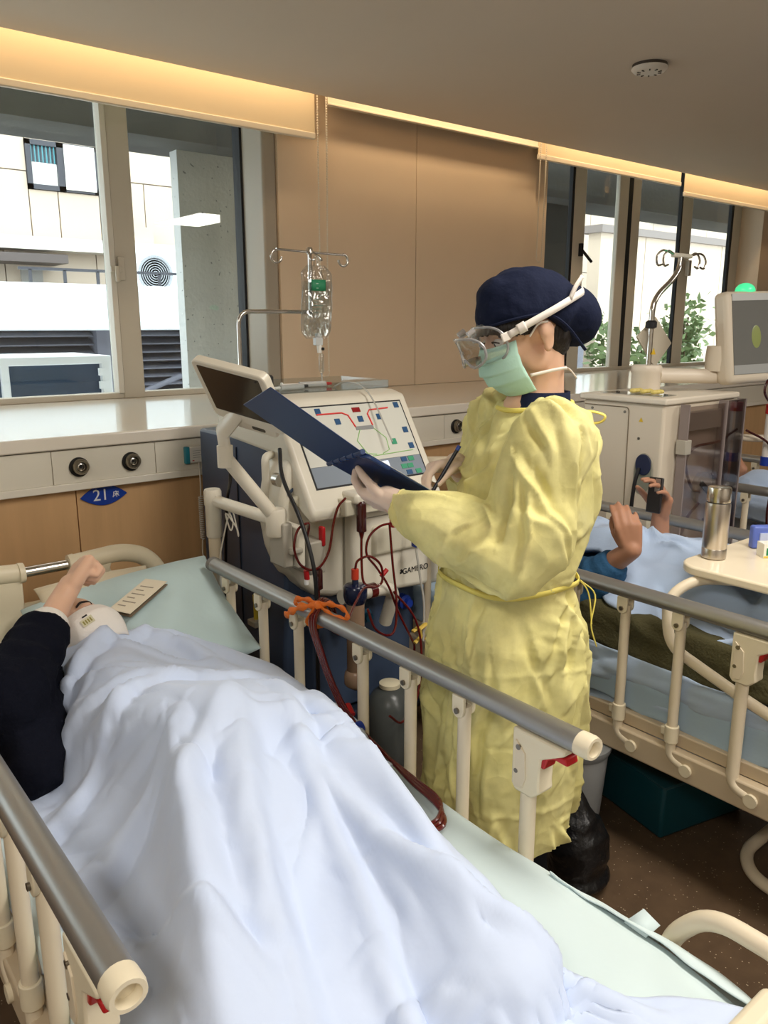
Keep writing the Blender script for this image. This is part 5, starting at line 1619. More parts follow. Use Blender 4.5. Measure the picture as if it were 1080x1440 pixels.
# drain canister and hoses low behind the rail
wj = thing('waste_jug', 'translucent drain jug with a pale lid standing low behind the bed rail', 'jug', (1.62, 1.98, 0))
MB().lathe([(0.075, 0.002), (0.085, 0.02), (0.085, 0.24), (0.06, 0.28), (0.035, 0.30)], (1.66, 2.02, 0), 24).build('body', mat('jug_plastic', (84, 88, 86), 0.3, trans=0.2), wj)
MB().lathe([(0.03, 0.30), (0.038, 0.302), (0.038, 0.316), (0.03, 0.32)], (1.66, 2.02, 0), 24).build('lid', mat('jug_lid', (224, 214, 184), 0.4), wj)
yt = thing('yellow_clamp', 'yellow plastic tube clamps dangling beside the cream door', 'clamp', (1.77, 1.99, 0.46))
MB().tube(fillet([(1.735, 1.985, 0.50), (1.765, 1.985, 0.51), (1.775, 1.985, 0.47), (1.745, 1.985, 0.455)], 0.01), 0.009, 8, flat=(1, .6)).build('jaw', mat('clamp_yellow', (216, 184, 80), 0.4), yt)
MB().tube(fillet([(1.765, 1.985, 0.50), (1.80, 1.985, 0.515), (1.83, 1.985, 0.48), (1.80, 1.985, 0.45)], 0.01), 0.010, 8, flat=(1, .6)).build('jaw', mat('clamp_yellow', (216, 184, 80), 0.4), yt)
# ================================================================== NURSE
M_GOWN = mat('yellow_nonwoven', (232, 221, 138), 0.75, var=0.06, vscale=9, bump=0.35, bscale=45, spec=0.25, alpha=0.90, col2=(242, 234, 170), bdist=0.004)
def gown_mat(m):
    nt = m.node_tree; b = nt.nodes['Principled BSDF']; L = nt.links.new
    tc = nt.nodes.new('ShaderNodeTexCoord')
    v = nt.nodes.new('ShaderNodeTexVoronoi'); v.inputs['Scale'].default_value = 16
    n = nt.nodes.new('ShaderNodeTexNoise'); n.inputs['Scale'].default_value = 6
    mx = nt.nodes.new('ShaderNodeMix'); mx.data_type = 'RGBA'; mx.inputs['Factor'].default_value = 0.15
    L(tc.outputs['Object'], n.inputs['Vector']); L(tc.outputs['Object'], mx.inputs['A']); L(n.outputs['Color'], mx.inputs['B']); L(mx.outputs['Result'], v.inputs['Vector'])
    old = b.inputs['Normal'].links[0].from_node
    bp = nt.nodes.new('ShaderNodeBump'); bp.inputs['Strength'].default_value = 0.45; bp.inputs['Distance'].default_value = 0.012
    L(v.outputs['Distance'], bp.inputs['Height']); L(bp.outputs['Normal'], old.inputs['Normal'])
    # the cloth clings in blotches: thinner look there
    n2 = nt.nodes.new('ShaderNodeTexNoise'); n2.inputs['Scale'].default_value = 11; n2.inputs['Detail'].default_value = 8
    L(tc.outputs['Object'], n2.inputs['Vector'])
    mr = nt.nodes.new('ShaderNodeMapRange'); mr.inputs['From Min'].default_value = 0.40; mr.inputs['From Max'].default_value = 0.62; mr.inputs['To Min'].default_value = 0.72; mr.inputs['To Max'].default_value = 0.95
    L(n2.outputs['Fac'], mr.inputs['Value']); L(mr.outputs['Result'], b.inputs['Alpha'])
gown_mat(M_GOWN)
M_NAVY = mat('navy_cotton', (20, 27, 50), 0.85, var=0.1, bump=0.2, bscale=90, spec=0.2)
M_MINT = mat('mint_mask', (184, 222, 206), 0.8, bump=0.1, bscale=200, spec=0.2)
M_STRAP = mat('white_strap', (232, 224, 214), 0.7)
M_GLOVE = mat('latex_glove', (226, 202, 184), 0.5, var=0.04, vscale=30, sss=0.08, spec=0.35)
NO = Vector((1.38, 1.22, 0)); NRZ = radians(150.61)
nu_ = thing('person', 'nurse in yellow gown, navy cap, goggles and green mask writing on a clipboard', 'person', NO, rz=NRZ)
LOC = lambda *a: dict(parent=nu_, local=True)

HC = Vector((-0.004, 0, 1.535))
pitch = radians(22)
NR = frame_mat((cos(pitch), 0.10, -sin(pitch)), (sin(pitch), 0, cos(pitch)))
LSH, LEB, LWR = Vector((-0.02, 0.165, 1.315)), Vector((0.080, 0.232, 1.100)), Vector((0.292, 0.010, 1.160))
RSH, REB, RWR = Vector((-0.02, -0.165, 1.315)), Vector((-0.01, -0.245, 1.11)), Vector((0.110, -0.105, 1.215))
b = MB()
T = head(b, HC, NR, 1.0, neck=(-0.045, 0, 1.36))
b.capsule((-0.04, 0, 1.34), (-0.01, 0, 1.05), 0.085, 0.095)
b.capsule((-0.03, 0.12, 1.31), (-0.03, -0.12, 1.31), 0.055)
b.capsule((-0.01, 0.03, 1.05), (-0.01, 0.02, 0.88), 0.10, 0.115)
b.capsule((-0.01, -0.03, 1.05), (-0.01, -0.02, 0.88), 0.10, 0.115)
for sh, eb, wr in ((LSH, LEB, LWR), (RSH, REB, RWR)):
    b.capsule(sh, eb, 0.045, 0.038); b.capsule(eb, wr, 0.038, 0.026)
for s in (1, -1):
    b.capsule((-0.01, 0.075 * s, 0.88), (0.0, 0.085 * s, 0.48), 0.075, 0.052)
    b.capsule((0.0, 0.085 * s, 0.48), (-0.02, 0.09 * s, 0.09), 0.052, 0.036)
    b.capsule((-0.03, 0.09 * s, 0.05), (0.10, 0.10 * s, 0.035), 0.036, 0.03)
blob('body', b, M_SKIN, 0.005, 6, **LOC())
eyes(nu_, T, NR, 1.0, local=True)

# trousers and shoes
for s in (1, -1):
    tr = MB()
    tr.tube([(-0.01, 0.075 * s, 0.90), (0.0, 0.085 * s, 0.55), (-0.015, 0.09 * s, 0.30), (-0.02, 0.09 * s, 0.07)], [0.098, 0.078, 0.068, 0.066], 22)
    blob('trouser_leg', tr, mat('black_trouser', (20, 20, 24), 0.9, spec=0.15), 0.01, 3, disp=lambda co, no: 0.006 * nz(co, 9), **LOC())
    sh = MB()
    sh.capsule((-0.05, 0.09 * s, 0.045), (0.03, 0.095 * s, 0.045), 0.044, 0.044)
    sh.capsule((0.03, 0.095 * s, 0.04), (0.13, 0.105 * s, 0.035), 0.043, 0.034)
    o = blob('shoe', sh, mat('black_shoe', (22, 22, 24), 0.4), 0.006, 4, **LOC())
    cut(o, (0, 0, 0.004), (0, 0, -1))

# ---- gown
def ell(z, cx, rx, ry, cy=0.0, n=48, p=2.3):
    r = []
    for i in range(n):
        t = 2 * pi * i / n
        c, s = cos(t), sin(t)
        r.append((cx + rx * (abs(c) ** (2 / p)) * (1 if c > 0 else -1), cy + ry * (abs(s) ** (2 / p)) * (1 if s > 0 else -1), z))
    return r
g = MB()
g.rings([ell(1.378, -0.035, 0.068, 0.075), ell(1.355, -0.035, 0.085, 0.115), ell(1.325, -0.033, 0.108, 0.170), ell(1.28, -0.028, 0.130, 0.195), ell(1.20, -0.018, 0.148, 0.200),
         ell(1.10, -0.005, 0.158, 0.195), ell(1.02, 0.008, 0.158, 0.186), ell(0.955, 0.015, 0.148, 0.170), ell(0.92, 0.018, 0.155, 0.178), ell(0.85, 0.018, 0.172, 0.200),
         ell(0.75, 0.022, 0.176, 0.204), ell(0.6, 0.024, 0.176, 0.206), ell(0.45, 0.024, 0.172, 0.206), ell(0.30, 0.024, 0.170, 0.206), ell(0.24, 0.024, 0.170, 0.206)])
def arm(sh, eb, wr, inset):
    e2 = eb.lerp(wr, 0.45) + Vector((0, 0, -0.004))
    w2 = wr - (wr - eb).normalized() * inset
    P = smooth_path([sh + Vector((0, -0.06 * (1 if sh.y > 0 else -1), -0.01)), sh, sh.lerp(eb, 0.5), eb + Vector((-0.012, 0.006 * (1 if sh.y > 0 else -1), -0.014)), e2, w2], 5)
    n = len(P)
    rad = [float(np.interp(i / (n - 1), [0, .2, .4, .6, .8, .92, 1], [0.080, 0.094, 0.092, 0.090, 0.080, 0.064, 0.046])) for i in range(n)]
    g.tube(P, rad, 24)
arm(LSH, LEB, LWR, 0.004); arm(RSH, REB, RWR, 0.015)
def gw(co, no):
    n = len(co)
    d = np.zeros(n)
    th = np.arctan2(co[:, 1], co[:, 0] - 0.01)
    below = np.clip((0.96 - co[:, 2]) / 0.10, 0, 1)
    for i in range(n):
        px, py, pz = co[i]
        sk = 0.0
        if below[i] > 0:
            sk = below[i] * (0.030 * noise.noise((cos(th[i]) * 2.2 + 1, sin(th[i]) * 2.2, pz * 0.8)))
        c1 = 0.5 - abs(noise.noise((px * 6 + pz * 4, py * 6, pz * 6 - px * 4)))
        q = (px + 0.4 * pz, py, pz - 0.3 * px)
        d[i] = sk + (1 - below[i]) * (0.016 * c1 + 0.026 * crumple(q, 6.0, (1, 1, 1.1), 2.0) - 0.020) + below[i] * (0.014 * crumple(co[i], 5.0, (1, 1, 0.5), 4.0) - 0.008)
    # pleats pressed down from the waist tie
    rnd = random.Random(5)
    for k in range(20):
        t = 2 * pi * (k + rnd.uniform(-0.35, 0.35)) / 20
        L = rnd.uniform(0.18, 0.55)
        pts = []
        for j in range(5):
            z = 0.95 - L * j / 4
            rr = float(np.interp(z, [0.4, 0.75, 0.95], [1.0, 0.98, 0.80]))
            t2 = t + 0.10 * sin(j + k)
            pts.append((0.022 + 0.176 * rr * cos(t2), 0.205 * rr * sin(t2), z))
        m = np.where(np.abs(np.angle(np.exp(1j * (th - t)))) < 0.6)[0]
        d[m] += below[m] * fold_line(co[m], pts, rnd.uniform(0.010, 0.022), rnd.uniform(0.010, 0.018), 1.1, no=no[m])
    # creases left by packing
    for z0, a in ((0.80, 0.004), (0.63, -0.003), (0.46, 0.004), (0.33, -0.003)):
        d += below * a * np.exp(-np.abs(co[:, 2] - z0 - 0.02 * co[:, 0]) / 0.006)
    def run(p, nn, r):
        if p.z < 0.93: return (r.gauss(0, 0.25), r.gauss(0, 0.25), 1)
        if abs(p.y) > 0.16 and p.z < 1.2: return (r.gauss(0.6, 0.5), r.gauss(-0.4, 0.4), r.gauss(0.3, 0.6))
        return (r.gauss(0.5, 0.4), r.gauss(-0.2, 0.4), r.gauss(0.8, 0.4))
    d += random_folds(co, no, 150, 21, (0.08, 0.28), (0.007, 0.012), (0.008, 0.020), run)
    d += random_folds(co, no, 90, 22, (0.04, 0.12), (0.005, 0.008), (0.004, 0.008), lambda p, nn, r: (r.gauss(0, 1), r.gauss(0, 1), r.gauss(0, 1)))
    return d
go = blob('gown', g, M_GOWN, 0.0052, 6, disp=gw, **LOC())
bm = bmesh.new(); bm.from_mesh(go.data)
bmesh.ops.delete(bm, geom=[f for f in bm.faces if f.calc_center_median().z < 0.275 and f.normal.z < -0.2], context='FACES')
bmesh.ops.delete(bm, geom=[f for f in bm.faces if f.calc_center_median().z < 0.335 - 0.22 * f.calc_center_median().x + 0.008 * sin(5 * math.atan2(f.calc_center_median().y, f.calc_center_median().x))], context='FACES')
bm.to_mesh(go.data); bm.free()
sc_ = MB(); sc_.rings([ell(1.36, -0.035, 0.07, 0.08), ell(1.30, -0.03, 0.080, 0.14), ell(1.2, -0.02, 0.100, 0.150), ell(1.05, 0.0, 0.105, 0.145), ell(0.95, 0.01, 0.108, 0.135), ell(0.80, 0.01, 0.120, 0.150)])
for sh_, eb_ in ((LSH, LEB), (RSH, REB)): sc_.capsule(sh_, sh_.lerp(eb_, 0.7), 0.054, 0.050)
blob('tunic', sc_, M_NAVY, 0.012, 4, **LOC())
tag(go, 'creased yellow isolation gown')
# waist tie, neck band, bow
def band(pts, w, nm, m, closed=False, up=Vector((0, 0, 1)), k=5):
    P = smooth_path(pts, k, closed)
    n = len(P); vs = []
    for i, p in enumerate(P):
        u = up if not callable(up) else up(i / n)
        vs += [p - u * w / 2, p + u * w / 2]
    m_ = n if closed else n - 1
    fs = [(2 * i, 2 * i + 1, 2 * ((i + 1) % n) + 1, 2 * ((i + 1) % n)) for i in range(m_)]
    return MB().add(vs, fs).build(nm, m, nu_, local=True, solid=0.0025, angle=3.2)
M_GOWN2 = mat('yellow_binding', (232, 216, 110), 0.7)
band([(p[0] * 1.0, p[1], 0.978 + 0.02 * (0.15 - p[0]) + 0.006 * sin(k)) for k, p in enumerate(ell(0, 0.014, 0.158, 0.180, n=24))], 0.012, 'waist_tie', M_GOWN2, True)
band([(-0.150, 0.05, 0.965), (-0.185, 0.06, 0.93), (-0.175, 0.07, 0.86), (-0.195, 0.065, 0.80)], 0.010, 'tie_end', M_GOWN2, up=Vector((0.3, 0.9, 0.3)).normalized())
band([(-0.150, 0.02, 0.965), (-0.19, 0.01, 0.92), (-0.20, 0.02, 0.84)], 0.010, 'tie_end', M_GOWN2, up=Vector((0.3, 0.9, 0.3)).normalized())
MB().tube(smooth_path([(p[0], p[1], 1.368 + 0.10 * (p[0] + 0.1) * -1 + 0.012) for p in ell(0, -0.036, 0.080, 0.090, n=20)], 3, True), 0.0055, 8, closed=True).build('neck_binding', M_GOWN2, nu_, local=True)
MB().tube(smooth_path([(-0.125, 0.01, 1.345), (-0.15, 0.03, 1.36), (-0.185, 0.05, 1.352), (-0.175, 0.045, 1.335), (-0.13, 0.015, 1.335)], 5), 0.006, 8, flat=(1.6, 0.5)).build('neck_bow', M_GOWN2, nu_, local=True)
# navy collar under the gown
c = MB(); c.rings([ell(1.345, -0.040, 0.082, 0.092), ell(1.385, -0.046, 0.068, 0.076), ell(1.405, -0.052, 0.062, 0.066), ell(1.403, -0.052, 0.056, 0.060), ell(1.35, -0.042, 0.06, 0.07)], caps=False)
c.build('collar', M_NAVY, nu_, local=True, angle=3.2)

# ---- cap
cp_ = MB()
def capball(f, l, u, r): cp_.ball(T(f, l, u), r, 24, 16, NR)
capball(-0.012, 0, 0.046, (0.106, 0.089, 0.092))
capball(-0.055, 0, 0.030, (0.085, 0.088, 0.085))
capball(0.030, 0, 0.095, (0.045, 0.055, 0.042))
capball(-0.118, 0, -0.010, (0.064, 0.074, 0.068))
def cw(co, no):
    return 0.004 * nz(co, 16, 2) + 0.005 * (0.4 - np.abs(nz(co, 22, 5)))
o = blob('surgical_cap', cp_, M_NAVY, 0.005, 5, disp=cw, **LOC())
pa, pb = T(0.092, 0, 0.040), T(-0.030, 0, 0.006)
dirv = (pb - pa).normalized(); nrm = dirv.cross(NR @ Vector((0, 1, 0))).normalized()
if nrm.z > 0: nrm = -nrm
bm = bmesh.new(); bm.from_mesh(o.data)
for v in bm.verts:                                      # turn the rim up above the brow and the ears
    q = v.co
    l_ = NR.transposed() @ (q - HC)
    lim = 0.044 if l_.x > 0.05 else float(np.interp(l_.x, [-0.2, -0.085, -0.055, -0.02, 0.05], [-0.10, -0.085, -0.012, 0.026, 0.044]))
    if l_.z < lim:
        l_.z = lim
        v.co = HC + NR @ l_
bmesh.ops.remove_doubles(bm, verts=bm.verts, dist=0.0008)
bm.to_mesh(o.data); bm.free()
MB().tube(smooth_path([T(0.094, 0.0, 0.046), T(0.080, 0.050, 0.046), T(0.04, 0.084, 0.043), T(-0.02, 0.094, 0.028), T(-0.055, 0.094, -0.010), T(-0.085, 0.085, -0.078)], 6), 0.0035, 6).build('cap_seam', M_NAVY, nu_, local=True)
# hair at the temple and nape
h = MB()
h.ball(T(0.010, 0, 0.030), (0.093, 0.0785, 0.060), 22, 14, NR)
h.ball(T(-0.050, 0, -0.020), (0.052, 0.068, 0.070), 18, 12, NR)
o = blob('hair', h, M_HAIR, 0.005, 3, disp=lambda co, no: 0.003 * nz(co, 50), **LOC())
bm = bmesh.new(); bm.from_mesh(o.data)
kill = []
for f in bm.faces:
    l_ = NR.transposed() @ (f.calc_center_median() - HC)
    if l_.x > 0.075 and abs(l_.y) < 0.05 and l_.z < 0.030: kill.append(f)
    elif l_.x > -0.02 and l_.z < -0.012 - (l_.x + 0.02) * -0.3: kill.append(f)
bmesh.ops.delete(bm, geom=kill, context='FACES'); bm.to_mesh(o.data); bm.free()

# ---- mask
def msk(s, t):
    a = (s - 0.5) * 2.55
    u = 0.000 - 0.118 * t
    pro = float(np.interp(t, [0, 0.2, 0.45, 0.7, 1.0], [0.103, 0.121, 0.124, 0.112, 0.082]))
    pleat = 0.0065 * (((t * 4.2) % 1.0) - 0.5) * (1 if 0.12 < t < 0.9 else 0) * cos(a)
    w = float(np.interp(t, [0, 0.3, 0.7, 1.0], [0.066, 0.074, 0.076, 0.066]))
    pinch = 1 - 0.15 * (abs(s - 0.5) * 2) ** 4 * (1 - 2 * abs(t - 0.5))
    c_ = max(0.0, cos(a))
    return T(0.018 + (pro + pleat - 0.018) * c_ ** 0.8, w * sin(a) * 1.02, -0.058 + (u + 0.058) * pinch)
MB().sheet(msk, 36, 40).build('mask', M_MINT, nu_, local=True, solid=0.0025, angle=3.2)
for s in (1, -1):
    MB().tube(smooth_path([T(0.022, 0.074 * s, -0.004), T(0.0, 0.084 * s, 0.014), T(-0.022, 0.088 * s, 0.012)], 5), 0.0022, 6).build('ear_loop', M_STRAP, nu_, local=True)
band([T(0.046, 0.070, -0.082), T(0.005, 0.068, -0.090), T(-0.030, 0.064, -0.098), T(-0.044, 0.056, -0.103), T(-0.060, 0.0, -0.108)], 0.007, 'mask_tie', M_STRAP, up=NR @ Vector((0, 0, 1)))
band([T(0.046, -0.070, -0.082), T(0.005, -0.068, -0.090), T(-0.030, -0.064, -0.098), T(-0.044, -0.056, -0.103), T(-0.060, 0.0, -0.108)], 0.007, 'mask_tie', M_STRAP, up=NR @ Vector((0, 0, 1)))
band([T(-0.060, 0.004, -0.108), T(-0.068, 0.02, -0.118), T(-0.072, 0.03, -0.138)], 0.010, 'mask_tie_end', M_STRAP, up=NR @ Vector((0.4, 0.6, 0.7)))

# ---- goggles
M_GOG = glass_mat('goggle_clear', (0.86, 0.87, 0.88), 3.0, 0.12)
M_RIM = mat('goggle_rim', (206, 204, 204), 0.2, trans=0.55, coat=0.4)
def gout(w, h, u0, n=40):
    """outline with a nose notch"""
    r = []
    for i in range(n):
        t = 2 * pi * i / n
        c_, s_ = cos(t), sin(t)
        y = w * (abs(c_) ** 0.7) * (1 if c_ > 0 else -1)
        z = h * (abs(s_) ** 0.8) * (1 if s_ > 0 else -1)
        if s_ < 0: z += 0.020 * math.exp(-(y / 0.018) ** 2)
        r.append((y, z + u0))
    return r
front = gout(0.075, 0.034, 0.008); back = gout(0.079, 0.042, 0.008)
wrap = lambda y, f: f - 1.9 * y * y * 2.2
FR = [T(wrap(y, 0.150), y, z) for y, z in front]
MD = [T(wrap(y, 0.128), y * 1.03, z * 1.06) for y, z in front]
BK = [T(wrap(y, 0.102), y, z) for y, z in back]
gg = MB().rings([FR, MD, BK], caps=False).build('goggles', M_GOG, nu_, local=True, angle=3.2)
cen = sum(FR, Vector()) / len(FR)
lens = MB().add(FR + [T(0.152, 0, 0.012)], [(i, (i + 1) % len(FR), len(FR)) for i in range(len(FR))]).build('lens', glass_mat('goggle_lens', (0.92, 0.93, 0.94), 2.0, 0.02), gg, local=True, angle=3.2)
MB().tube(FR, 0.0032, 8, closed=True).build('front_rim', M_RIM, gg, local=True)
MB().tube(BK, 0.0030, 8, closed=True).build('face_seal', M_RIM, gg, local=True)
for y_ in (0.03, -0.03):
    MB().cyl(T(0.135, y_, 0.047), T(0.118, y_, 0.051), 0.006, n=12).build('vent', M_RIM, gg, local=True)
for s in (1, -1):
    MB().box((-0.011, -0.004, -0.008), (0.011, 0.004, 0.008), NR).v
    k = MB(); k.cbox(T(0.078, 0.086 * s, 0.018), (0.020, 0.006, 0.018), NR); k.build('strap_lug', M_STRAP, gg, local=True, bevel=0.002)
loop = [T(0.072, 0.088, 0.019), T(0.03, 0.099, 0.025), T(-0.03, 0.102, 0.031), T(-0.085, 0.088, 0.035), T(-0.140, 0.050, 0.036), T(-0.156, 0, 0.036), T(-0.140, -0.050, 0.036), T(-0.085, -0.088, 0.035), T(-0.03, -0.102, 0.031), T(0.03, -0.099, 0.025), T(0.072, -0.088, 0.019)]
upv = NR @ Vector((0.15, 0, 1)).normalized()
band(loop, 0.015, 'goggle_strap', M_STRAP, up=upv)
band([T(0.034, 0.1005, 0.0245), T(0.052, 0.096, 0.022)], 0.022, 'buckle', M_STRAP, up=upv)
band([T(-0.085, 0.088, 0.036), T(-0.105, 0.09, 0.056), T(-0.130, 0.085, 0.070)], 0.010, 'strap_tail', M_STRAP, up=NR @ Vector((0.55, 0, 0.8)))

# ---- gloved hands
wl = NO; MW = Matrix.Rotation(NRZ, 3, 'Z')
N1 = Vector((0.422, -0.114, 1.232))
MWi = MW.transposed()
sx_ = MWi @ Vector((-0.0239, -0.159, 0.049)); dx_ = MWi @ Vector((0.196, -0.0687, -0.1273))
bn = sx_.cross(dx_).normalized()
if bn.z < 0: bn = -bn                                   # the writing side
gl = MB()
d1 = (N1 + dx_ * 0.22 + sx_ * 0.30 - LWR).normalized()
gl.capsule(LWR - (LWR - LEB).normalized() * 0.05, LWR + d1 * 0.02, 0.034, 0.027)
LH0 = LWR + Vector((0.0, 0, -0.008))
tipsL = hand(gl, LH0, Vector((0.085, -0.100, 0.015)), bn, -1, curl=(0.55, 0.60, 0.60, 0.60), thumb=(0.5, 0.15), k=0.94, spread=0.06, r=1.08)
o = blob('glove', gl, M_GLOVE, 0.0028, 6, **LOC())
tag(o, 'pale latex glove supporting the clipboard')
gr = MB()
RH = N1 + dx_ * 0.62 + sx_ * 0.50 + bn * 0.030         # pen point on the sheet
d2 = (RH - RWR); 
RW2 = RH - Vector((0.070, -0.030, 0.0)).normalized() * 0.0
hw = Vector((0.108, -0.100, 1.226))
gr.capsule(RWR - (RWR - REB).normalized() * 0.04, hw + Vector((0.01, 0, 0)), 0.033, 0.027)
tipsR = hand(gr, hw, Vector((0.92, 0.28, -0.02)), Vector((0.25, 0.35, -0.88)), 1, curl=(0.62, 0.75, 0.95, 1.1), thumb=(0.45, 0.30), k=0.92, spread=0.05, r=1.08)
o = blob('glove', gr, M_GLOVE, 0.0028, 6, **LOC())
tag(o, 'pale latex glove holding the pen')

# ---- clipboard held by the nurse (world coordinates)
def wp(p): return NO + MW @ Vector(p)
cb = thing('clipboard', 'open navy blue clipboard folder with a sheet held by the nurse', 'clipboard', wp(N1))
M_CBL = mat('navy_vinyl', (28, 52, 96), 0.35, spec=0.5, var=0.05)
n1, sx, dx, bn_ = wp(N1), MW @ sx_, MW @ dx_, MW @ bn
MB().slab([n1, n1 + sx, n1 + sx + dx, n1 + dx], 0.003 if sx.cross(dx).dot(bn_) > 0 else -0.003).build('board', M_CBL, cb, bevel=0.0012, segs=1)
ee = Vector((-0.182, 0.072, 0.1446))
MB().slab([n1 + bn_ * 0.001, n1 + sx + bn_ * 0.001, n1 + sx + ee + bn_ * 0.001, n1 + ee + bn_ * 0.001], 0.003).build('cover', M_CBL, cb, bevel=0.0012, segs=1)
for k in range(3):
    off = bn_ * (0.0036 + 0.0007 * k)
    MB().slab([n1 + sx * 0.04 + dx * (0.06 + 0.01 * k) + off, n1 + sx * (0.985 + 0.02 * (k == 0)) + dx * (0.06 + 0.01 * k) + off, n1 + sx * (0.985 + 0.02 * (k == 0)) + dx * 0.99 + off, n1 + sx * 0.04 + dx * 0.99 + off], 0.0005).build('paper', mat('white_paper', (238, 238, 234), 0.7), cb)
MB().cyl(n1 - sx * 0.02, n1 + sx * 1.02, 0.0065, n=12).build('spine', M_CBL, cb)
cl_ = MB().tube(fillet([n1 + sx * 0.92 + dx * 0.02 - bn_ * 0.004, n1 + sx * 1.03 + dx * 0.10 - bn_ * 0.004, n1 + sx * 1.03 + dx * 0.30 - bn_ * 0.004], 0.01), 0.0045, 8).build('clip_arm', M_CBL, cb)
for k in range(4):
    MB().cyl(n1 + sx * (0.16 + 0.2 * k), n1 + sx * (0.20 + 0.2 * k), 0.0085, n=10).build('ring', mat('navy_ring', (40, 62, 104), 0.25), cb)
pen = thing('pen', 'dark ballpoint pen in the gloved hand of the nurse', 'pen', wp(RH))
grip = (tipsR[0] + tipsR[4]) / 2
pt_ = wp(grip + Vector((0.02, 0.01, -0.030))); pe_ = wp(grip + Vector((-0.055, -0.01, 0.085)))
pt0 = pt_.lerp(pe_, 0.0)
MB().cyl(pt0.lerp(pe_, 0.12), pe_, 0.0045, n=12).build('barrel', mat('pen_black', (26, 28, 40), 0.3), pen)
MB().cyl(pt0, pt0.lerp(pe_, 0.12), 0.0012, 0.0042, n=10).build('tip', M_CHROME, pen)
MB().cyl(pe_, pe_ + (pe_ - pt0).normalized() * 0.012, 0.005, n=12).build('cap_end', mat('pen_blue', (40, 66, 150), 0.3), pen)
# ================================================================== THE NEXT BAY
DX2, DY2 = 1.665, -0.02
# ---- patient 2: lying with head towards the wall, one hand holding a phone
pt2 = thing('person', 'patient in blue under dark covers holding up a phone, next to the nurse', 'person', (2.35, 1.5, 0.55))
M_BLUEW = mat('blue_sweater', (44, 80, 112), 0.9, var=0.08, bump=0.25, bscale=120, spec=0.15)
M_LTBLUE = sheet_mat('faded_blue_cotton', (160, 177, 202), 0.35)
b = MB()
H2 = Vector((2.32, 2.14, 0.80))
R2 = frame_mat((0.25, -0.62, 0.74), (0.05, 0.77, 0.63))
T2 = head(b, H2, R2, 1.0, neck=(2.32, 1.98, 0.70))
b.capsule((2.32, 1.95, 0.68), (2.33, 1.55, 0.63), 0.10, 0.11)
b.capsule((2.16, 1.92, 0.67), (2.48, 1.92, 0.67), 0.065)
b.capsule((2.26, 1.52, 0.62), (2.24, 1.05, 0.62), 0.085, 0.06)
b.capsule((2.24, 1.05, 0.62), (2.24, 0.62, 0.60), 0.06, 0.045)
b.capsule((2.42, 1.52, 0.62), (2.44, 1.05, 0.62), 0.085, 0.06)
b.capsule((2.44, 1.05, 0.62), (2.44, 0.62, 0.60), 0.06, 0.045)
# near (right) forearm, knuckles up
E1, W1 = Vector((2.10, 1.52, 0.74)), Vector((2.085, 1.36, 0.875))
b.capsule((2.15, 1.88, 0.67), E1, 0.055, 0.045); b.capsule(E1, W1, 0.045, 0.030)
hand(b, W1, (-0.12, 0.20, 0.95), (0.72, 0.65, 0.05), 1, curl=(0.5, 0.55, 0.6, 0.7), thumb=(0.35, 0.35), k=1.0, spread=0.05, r=1.1)
# far (left) forearm with the phone
E2, W2 = Vector((2.46, 1.50, 0.72)), Vector((2.44, 1.49, 0.90))
b.capsule((2.49, 1.88, 0.67), E2, 0.055, 0.045); b.capsule(E2, W2, 0.042, 0.030)
tips2 = hand(b, W2, (-0.10, -0.12, 0.95), (-0.90, 0.30, 0.0), -1, curl=(0.55, 0.6, 0.6, 0.6), thumb=(0.75, 0.3), k=1.05, spread=0.12, r=1.1)
blob('body', b, M_SKIN2, 0.005, 6, pt2)
eyes(pt2, T2, R2, 1.0)
h = MB(); h.ball(H2 + R2 @ Vector((-0.030, 0, 0.045)), (0.086, 0.082, 0.082), 20, 14, R2)
blob('hair', h, M_HAIR, 0.007, 2, pt2)
j = MB()
j.tube(smooth_path([(2.33, 1.96, 0.68), (2.15, 1.88, 0.68), (2.10, 1.70, 0.70), (2.08, 1.52, 0.725), (2.083, 1.46, 0.77), (2.085, 1.415, 0.825)], 5), [0.09] * 6 + [0.098] * 6 + [0.092] * 5 + [0.078] * 4 + [0.062] * 3 + [0.05] * 2, 20)
j.capsule((2.32, 1.94, 0.665), (2.33, 1.56, 0.64), 0.125, 0.125)
j.capsule((2.10, 1.62, 0.60), (2.14, 1.34, 0.585), 0.085, 0.06)
blob('sweater', j, M_BLUEW, 0.009, 3, pt2, disp=lambda co, no: 0.010 * nz(co, 9, 2) + 0.006 * nz(co, 20, 4))
j = MB()
j.tube(smooth_path([(2.40, 1.92, 0.69), (2.50, 1.80, 0.70), (2.49, 1.58, 0.72), (2.45, 1.50, 0.76), (2.445, 1.492, 0.81)], 5), [0.085] * 7 + [0.085] * 6 + [0.075] * 5 + [0.055] * 3, 20)
blob('sleeve', j, mat('grey_sleeve', (120, 112, 104), 0.9), 0.009, 3, pt2, disp=lambda co, no: 0.008 * nz(co, 12, 2))
# phone
ph = thing('phone', 'black mobile phone in the raised hand of the patient in blue', 'phone', (2.40, 1.46, 0.93))
PR = frame_mat((-0.92, 0.20, 0.12), (0.10, 0.05, 1))
pc = Vector((2.392, 1.488, 0.985))
m = MB(); m.cbox(pc, (0.010, 0.062, 0.122), PR); m.build('case', mat('phone_black', (34, 32, 34), 0.3), ph, bevel=0.004)
m = MB(); m.cbox(pc + PR @ Vector((0.0052, 0.012, 0.035)), (0.002, 0.022, 0.045), PR); m.build('camera_bump', mat('phone_grey', (150, 140, 132), 0.3, metal=0.5), ph)

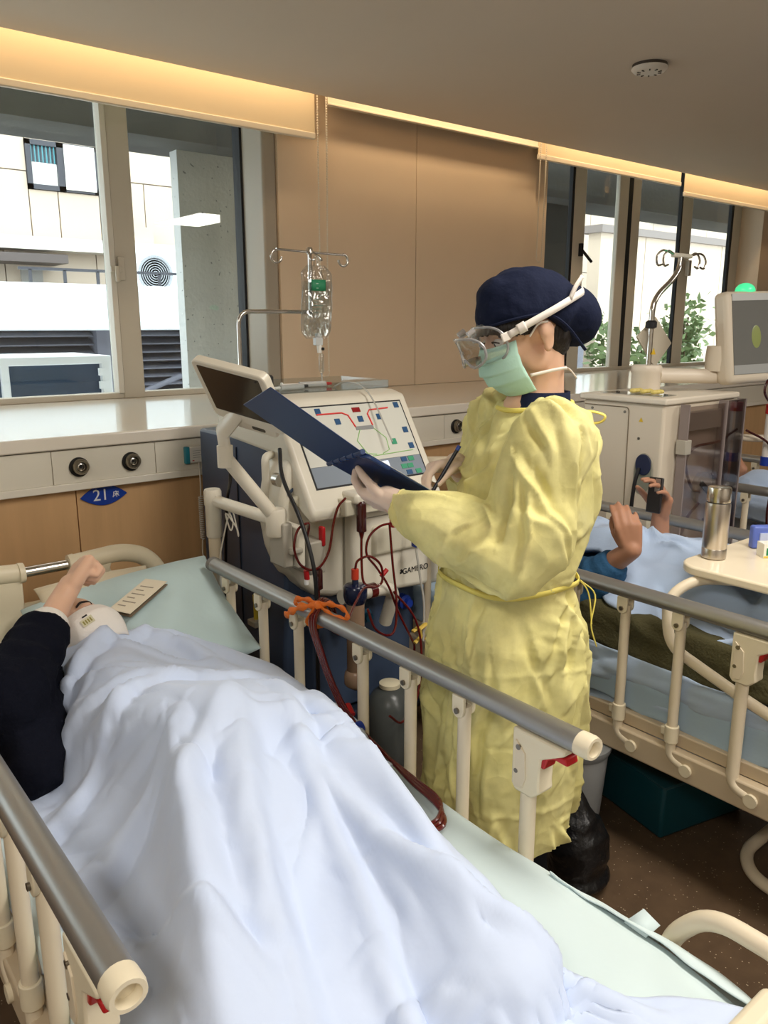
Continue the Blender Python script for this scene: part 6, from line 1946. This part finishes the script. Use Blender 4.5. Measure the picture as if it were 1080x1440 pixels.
# ---- covers on bed 2
def draped(name, label, cat, material, fn, nu, nv, thick=0.02, seed=0, amp=0.02):
    def f2(s, t):
        p = Vector(fn(s, t))
        a = 0.5 - abs(noise.noise((p.x * 6 + p.y * 3 + seed, p.y * 4, p.z * 5)))
        c_ = 0.5 - abs(noise.noise((p.x * 14 + seed, p.y * 10 - p.x * 4, p.z * 9)))
        p.z += amp * a + amp * 0.5 * c_ + amp * 1.2 * (crumple(p, 6.5, (1.2, 0.9, 1), seed) - 0.4)
        p.x += amp * 0.4 * noise.noise((p.x * 8, p.y * 7, seed + 2))
        return p
    o = MB().sheet(f2, nu, nv).build(name, material, sub=1, angle=3.2)
    baked(o)
    crease_mesh(o, lambda co, no: random_folds(co, no, 70, int(seed) + 30, (0.08, 0.25), (0.008, 0.016), (amp * 0.3, amp * 0.7), lambda p, n, r: (r.gauss(0.5, 0.6), r.gauss(0.8, 0.5), 0)))
    so = o.modifiers.new('solid', 'SOLIDIFY'); so.thickness = thick; so.offset = -1
    return tag(o, label, cat)
def hump(x, y):
    """height of the lying body over the mattress of bed 2"""
    g = lambda d, w: math.exp(-(d / w) ** 2)
    z = 0.565
    z += 0.17 * g(x - 2.34, 0.20) * float(np.interp(y, [0.4, 0.6, 0.9, 1.5, 1.9, 2.1], [0.1, 0.45, 0.62, 0.85, 1.0, 0.3]))
    return z
def olive(s, t):
    y = 0.42 + 1.12 * t
    xl = 1.975 + 0.008 * sin(9 * t)
    L = s * 0.95
    if L < 0.12:
        return (xl + 0.02 * sin(pi * L / 0.24), y, 0.575 + L + 0.015 * sin(7 * t))
    x = xl + 0.02 + (L - 0.12) * 0.93
    up = min(1, (L - 0.12) / 0.12)
    return (x, y, max(0.695, hump(x, y) + 0.045) * up + 0.695 * (1 - up))
draped('blanket', 'dark olive green blanket over the legs of the patient in blue', 'blanket', mat('olive_wool', (74, 70, 48), 0.95, var=0.12, vscale=20, bump=0.4, bscale=120, spec=0.1), olive, 40, 50, 0.018, 3, 0.014)
def bluec(s, t):
    y = 0.50 + 1.36 * t + 0.05 * s
    xa = 2.06 + 0.20 * min(1.0, max(0.0, (t - 0.66) / 0.12))
    x = xa + (2.76 - xa) * s
    z = max(0.70, hump(x, y) + 0.05) + 0.045 + 0.04 * sin(2.2 * t + 2 * s)
    drop = max(0.0, 0.16 - s) / 0.16
    z -= (0.06 + 0.12 * math.exp(-((t - 0.52) / 0.14) ** 2)) * drop
    x -= 0.05 * drop
    return (x, y, z)
draped('bed_cover', 'crumpled faded blue cotton cover on top of the olive blanket', 'blanket', M_LTBLUE, bluec, 46, 56, 0.02, 8, 0.05)
pillow('pillow', 'white pillow under the head of the patient in blue', (2.34, 2.20, 0.66), (0.58, 0.42), (radians(20), 0, radians(4)), sheet_mat('white_cotton', (226, 224, 220), 0.2), 0.075, 2)
# loose folds of sheet along the near edge of bed 2
def folds(s, t):
    y = 0.44 + 1.36 * t
    return (1.962 + 0.013 * (1 - 2 * abs(sin(1.5 * pi * s + 0.35 * sin(5 * t)))) + 0.008 * noise.noise((t * 6, s * 4, 1)), y, 0.585 - 0.19 * s - 0.03 * sin(pi * t) * s + 0.015 * noise.noise((t * 5, 0, 3)))
ds = MB().sheet(folds, 40, 110).build('draw_sheet', sheet_mat('blue_draw_sheet', (176, 194, 216), 0.35), angle=3.2)
crease_mesh(ds, lambda co, no: random_folds(co, no, 46, 77, (0.25, 0.9), (0.012, 0.020), (0.008, 0.016), lambda p, n, r: (0, 1, r.gauss(0, 0.10))))
so = ds.modifiers.new('solid', 'SOLIDIFY'); so.thickness = 0.005; so.offset = 0
tag(ds, 'folded blue draw sheet tucked along the side of the bed next to the nurse', 'sheet')

# ---- overbed table
ot = thing('overbed_table', 'cream overbed table with a bent tube leg across the bed of the patient in blue', 'table', (2.40, 0.95, 0))
q = []
for cx, cy, a0 in ((2.82, 1.11, 0), (2.10, 1.11, pi / 2), (2.10, 0.74, pi), (2.82, 0.74, 3 * pi / 2)):
    q += [(cx + 0.075 * cos(a0 + i * pi / 12), cy + 0.075 * sin(a0 + i * pi / 12)) for i in range(7)]
MB().prism(q, 0.862, 0.888, 'xy').build('table_top', mat('table_cream', (236, 222, 194), 0.22, coat=0.3), ot, bevel=0.006, segs=3)
MB().tube(fillet([(2.14, 1.00, 0.852), (2.04, 1.12, 0.852), (1.965, 1.16, 0.80), (1.9475, 1.13, 0.67), (1.9475, 0.88, 0.585), (1.9475, 0.36, 0.46), (1.962, 0.26, 0.30), (1.962, 0.26, 0.10)], 0.05, 6), 0.0155, 14).build('leg', M_CREAM, ot)
MB().tube(fillet([(2.55, 0.93, 0.045), (2.11, 0.93, 0.045), (2.02, 0.86, 0.045), (1.962, 0.26, 0.045), (2.55, 0.26, 0.045)], 0.07, 6), 0.018, 14).build('foot', M_CREAM, ot)
MB().cyl((1.962, 0.26, 0.05), (1.962, 0.26, 0.14), 0.02, n=14).build('foot_socket', M_CREAM, ot)
MB().box((2.20, 0.82, 0.845), (2.70, 1.06, 0.863)).build('under_plate', M_CREAM, ot, bevel=0.004)

fl = thing('vacuum_flask', 'brushed steel vacuum flask standing on the cream overbed table', 'flask', (2.155, 1.135, 0.888))
MB().lathe([(0.031, 0.0005), (0.0345, 0.004), (0.0345, 0.030), (0.0335, 0.032), (0.0345, 0.034), (0.0345, 0.158), (0.033, 0.166)], (2.155, 1.135, 0.888), 36).build('body', mat('flask_steel', (196, 188, 178), 0.3, metal=1.0, bump=0.03, bscale=300, stretch=(1, 1, 0.02)), fl)
MB().lathe([(0.0325, 0.166), (0.0325, 0.169)], (2.155, 1.135, 0.888), 36).build('gap_ring', M_GASKET, fl)
MB().lathe([(0.033, 0.1692), (0.0335, 0.172), (0.0325, 0.206), (0.031, 0.211), (0.027, 0.212)], (2.155, 1.135, 0.888), 36).build('cup_lid', mat('lid_steel', (206, 200, 190), 0.2, metal=1.0), fl)
bx = thing('carton', 'small green and white medicine carton with red print on the overbed table', 'box', (2.29, 1.03, 0.888))
RT = Matrix.Rotation(radians(-36), 3, 'Z')
def cbx(lo, hi, nm, m):
    c0 = Vector((2.30, 1.035, 0.8885))
    pts_ = [c0 + RT @ Vector(p) for p in ((lo[0], lo[1], lo[2]), (hi[0], lo[1], lo[2]), (hi[0], hi[1], lo[2]), (lo[0], hi[1], lo[2]), (lo[0], lo[1], hi[2]), (hi[0], lo[1], hi[2]), (hi[0], hi[1], hi[2]), (lo[0], hi[1], hi[2]))]
    MB().hexa(pts_).build(nm, m, bx)
cbx((-0.035, -0.02, 0), (0.035, 0.02, 0.042), 'box', mat('carton_white', (232, 230, 218), 0.5))
cbx((-0.027, -0.0206, 0.008), (0.035, -0.0198, 0.030), 'green_panel', mat('carton_green', (30, 128, 76), 0.5))
cbx((-0.012, -0.0206, 0.032), (0.018, -0.0198, 0.040), 'red_mark', mat('carton_red', (190, 44, 40), 0.5))
for k in range(3):
    cbx((-0.020 + 0.013 * k, -0.0210, 0.014), (-0.011 + 0.013 * k, -0.0205, 0.024), 'character', mat('carton_ink', (230, 236, 226), 0.5))
cbx((-0.034, -0.0206, 0.001), (0.034, -0.0198, 0.006), 'yellow_strip', mat('carton_yellow', (226, 198, 70), 0.5))
tb = thing('tissue_pack', 'blue packet standing behind the medicine carton on the overbed table', 'packet', (2.36, 1.09, 0.888))
m = MB(); m.cbox((2.375, 1.095, 0.9235), (0.085, 0.03, 0.07), (0, 0, radians(-36))); m.build('wrapper', mat('packet_blue', (92, 112, 190), 0.4), tb, bevel=0.006)
m = MB(); m.cbox((2.366, 1.081, 0.9235), (0.05, 0.008, 0.03), (0, 0, radians(-36))); m.build('print_patch', mat('packet_pale', (190, 200, 228), 0.5), tb)

# ---- things on the floor
gb = thing('storage_box', 'dark teal plastic storage box under the bed of the patient in blue', 'box', (2.27, 1.30, 0))
M_TEALB = mat('teal_plastic_box', (14, 66, 76), 0.35, spec=0.5)
RB = Matrix.Rotation(radians(-13), 3, 'Z')
def tbx(lo, hi, nm, bev=0.01):
    c0 = Vector((2.255, 1.31, 0.0))
    k = [c0 + RB @ Vector(p) for p in ((lo[0], lo[1], lo[2]), (hi[0], lo[1], lo[2]), (hi[0], hi[1], lo[2]), (lo[0], hi[1], lo[2]), (lo[0] - .012, lo[1] - .012, hi[2]), (hi[0] + .012, lo[1] - .012, hi[2]), (hi[0] + .012, hi[1] + .012, hi[2]), (lo[0] - .012, hi[1] + .012, hi[2]))]
    MB().hexa(k).build(nm, M_TEALB, gb, bevel=bev)
tbx((-0.19, -0.21, 0.003), (0.17, 0.21, 0.19), 'body'); tbx((-0.205, -0.225, 0.19), (0.185, 0.225, 0.20), 'lid', 0.004)
wb_ = thing('waste_bin', 'grey tapered waste bin on the floor behind the nurse', 'bin', (1.87, 1.37, 0))
MB().lathe([(0.075, 0.002), (0.082, 0.01), (0.102, 0.285), (0.108, 0.287), (0.108, 0.298), (0.098, 0.298), (0.078, 0.03)], (1.87, 1.37, 0), 32).build('bucket', mat('bin_grey', (150, 152, 152), 0.4), wb_)
MB().lathe([(0.0985, 0.275), (0.1045, 0.275), (0.111, 0.291), (0.111, 0.302), (0.100, 0.304)], (1.87, 1.37, 0), 32).build('liner_rim', mat('liner_grey', (120, 122, 122), 0.4), wb_)
bg = MB(); bg.ball((1.66, 1.19, 0.12), (0.095, 0.085, 0.118), 20, 14); bg.capsule((1.65, 1.19, 0.20), (1.645, 1.20, 0.29), 0.06, 0.025); bg.ball((1.66, 1.19, 0.04), (0.10, 0.09, 0.04), 20, 10)
o = blob('refuse_bag', bg, mat('black_plastic_bag', (16, 16, 18), 0.3, bump=0.5, bscale=40), 0.008, 4, disp=lambda co, no: 0.012 * (0.4 - np.abs(nz(co, 14, 3))))
tag(o, 'knotted black plastic bag on the floor beside the nurse', 'bag')

# ---- maroon bag on the tube behind the nurse
tu = thing('drip_arm', 'short cream tube bracket on the wall panel between the beds', 'bracket', (2.55, 2.94, 0.95))
MB().tube(fillet([(2.48, 2.945, 0.90), (2.48, 2.72, 0.93), (2.86, 2.66, 0.905)], 0.05, 6), 0.024, 14).build('tube', M_CREAM, tu)
MB().box((2.44, 2.935, 0.86), (2.52, 2.952, 0.94)).build('wall_plate', M_CREAM, tu, bevel=0.004)
bgm = MB(); bgm.ball((2.80, 2.66, 0.80), (0.10, 0.06, 0.10), 20, 14); bgm.capsule((2.83, 2.66, 0.86), (2.86, 2.66, 0.97), 0.04, 0.02)
o = blob('cloth_bag', bgm, mat('maroon_cloth', (120, 22, 44), 0.7, var=0.2, vscale=20), 0.008, 3, disp=lambda co, no: 0.012 * (0.4 - np.abs(nz(co, 16, 1))))
tag(o, 'maroon cloth bag hanging on the cream wall bracket behind the nurse', 'bag')

# ================================================================== SECOND DIALYSIS MACHINE
M_IV = mat('ivory_enamel', (214, 202, 182), 0.4, var=0.02)
m2 = thing('dialysis_machine', 'ivory dialysis machine with clear smoked door and swivel screen, beyond the flask', 'medical machine', (3.18, 2.0, 0))
XL, XR, YF, YK = 2.90, 3.46, 1.79, 2.19
MB().box((XL, YF, 0.10), (XR, YK, 1.235)).build('cabinet', M_IV, m2, bevel=0.012, segs=3)
MB().box((XL - 0.012, YF - 0.012, 1.235), (XR + 0.012, YK + 0.015, 1.262)).build('top', mat('ivory_top', (224, 214, 196), 0.4), m2, bevel=0.008, segs=3)
MB().box((XL + 0.02, YF + 0.02, 0.05), (XR - 0.02, YK - 0.02, 0.10)).build('plinth', M_GREYP, m2)
for x in (XL + 0.07, XR - 0.07):
    for y in (YF + 0.06, YK - 0.06):
        MB().lathe([(0.015, -0.015), (0.027, -0.013), (0.029, 0), (0.027, 0.013), (0.015, 0.015)], (x, y, 0.0295), 16, 'x').build('castor', M_GASKET, m2)
# side panel line, screws, warning triangles and the oval hose recess
MB().tube(fillet([(XL - 0.001, YK - 0.01, 1.215), (XL - 0.001, 1.955, 1.215), (XL - 0.001, 1.945, 0.40)], 0.02), 0.0022, 6).build('panel_seam', mat('seam_brown', (120, 106, 84), 0.6), m2)
for y, z in ((1.975, 1.195), (2.14, 1.20), (1.975, 0.80), (1.975, 0.62)):
    MB().cyl((XL + 0.001, y, z), (XL - 0.003, y, z), 0.006, n=12).build('screw', M_BOLT, m2)
MB().prism([(1.905, 1.16), (1.885, 1.16), (1.895, 1.178)], XL - 0.0015, XL + 0.001, 'yz').build('warning_mark', mat('warn_yellow', (214, 178, 40), 0.5), m2)
MB().cyl((XL + 0.001, 1.90, 1.09), (XL - 0.002, 1.90, 1.09), 0.006, n=12).build('screw', M_BOLT, m2)
def oval(a, b_, cy, cz, n=28): return [(cy + a * cos(2 * pi * i / n), cz + b_ * (abs(sin(2 * pi * i / n)) ** 0.8) * (1 if sin(2 * pi * i / n) > 0 else -1)) for i in range(n)]
MB().prism(oval(0.047, 0.088, 1.865, 0.945), XL - 0.004, XL + 0.001, 'yz').build('recess_rim', mat('recess_grey', (170, 164, 148), 0.5), m2, bevel=0.002)
MB().prism(oval(0.040, 0.080, 1.865, 0.945), XL - 0.006, XL - 0.001, 'yz').build('recess', mat('recess_green', (132, 134, 120), 0.5), m2)
MB().prism(oval(0.036, 0.044, 1.865, 0.985), XL - 0.012, XL - 0.003, 'yz').build('hose_cap', mat('hose_navy', (34, 42, 70), 0.4), m2, bevel=0.003)
MB().tube(smooth_path([(XL - 0.012, 1.88, 0.97), (XL - 0.03, 1.885, 0.90), (XL - 0.035, 1.89, 0.75), (XL - 0.035, 1.89, 0.45)], 6), 0.008, 10).build('hose', M_CABK, m2)
# front: smoked clear door with tubing behind it
M_SMOKE = glass_mat('smoked_door', (0.74, 0.70, 0.70), 1.6, 0.08)
MB().box((3.00, YF - 0.045, 0.42), (3.30, YF - 0.040, 1.225)).build('door', M_SMOKE, m2)
MB().box((3.305, YF - 0.050, 0.40), (3.46, YF - 0.043, 1.235)).build('door', glass_mat('smoked_door_dark', (0.52, 0.50, 0.54), 1.6, 0.08), m2)
for x in (3.0, 3.30, 3.455):
    MB().box((x - 0.004, YF - 0.052, 0.40), (x + 0.004, YF - 0.012, 1.235)).build('door_edge', mat('door_edge', (140, 128, 124), 0.3), m2)
for z in (1.03, 0.50):
    MB().box((2.985, YF - 0.055, z), (3.03, YF - 0.010, z + 0.06)).build('hinge', M_GREYP, m2, bevel=0.003)
MB().lathe([(0.07, 0), (0.07, -0.02), (0.06, -0.024)], (3.22, YF, 0.86), 28, 'y').build('pump', M_GREYP, m2)
MB().cbox((3.22, YF - 0.028, 0.86), (0.10, 0.01, 0.022), (0, radians(35), 0)).build('rotor', M_GASKET, m2)
MB().lathe([(0.045, 0), (0.045, -0.02)], (3.16, YF, 0.66), 24, 'y').build('gauge', M_MW, m2)
MB().box((3.03, YF - 0.03, 1.12), (3.30, YF, 1.20)).build('module', M_GREYP, m2, bevel=0.004)
M_BR = mat('brown_tube', (110, 60, 48), 0.3)
for pts in ([(3.45, YF - .02, 1.10), (3.30, YF - .03, 1.06), (3.10, YF - .03, 1.05), (3.04, YF - .03, 0.99), (3.10, YF - .03, 0.88), (3.17, YF - .03, 0.85)],
            [(3.17, YF - .03, 0.80), (3.08, YF - .03, 0.74), (3.05, YF - .03, 0.62), (3.10, YF - .03, 0.50)], [(3.26, YF - .03, 0.92), (3.33, YF - .03, 0.86), (3.30, YF - .03, 0.74), (3.22, YF - .03, 0.72)]):
    MB().tube(smooth_path(pts, 6), 0.006, 8).build('tubing', M_BR, m2)
# column, IV pole and diamond plate
MB().lathe([(0.062, 1.262), (0.062, 1.345), (0.065, 1.35), (0.065, 1.372), (0.06, 1.38)], (3.12, 2.03, 0), 28).build('column', mat('column_ivory', (226, 214, 196), 0.4), m2)
MB().cyl((3.13, 2.03, 1.38), (3.13, 2.03, 1.545), 0.012, n=16).build('iv_pole', M_ROD, m2)
MB().lathe([(0.013, 1.535), (0.024, 1.54), (0.024, 1.562), (0.016, 1.57)], (3.13, 2.03, 0), 18).build('collar', M_GASKET, m2)
MB().tube(smooth_path([(3.13, 2.03, 1.56), (3.135, 2.03, 1.63), (3.17, 2.03, 1.68), (3.26, 2.03, 1.74), (3.31, 2.03, 1.79), (3.32, 2.03, 1.84)], 6), 0.012, 12).build('iv_pole', M_ROD, m2)
br = MB().box((3.26, 2.02, 1.838), (3.40, 2.045, 1.856)).build('hook_bar', M_MW, m2, bevel=0.005)
for s in (-1, 1):
    for kk in (0, 1):
        x = 3.33 + s * 0.06
        hk = [(x, 2.03, 1.848), (x + s * (0.05 + 0.04 * kk), 2.03, 1.862), (x + s * (0.085 + 0.05 * kk), 2.03, 1.835), (x + s * (0.075 + 0.05 * kk), 2.03, 1.80), (x + s * (0.045 + 0.04 * kk), 2.03, 1.805)]
        MB().tube(smooth_path(hk, 5), 0.0045, 8).build('hook', M_ROD, br)
dcen = Vector((3.20, 2.06, 1.455))
MB().prism([(3.07, 1.50), (3.20, 1.585), (3.34, 1.47), (3.22, 1.365)], 2.055, 2.062).build('diamond_plate', mat('plate_grey', (196, 188, 170), 0.45), m2)
MB().prism([(3.118, 1.425), (3.150, 1.425), (3.134, 1.452)], 2.010, 2.012).build('warning_mark', mat('warn_yellow', (214, 178, 40), 0.5), m2)
# screen on its arm
MB().tube([(3.15, 2.0, 1.335), (3.30, 1.95, 1.33), (3.44, 1.88, 1.325)], 0.038, 16, flat=(1, 0.85)).build('screen_arm', mat('column_ivory', (226, 214, 196), 0.4), m2)
MB().lathe([(0.05, -0.05), (0.055, 0), (0.05, 0.06)], (3.43, 1.875, 1.40), 20).build('screen_pivot', M_IV, m2)
SM = frame_mat((-0.28, -0.95, 0.14), (0, 0.1, 1))
sc = Vector((3.565, 1.80, 1.495))
m = MB(); m.cbox(sc, (0.085, 0.36, 0.40), SM); scr = m.build('screen_housing', M_IV, m2, bevel=0.025, segs=4)
m = MB(); m.cbox(sc + SM @ Vector((0.0432, -0.008, 0.012)), (0.003, 0.29, 0.345), SM); m.build('screen', mat('screen_grey', (112, 112, 108), 0.15), scr)
m = MB(); m.cbox(sc + SM @ Vector((0.0448, -0.008, 0.172)), (0.002, 0.29, 0.030), SM); m.build('screen_header', mat('screen_header', (190, 192, 190), 0.3), scr)
m = MB(); m.cbox(sc + SM @ Vector((0.0455, 0.10, 0.172)), (0.002, 0.05, 0.012), SM); m.build('logo', mat('logo_blue', (50, 60, 110), 0.4), scr)
m = MB(); m.cbox(sc + SM @ Vector((0.0448, -0.008, -0.140)), (0.002, 0.29, 0.040), SM); m.build('screen_footer', mat('screen_footer', (160, 162, 160), 0.3), scr)
m = MB(); m.ball(sc + SM @ Vector((0.0452, -0.02, 0.0)), (0.0012, 0.028, 0.05), 16, 8, SM); m.build('screen_icon', mat('icon_olive', (140, 150, 90), 0.3), scr)
m = MB(); m.ball(sc + SM @ Vector((0.0, -0.03, 0.205)), (0.034, 0.05, 0.034), 20, 12, SM); m.build('status_lamp', mat('lamp_green', (70, 220, 150), 0.3, emit=0.8), scr)
# clear tray with yellow caps
MB().box((2.95, 1.84, 1.2625), (3.06, 2.14, 1.266)).build('tray', M_CLEARP, m2)
for k in range(9):
    MB().ball((2.985 + 0.025 * (k % 3), 1.90 + 0.05 * (k // 3), 1.277), (0.013, 0.016, 0.010), 10, 6).build('yellow_cap', mat('cap_yellow', (226, 206, 120), 0.5), m2)

# ================================================================== THIRD BAY (partly hidden)
bed3 = copy_tree(bed1)
bed3.location = (0.68 + 3.35, 1.45 + 0.02, 0)
bed3['label'] = 'cream hospital bed beyond the ivory machine with the swivel screen'
mattress('blue mattress of the bed beyond the ivory machine', 3.35, 0.02)
bed_sheet('white sheet on the bed beyond the ivory machine', sheet_mat('white_cotton', (226, 224, 220), 0.2), 3.35, 0.02, 7.7, 0.08)
p3 = thing('person', 'patient in pale blue lying in the bed beyond the ivory machine', 'person', (4.03, 1.6, 0.55))
b = MB(); H3 = Vector((3.98, 2.08, 0.83)); R3 = frame_mat((-0.45, -0.55, 0.70), (-0.2, 0.80, 0.55))
T3 = head(b, H3, R3, 1.0, neck=(4.0, 1.93, 0.72))
b.capsule((4.0, 1.90, 0.70), (4.0, 1.40, 0.63), 0.11, 0.12); b.capsule((3.84, 1.88, 0.69), (4.16, 1.88, 0.69), 0.07)
b.capsule((3.93, 1.40, 0.62), (3.92, 0.65, 0.60), 0.08, 0.05); b.capsule((4.08, 1.40, 0.62), (4.09, 0.65, 0.60), 0.08, 0.05)
blob('body', b, M_SKIN2, 0.007, 5, p3); eyes(p3, T3, R3)
h = MB(); h.ball(H3 + R3 @ Vector((-0.030, 0, 0.045)), (0.086, 0.082, 0.082), 18, 12, R3); blob('hair', h, M_HAIR, 0.008, 2, p3)
j = MB(); j.capsule((4.0, 1.90, 0.70), (4.0, 1.38, 0.64), 0.135, 0.14); j.capsule((3.82, 1.88, 0.69), (4.18, 1.88, 0.69), 0.085); j.capsule((3.80, 1.86, 0.69), (3.78, 1.55, 0.68), 0.07, 0.06)
blob('pyjama_top', j, M_LTBLUE, 0.01, 3, p3, disp=lambda co, no: 0.012 * nz(co, 10, 2))
pillow('pillow', 'pale blue pillow under the patient beyond the ivory machine', (4.02, 2.15, 0.69), (0.56, 0.40), (radians(24), 0, 0), M_LTBLUE, 0.075, 5)
def c3(s, t):
    y = 0.46 + 1.1 * t; x = 3.62 + 0.82 * s
    z = 0.575 + 0.20 * math.exp(-((x - 4.0) / 0.22) ** 2)
    return (x, y, z)
draped('bed_cover', 'pale blue cover over the patient beyond the ivory machine', 'blanket', M_LTBLUE, c3, 36, 44, 0.02, 11, 0.03)
# blood-line set hanging by the second machine
dz2 = thing('dialyser', 'slim white and red dialyser clipped beside the ivory machine', 'filter', (3.52, 1.66, 0.95))
MB().cyl((3.535, 1.66, 0.98), (3.535, 1.66, 1.17), 0.022, n=20).build('cartridge', mat('dialyser_white', (222, 216, 208), 0.3), dz2)
MB().cyl((3.535, 1.66, 1.17), (3.535, 1.66, 1.21), 0.026, n=20).build('top_cap', M_RED, dz2)
MB().cyl((3.535, 1.66, 0.94), (3.535, 1.66, 0.98), 0.026, n=20).build('bottom_cap', M_BLUEC, dz2)
MB().tube(fillet([(3.46, 1.80, 1.06), (3.50, 1.70, 1.06), (3.535, 1.685, 1.06)], 0.02), 0.016, 10).build('holder', M_IV, dz2)
tag(MB().tube(smooth_path([(3.535, 1.66, 1.21), (3.50, 1.655, 1.28), (3.45, 1.65, 1.32), (3.43, 1.65, 1.27), (3.50, 1.65, 1.22), (3.60, 1.65, 1.22)], 7), 0.005, 8).build('blood_line', M_BLOODD), 'dark blood line looping above the slim white dialyser', 'tube')
tag(MB().tube(smooth_path([(3.44, 1.72, 1.10), (3.50, 1.64, 1.04), (3.53, 1.62, 0.92), (3.51, 1.62, 0.75), (3.53, 1.62, 0.66), (3.57, 1.62, 0.70), (3.55, 1.62, 0.82), (3.53, 1.63, 0.94)], 7), 0.005, 8).build('blood_line', M_BLOODD), 'dark blood line hanging in a long loop below the slim white dialyser', 'tube')
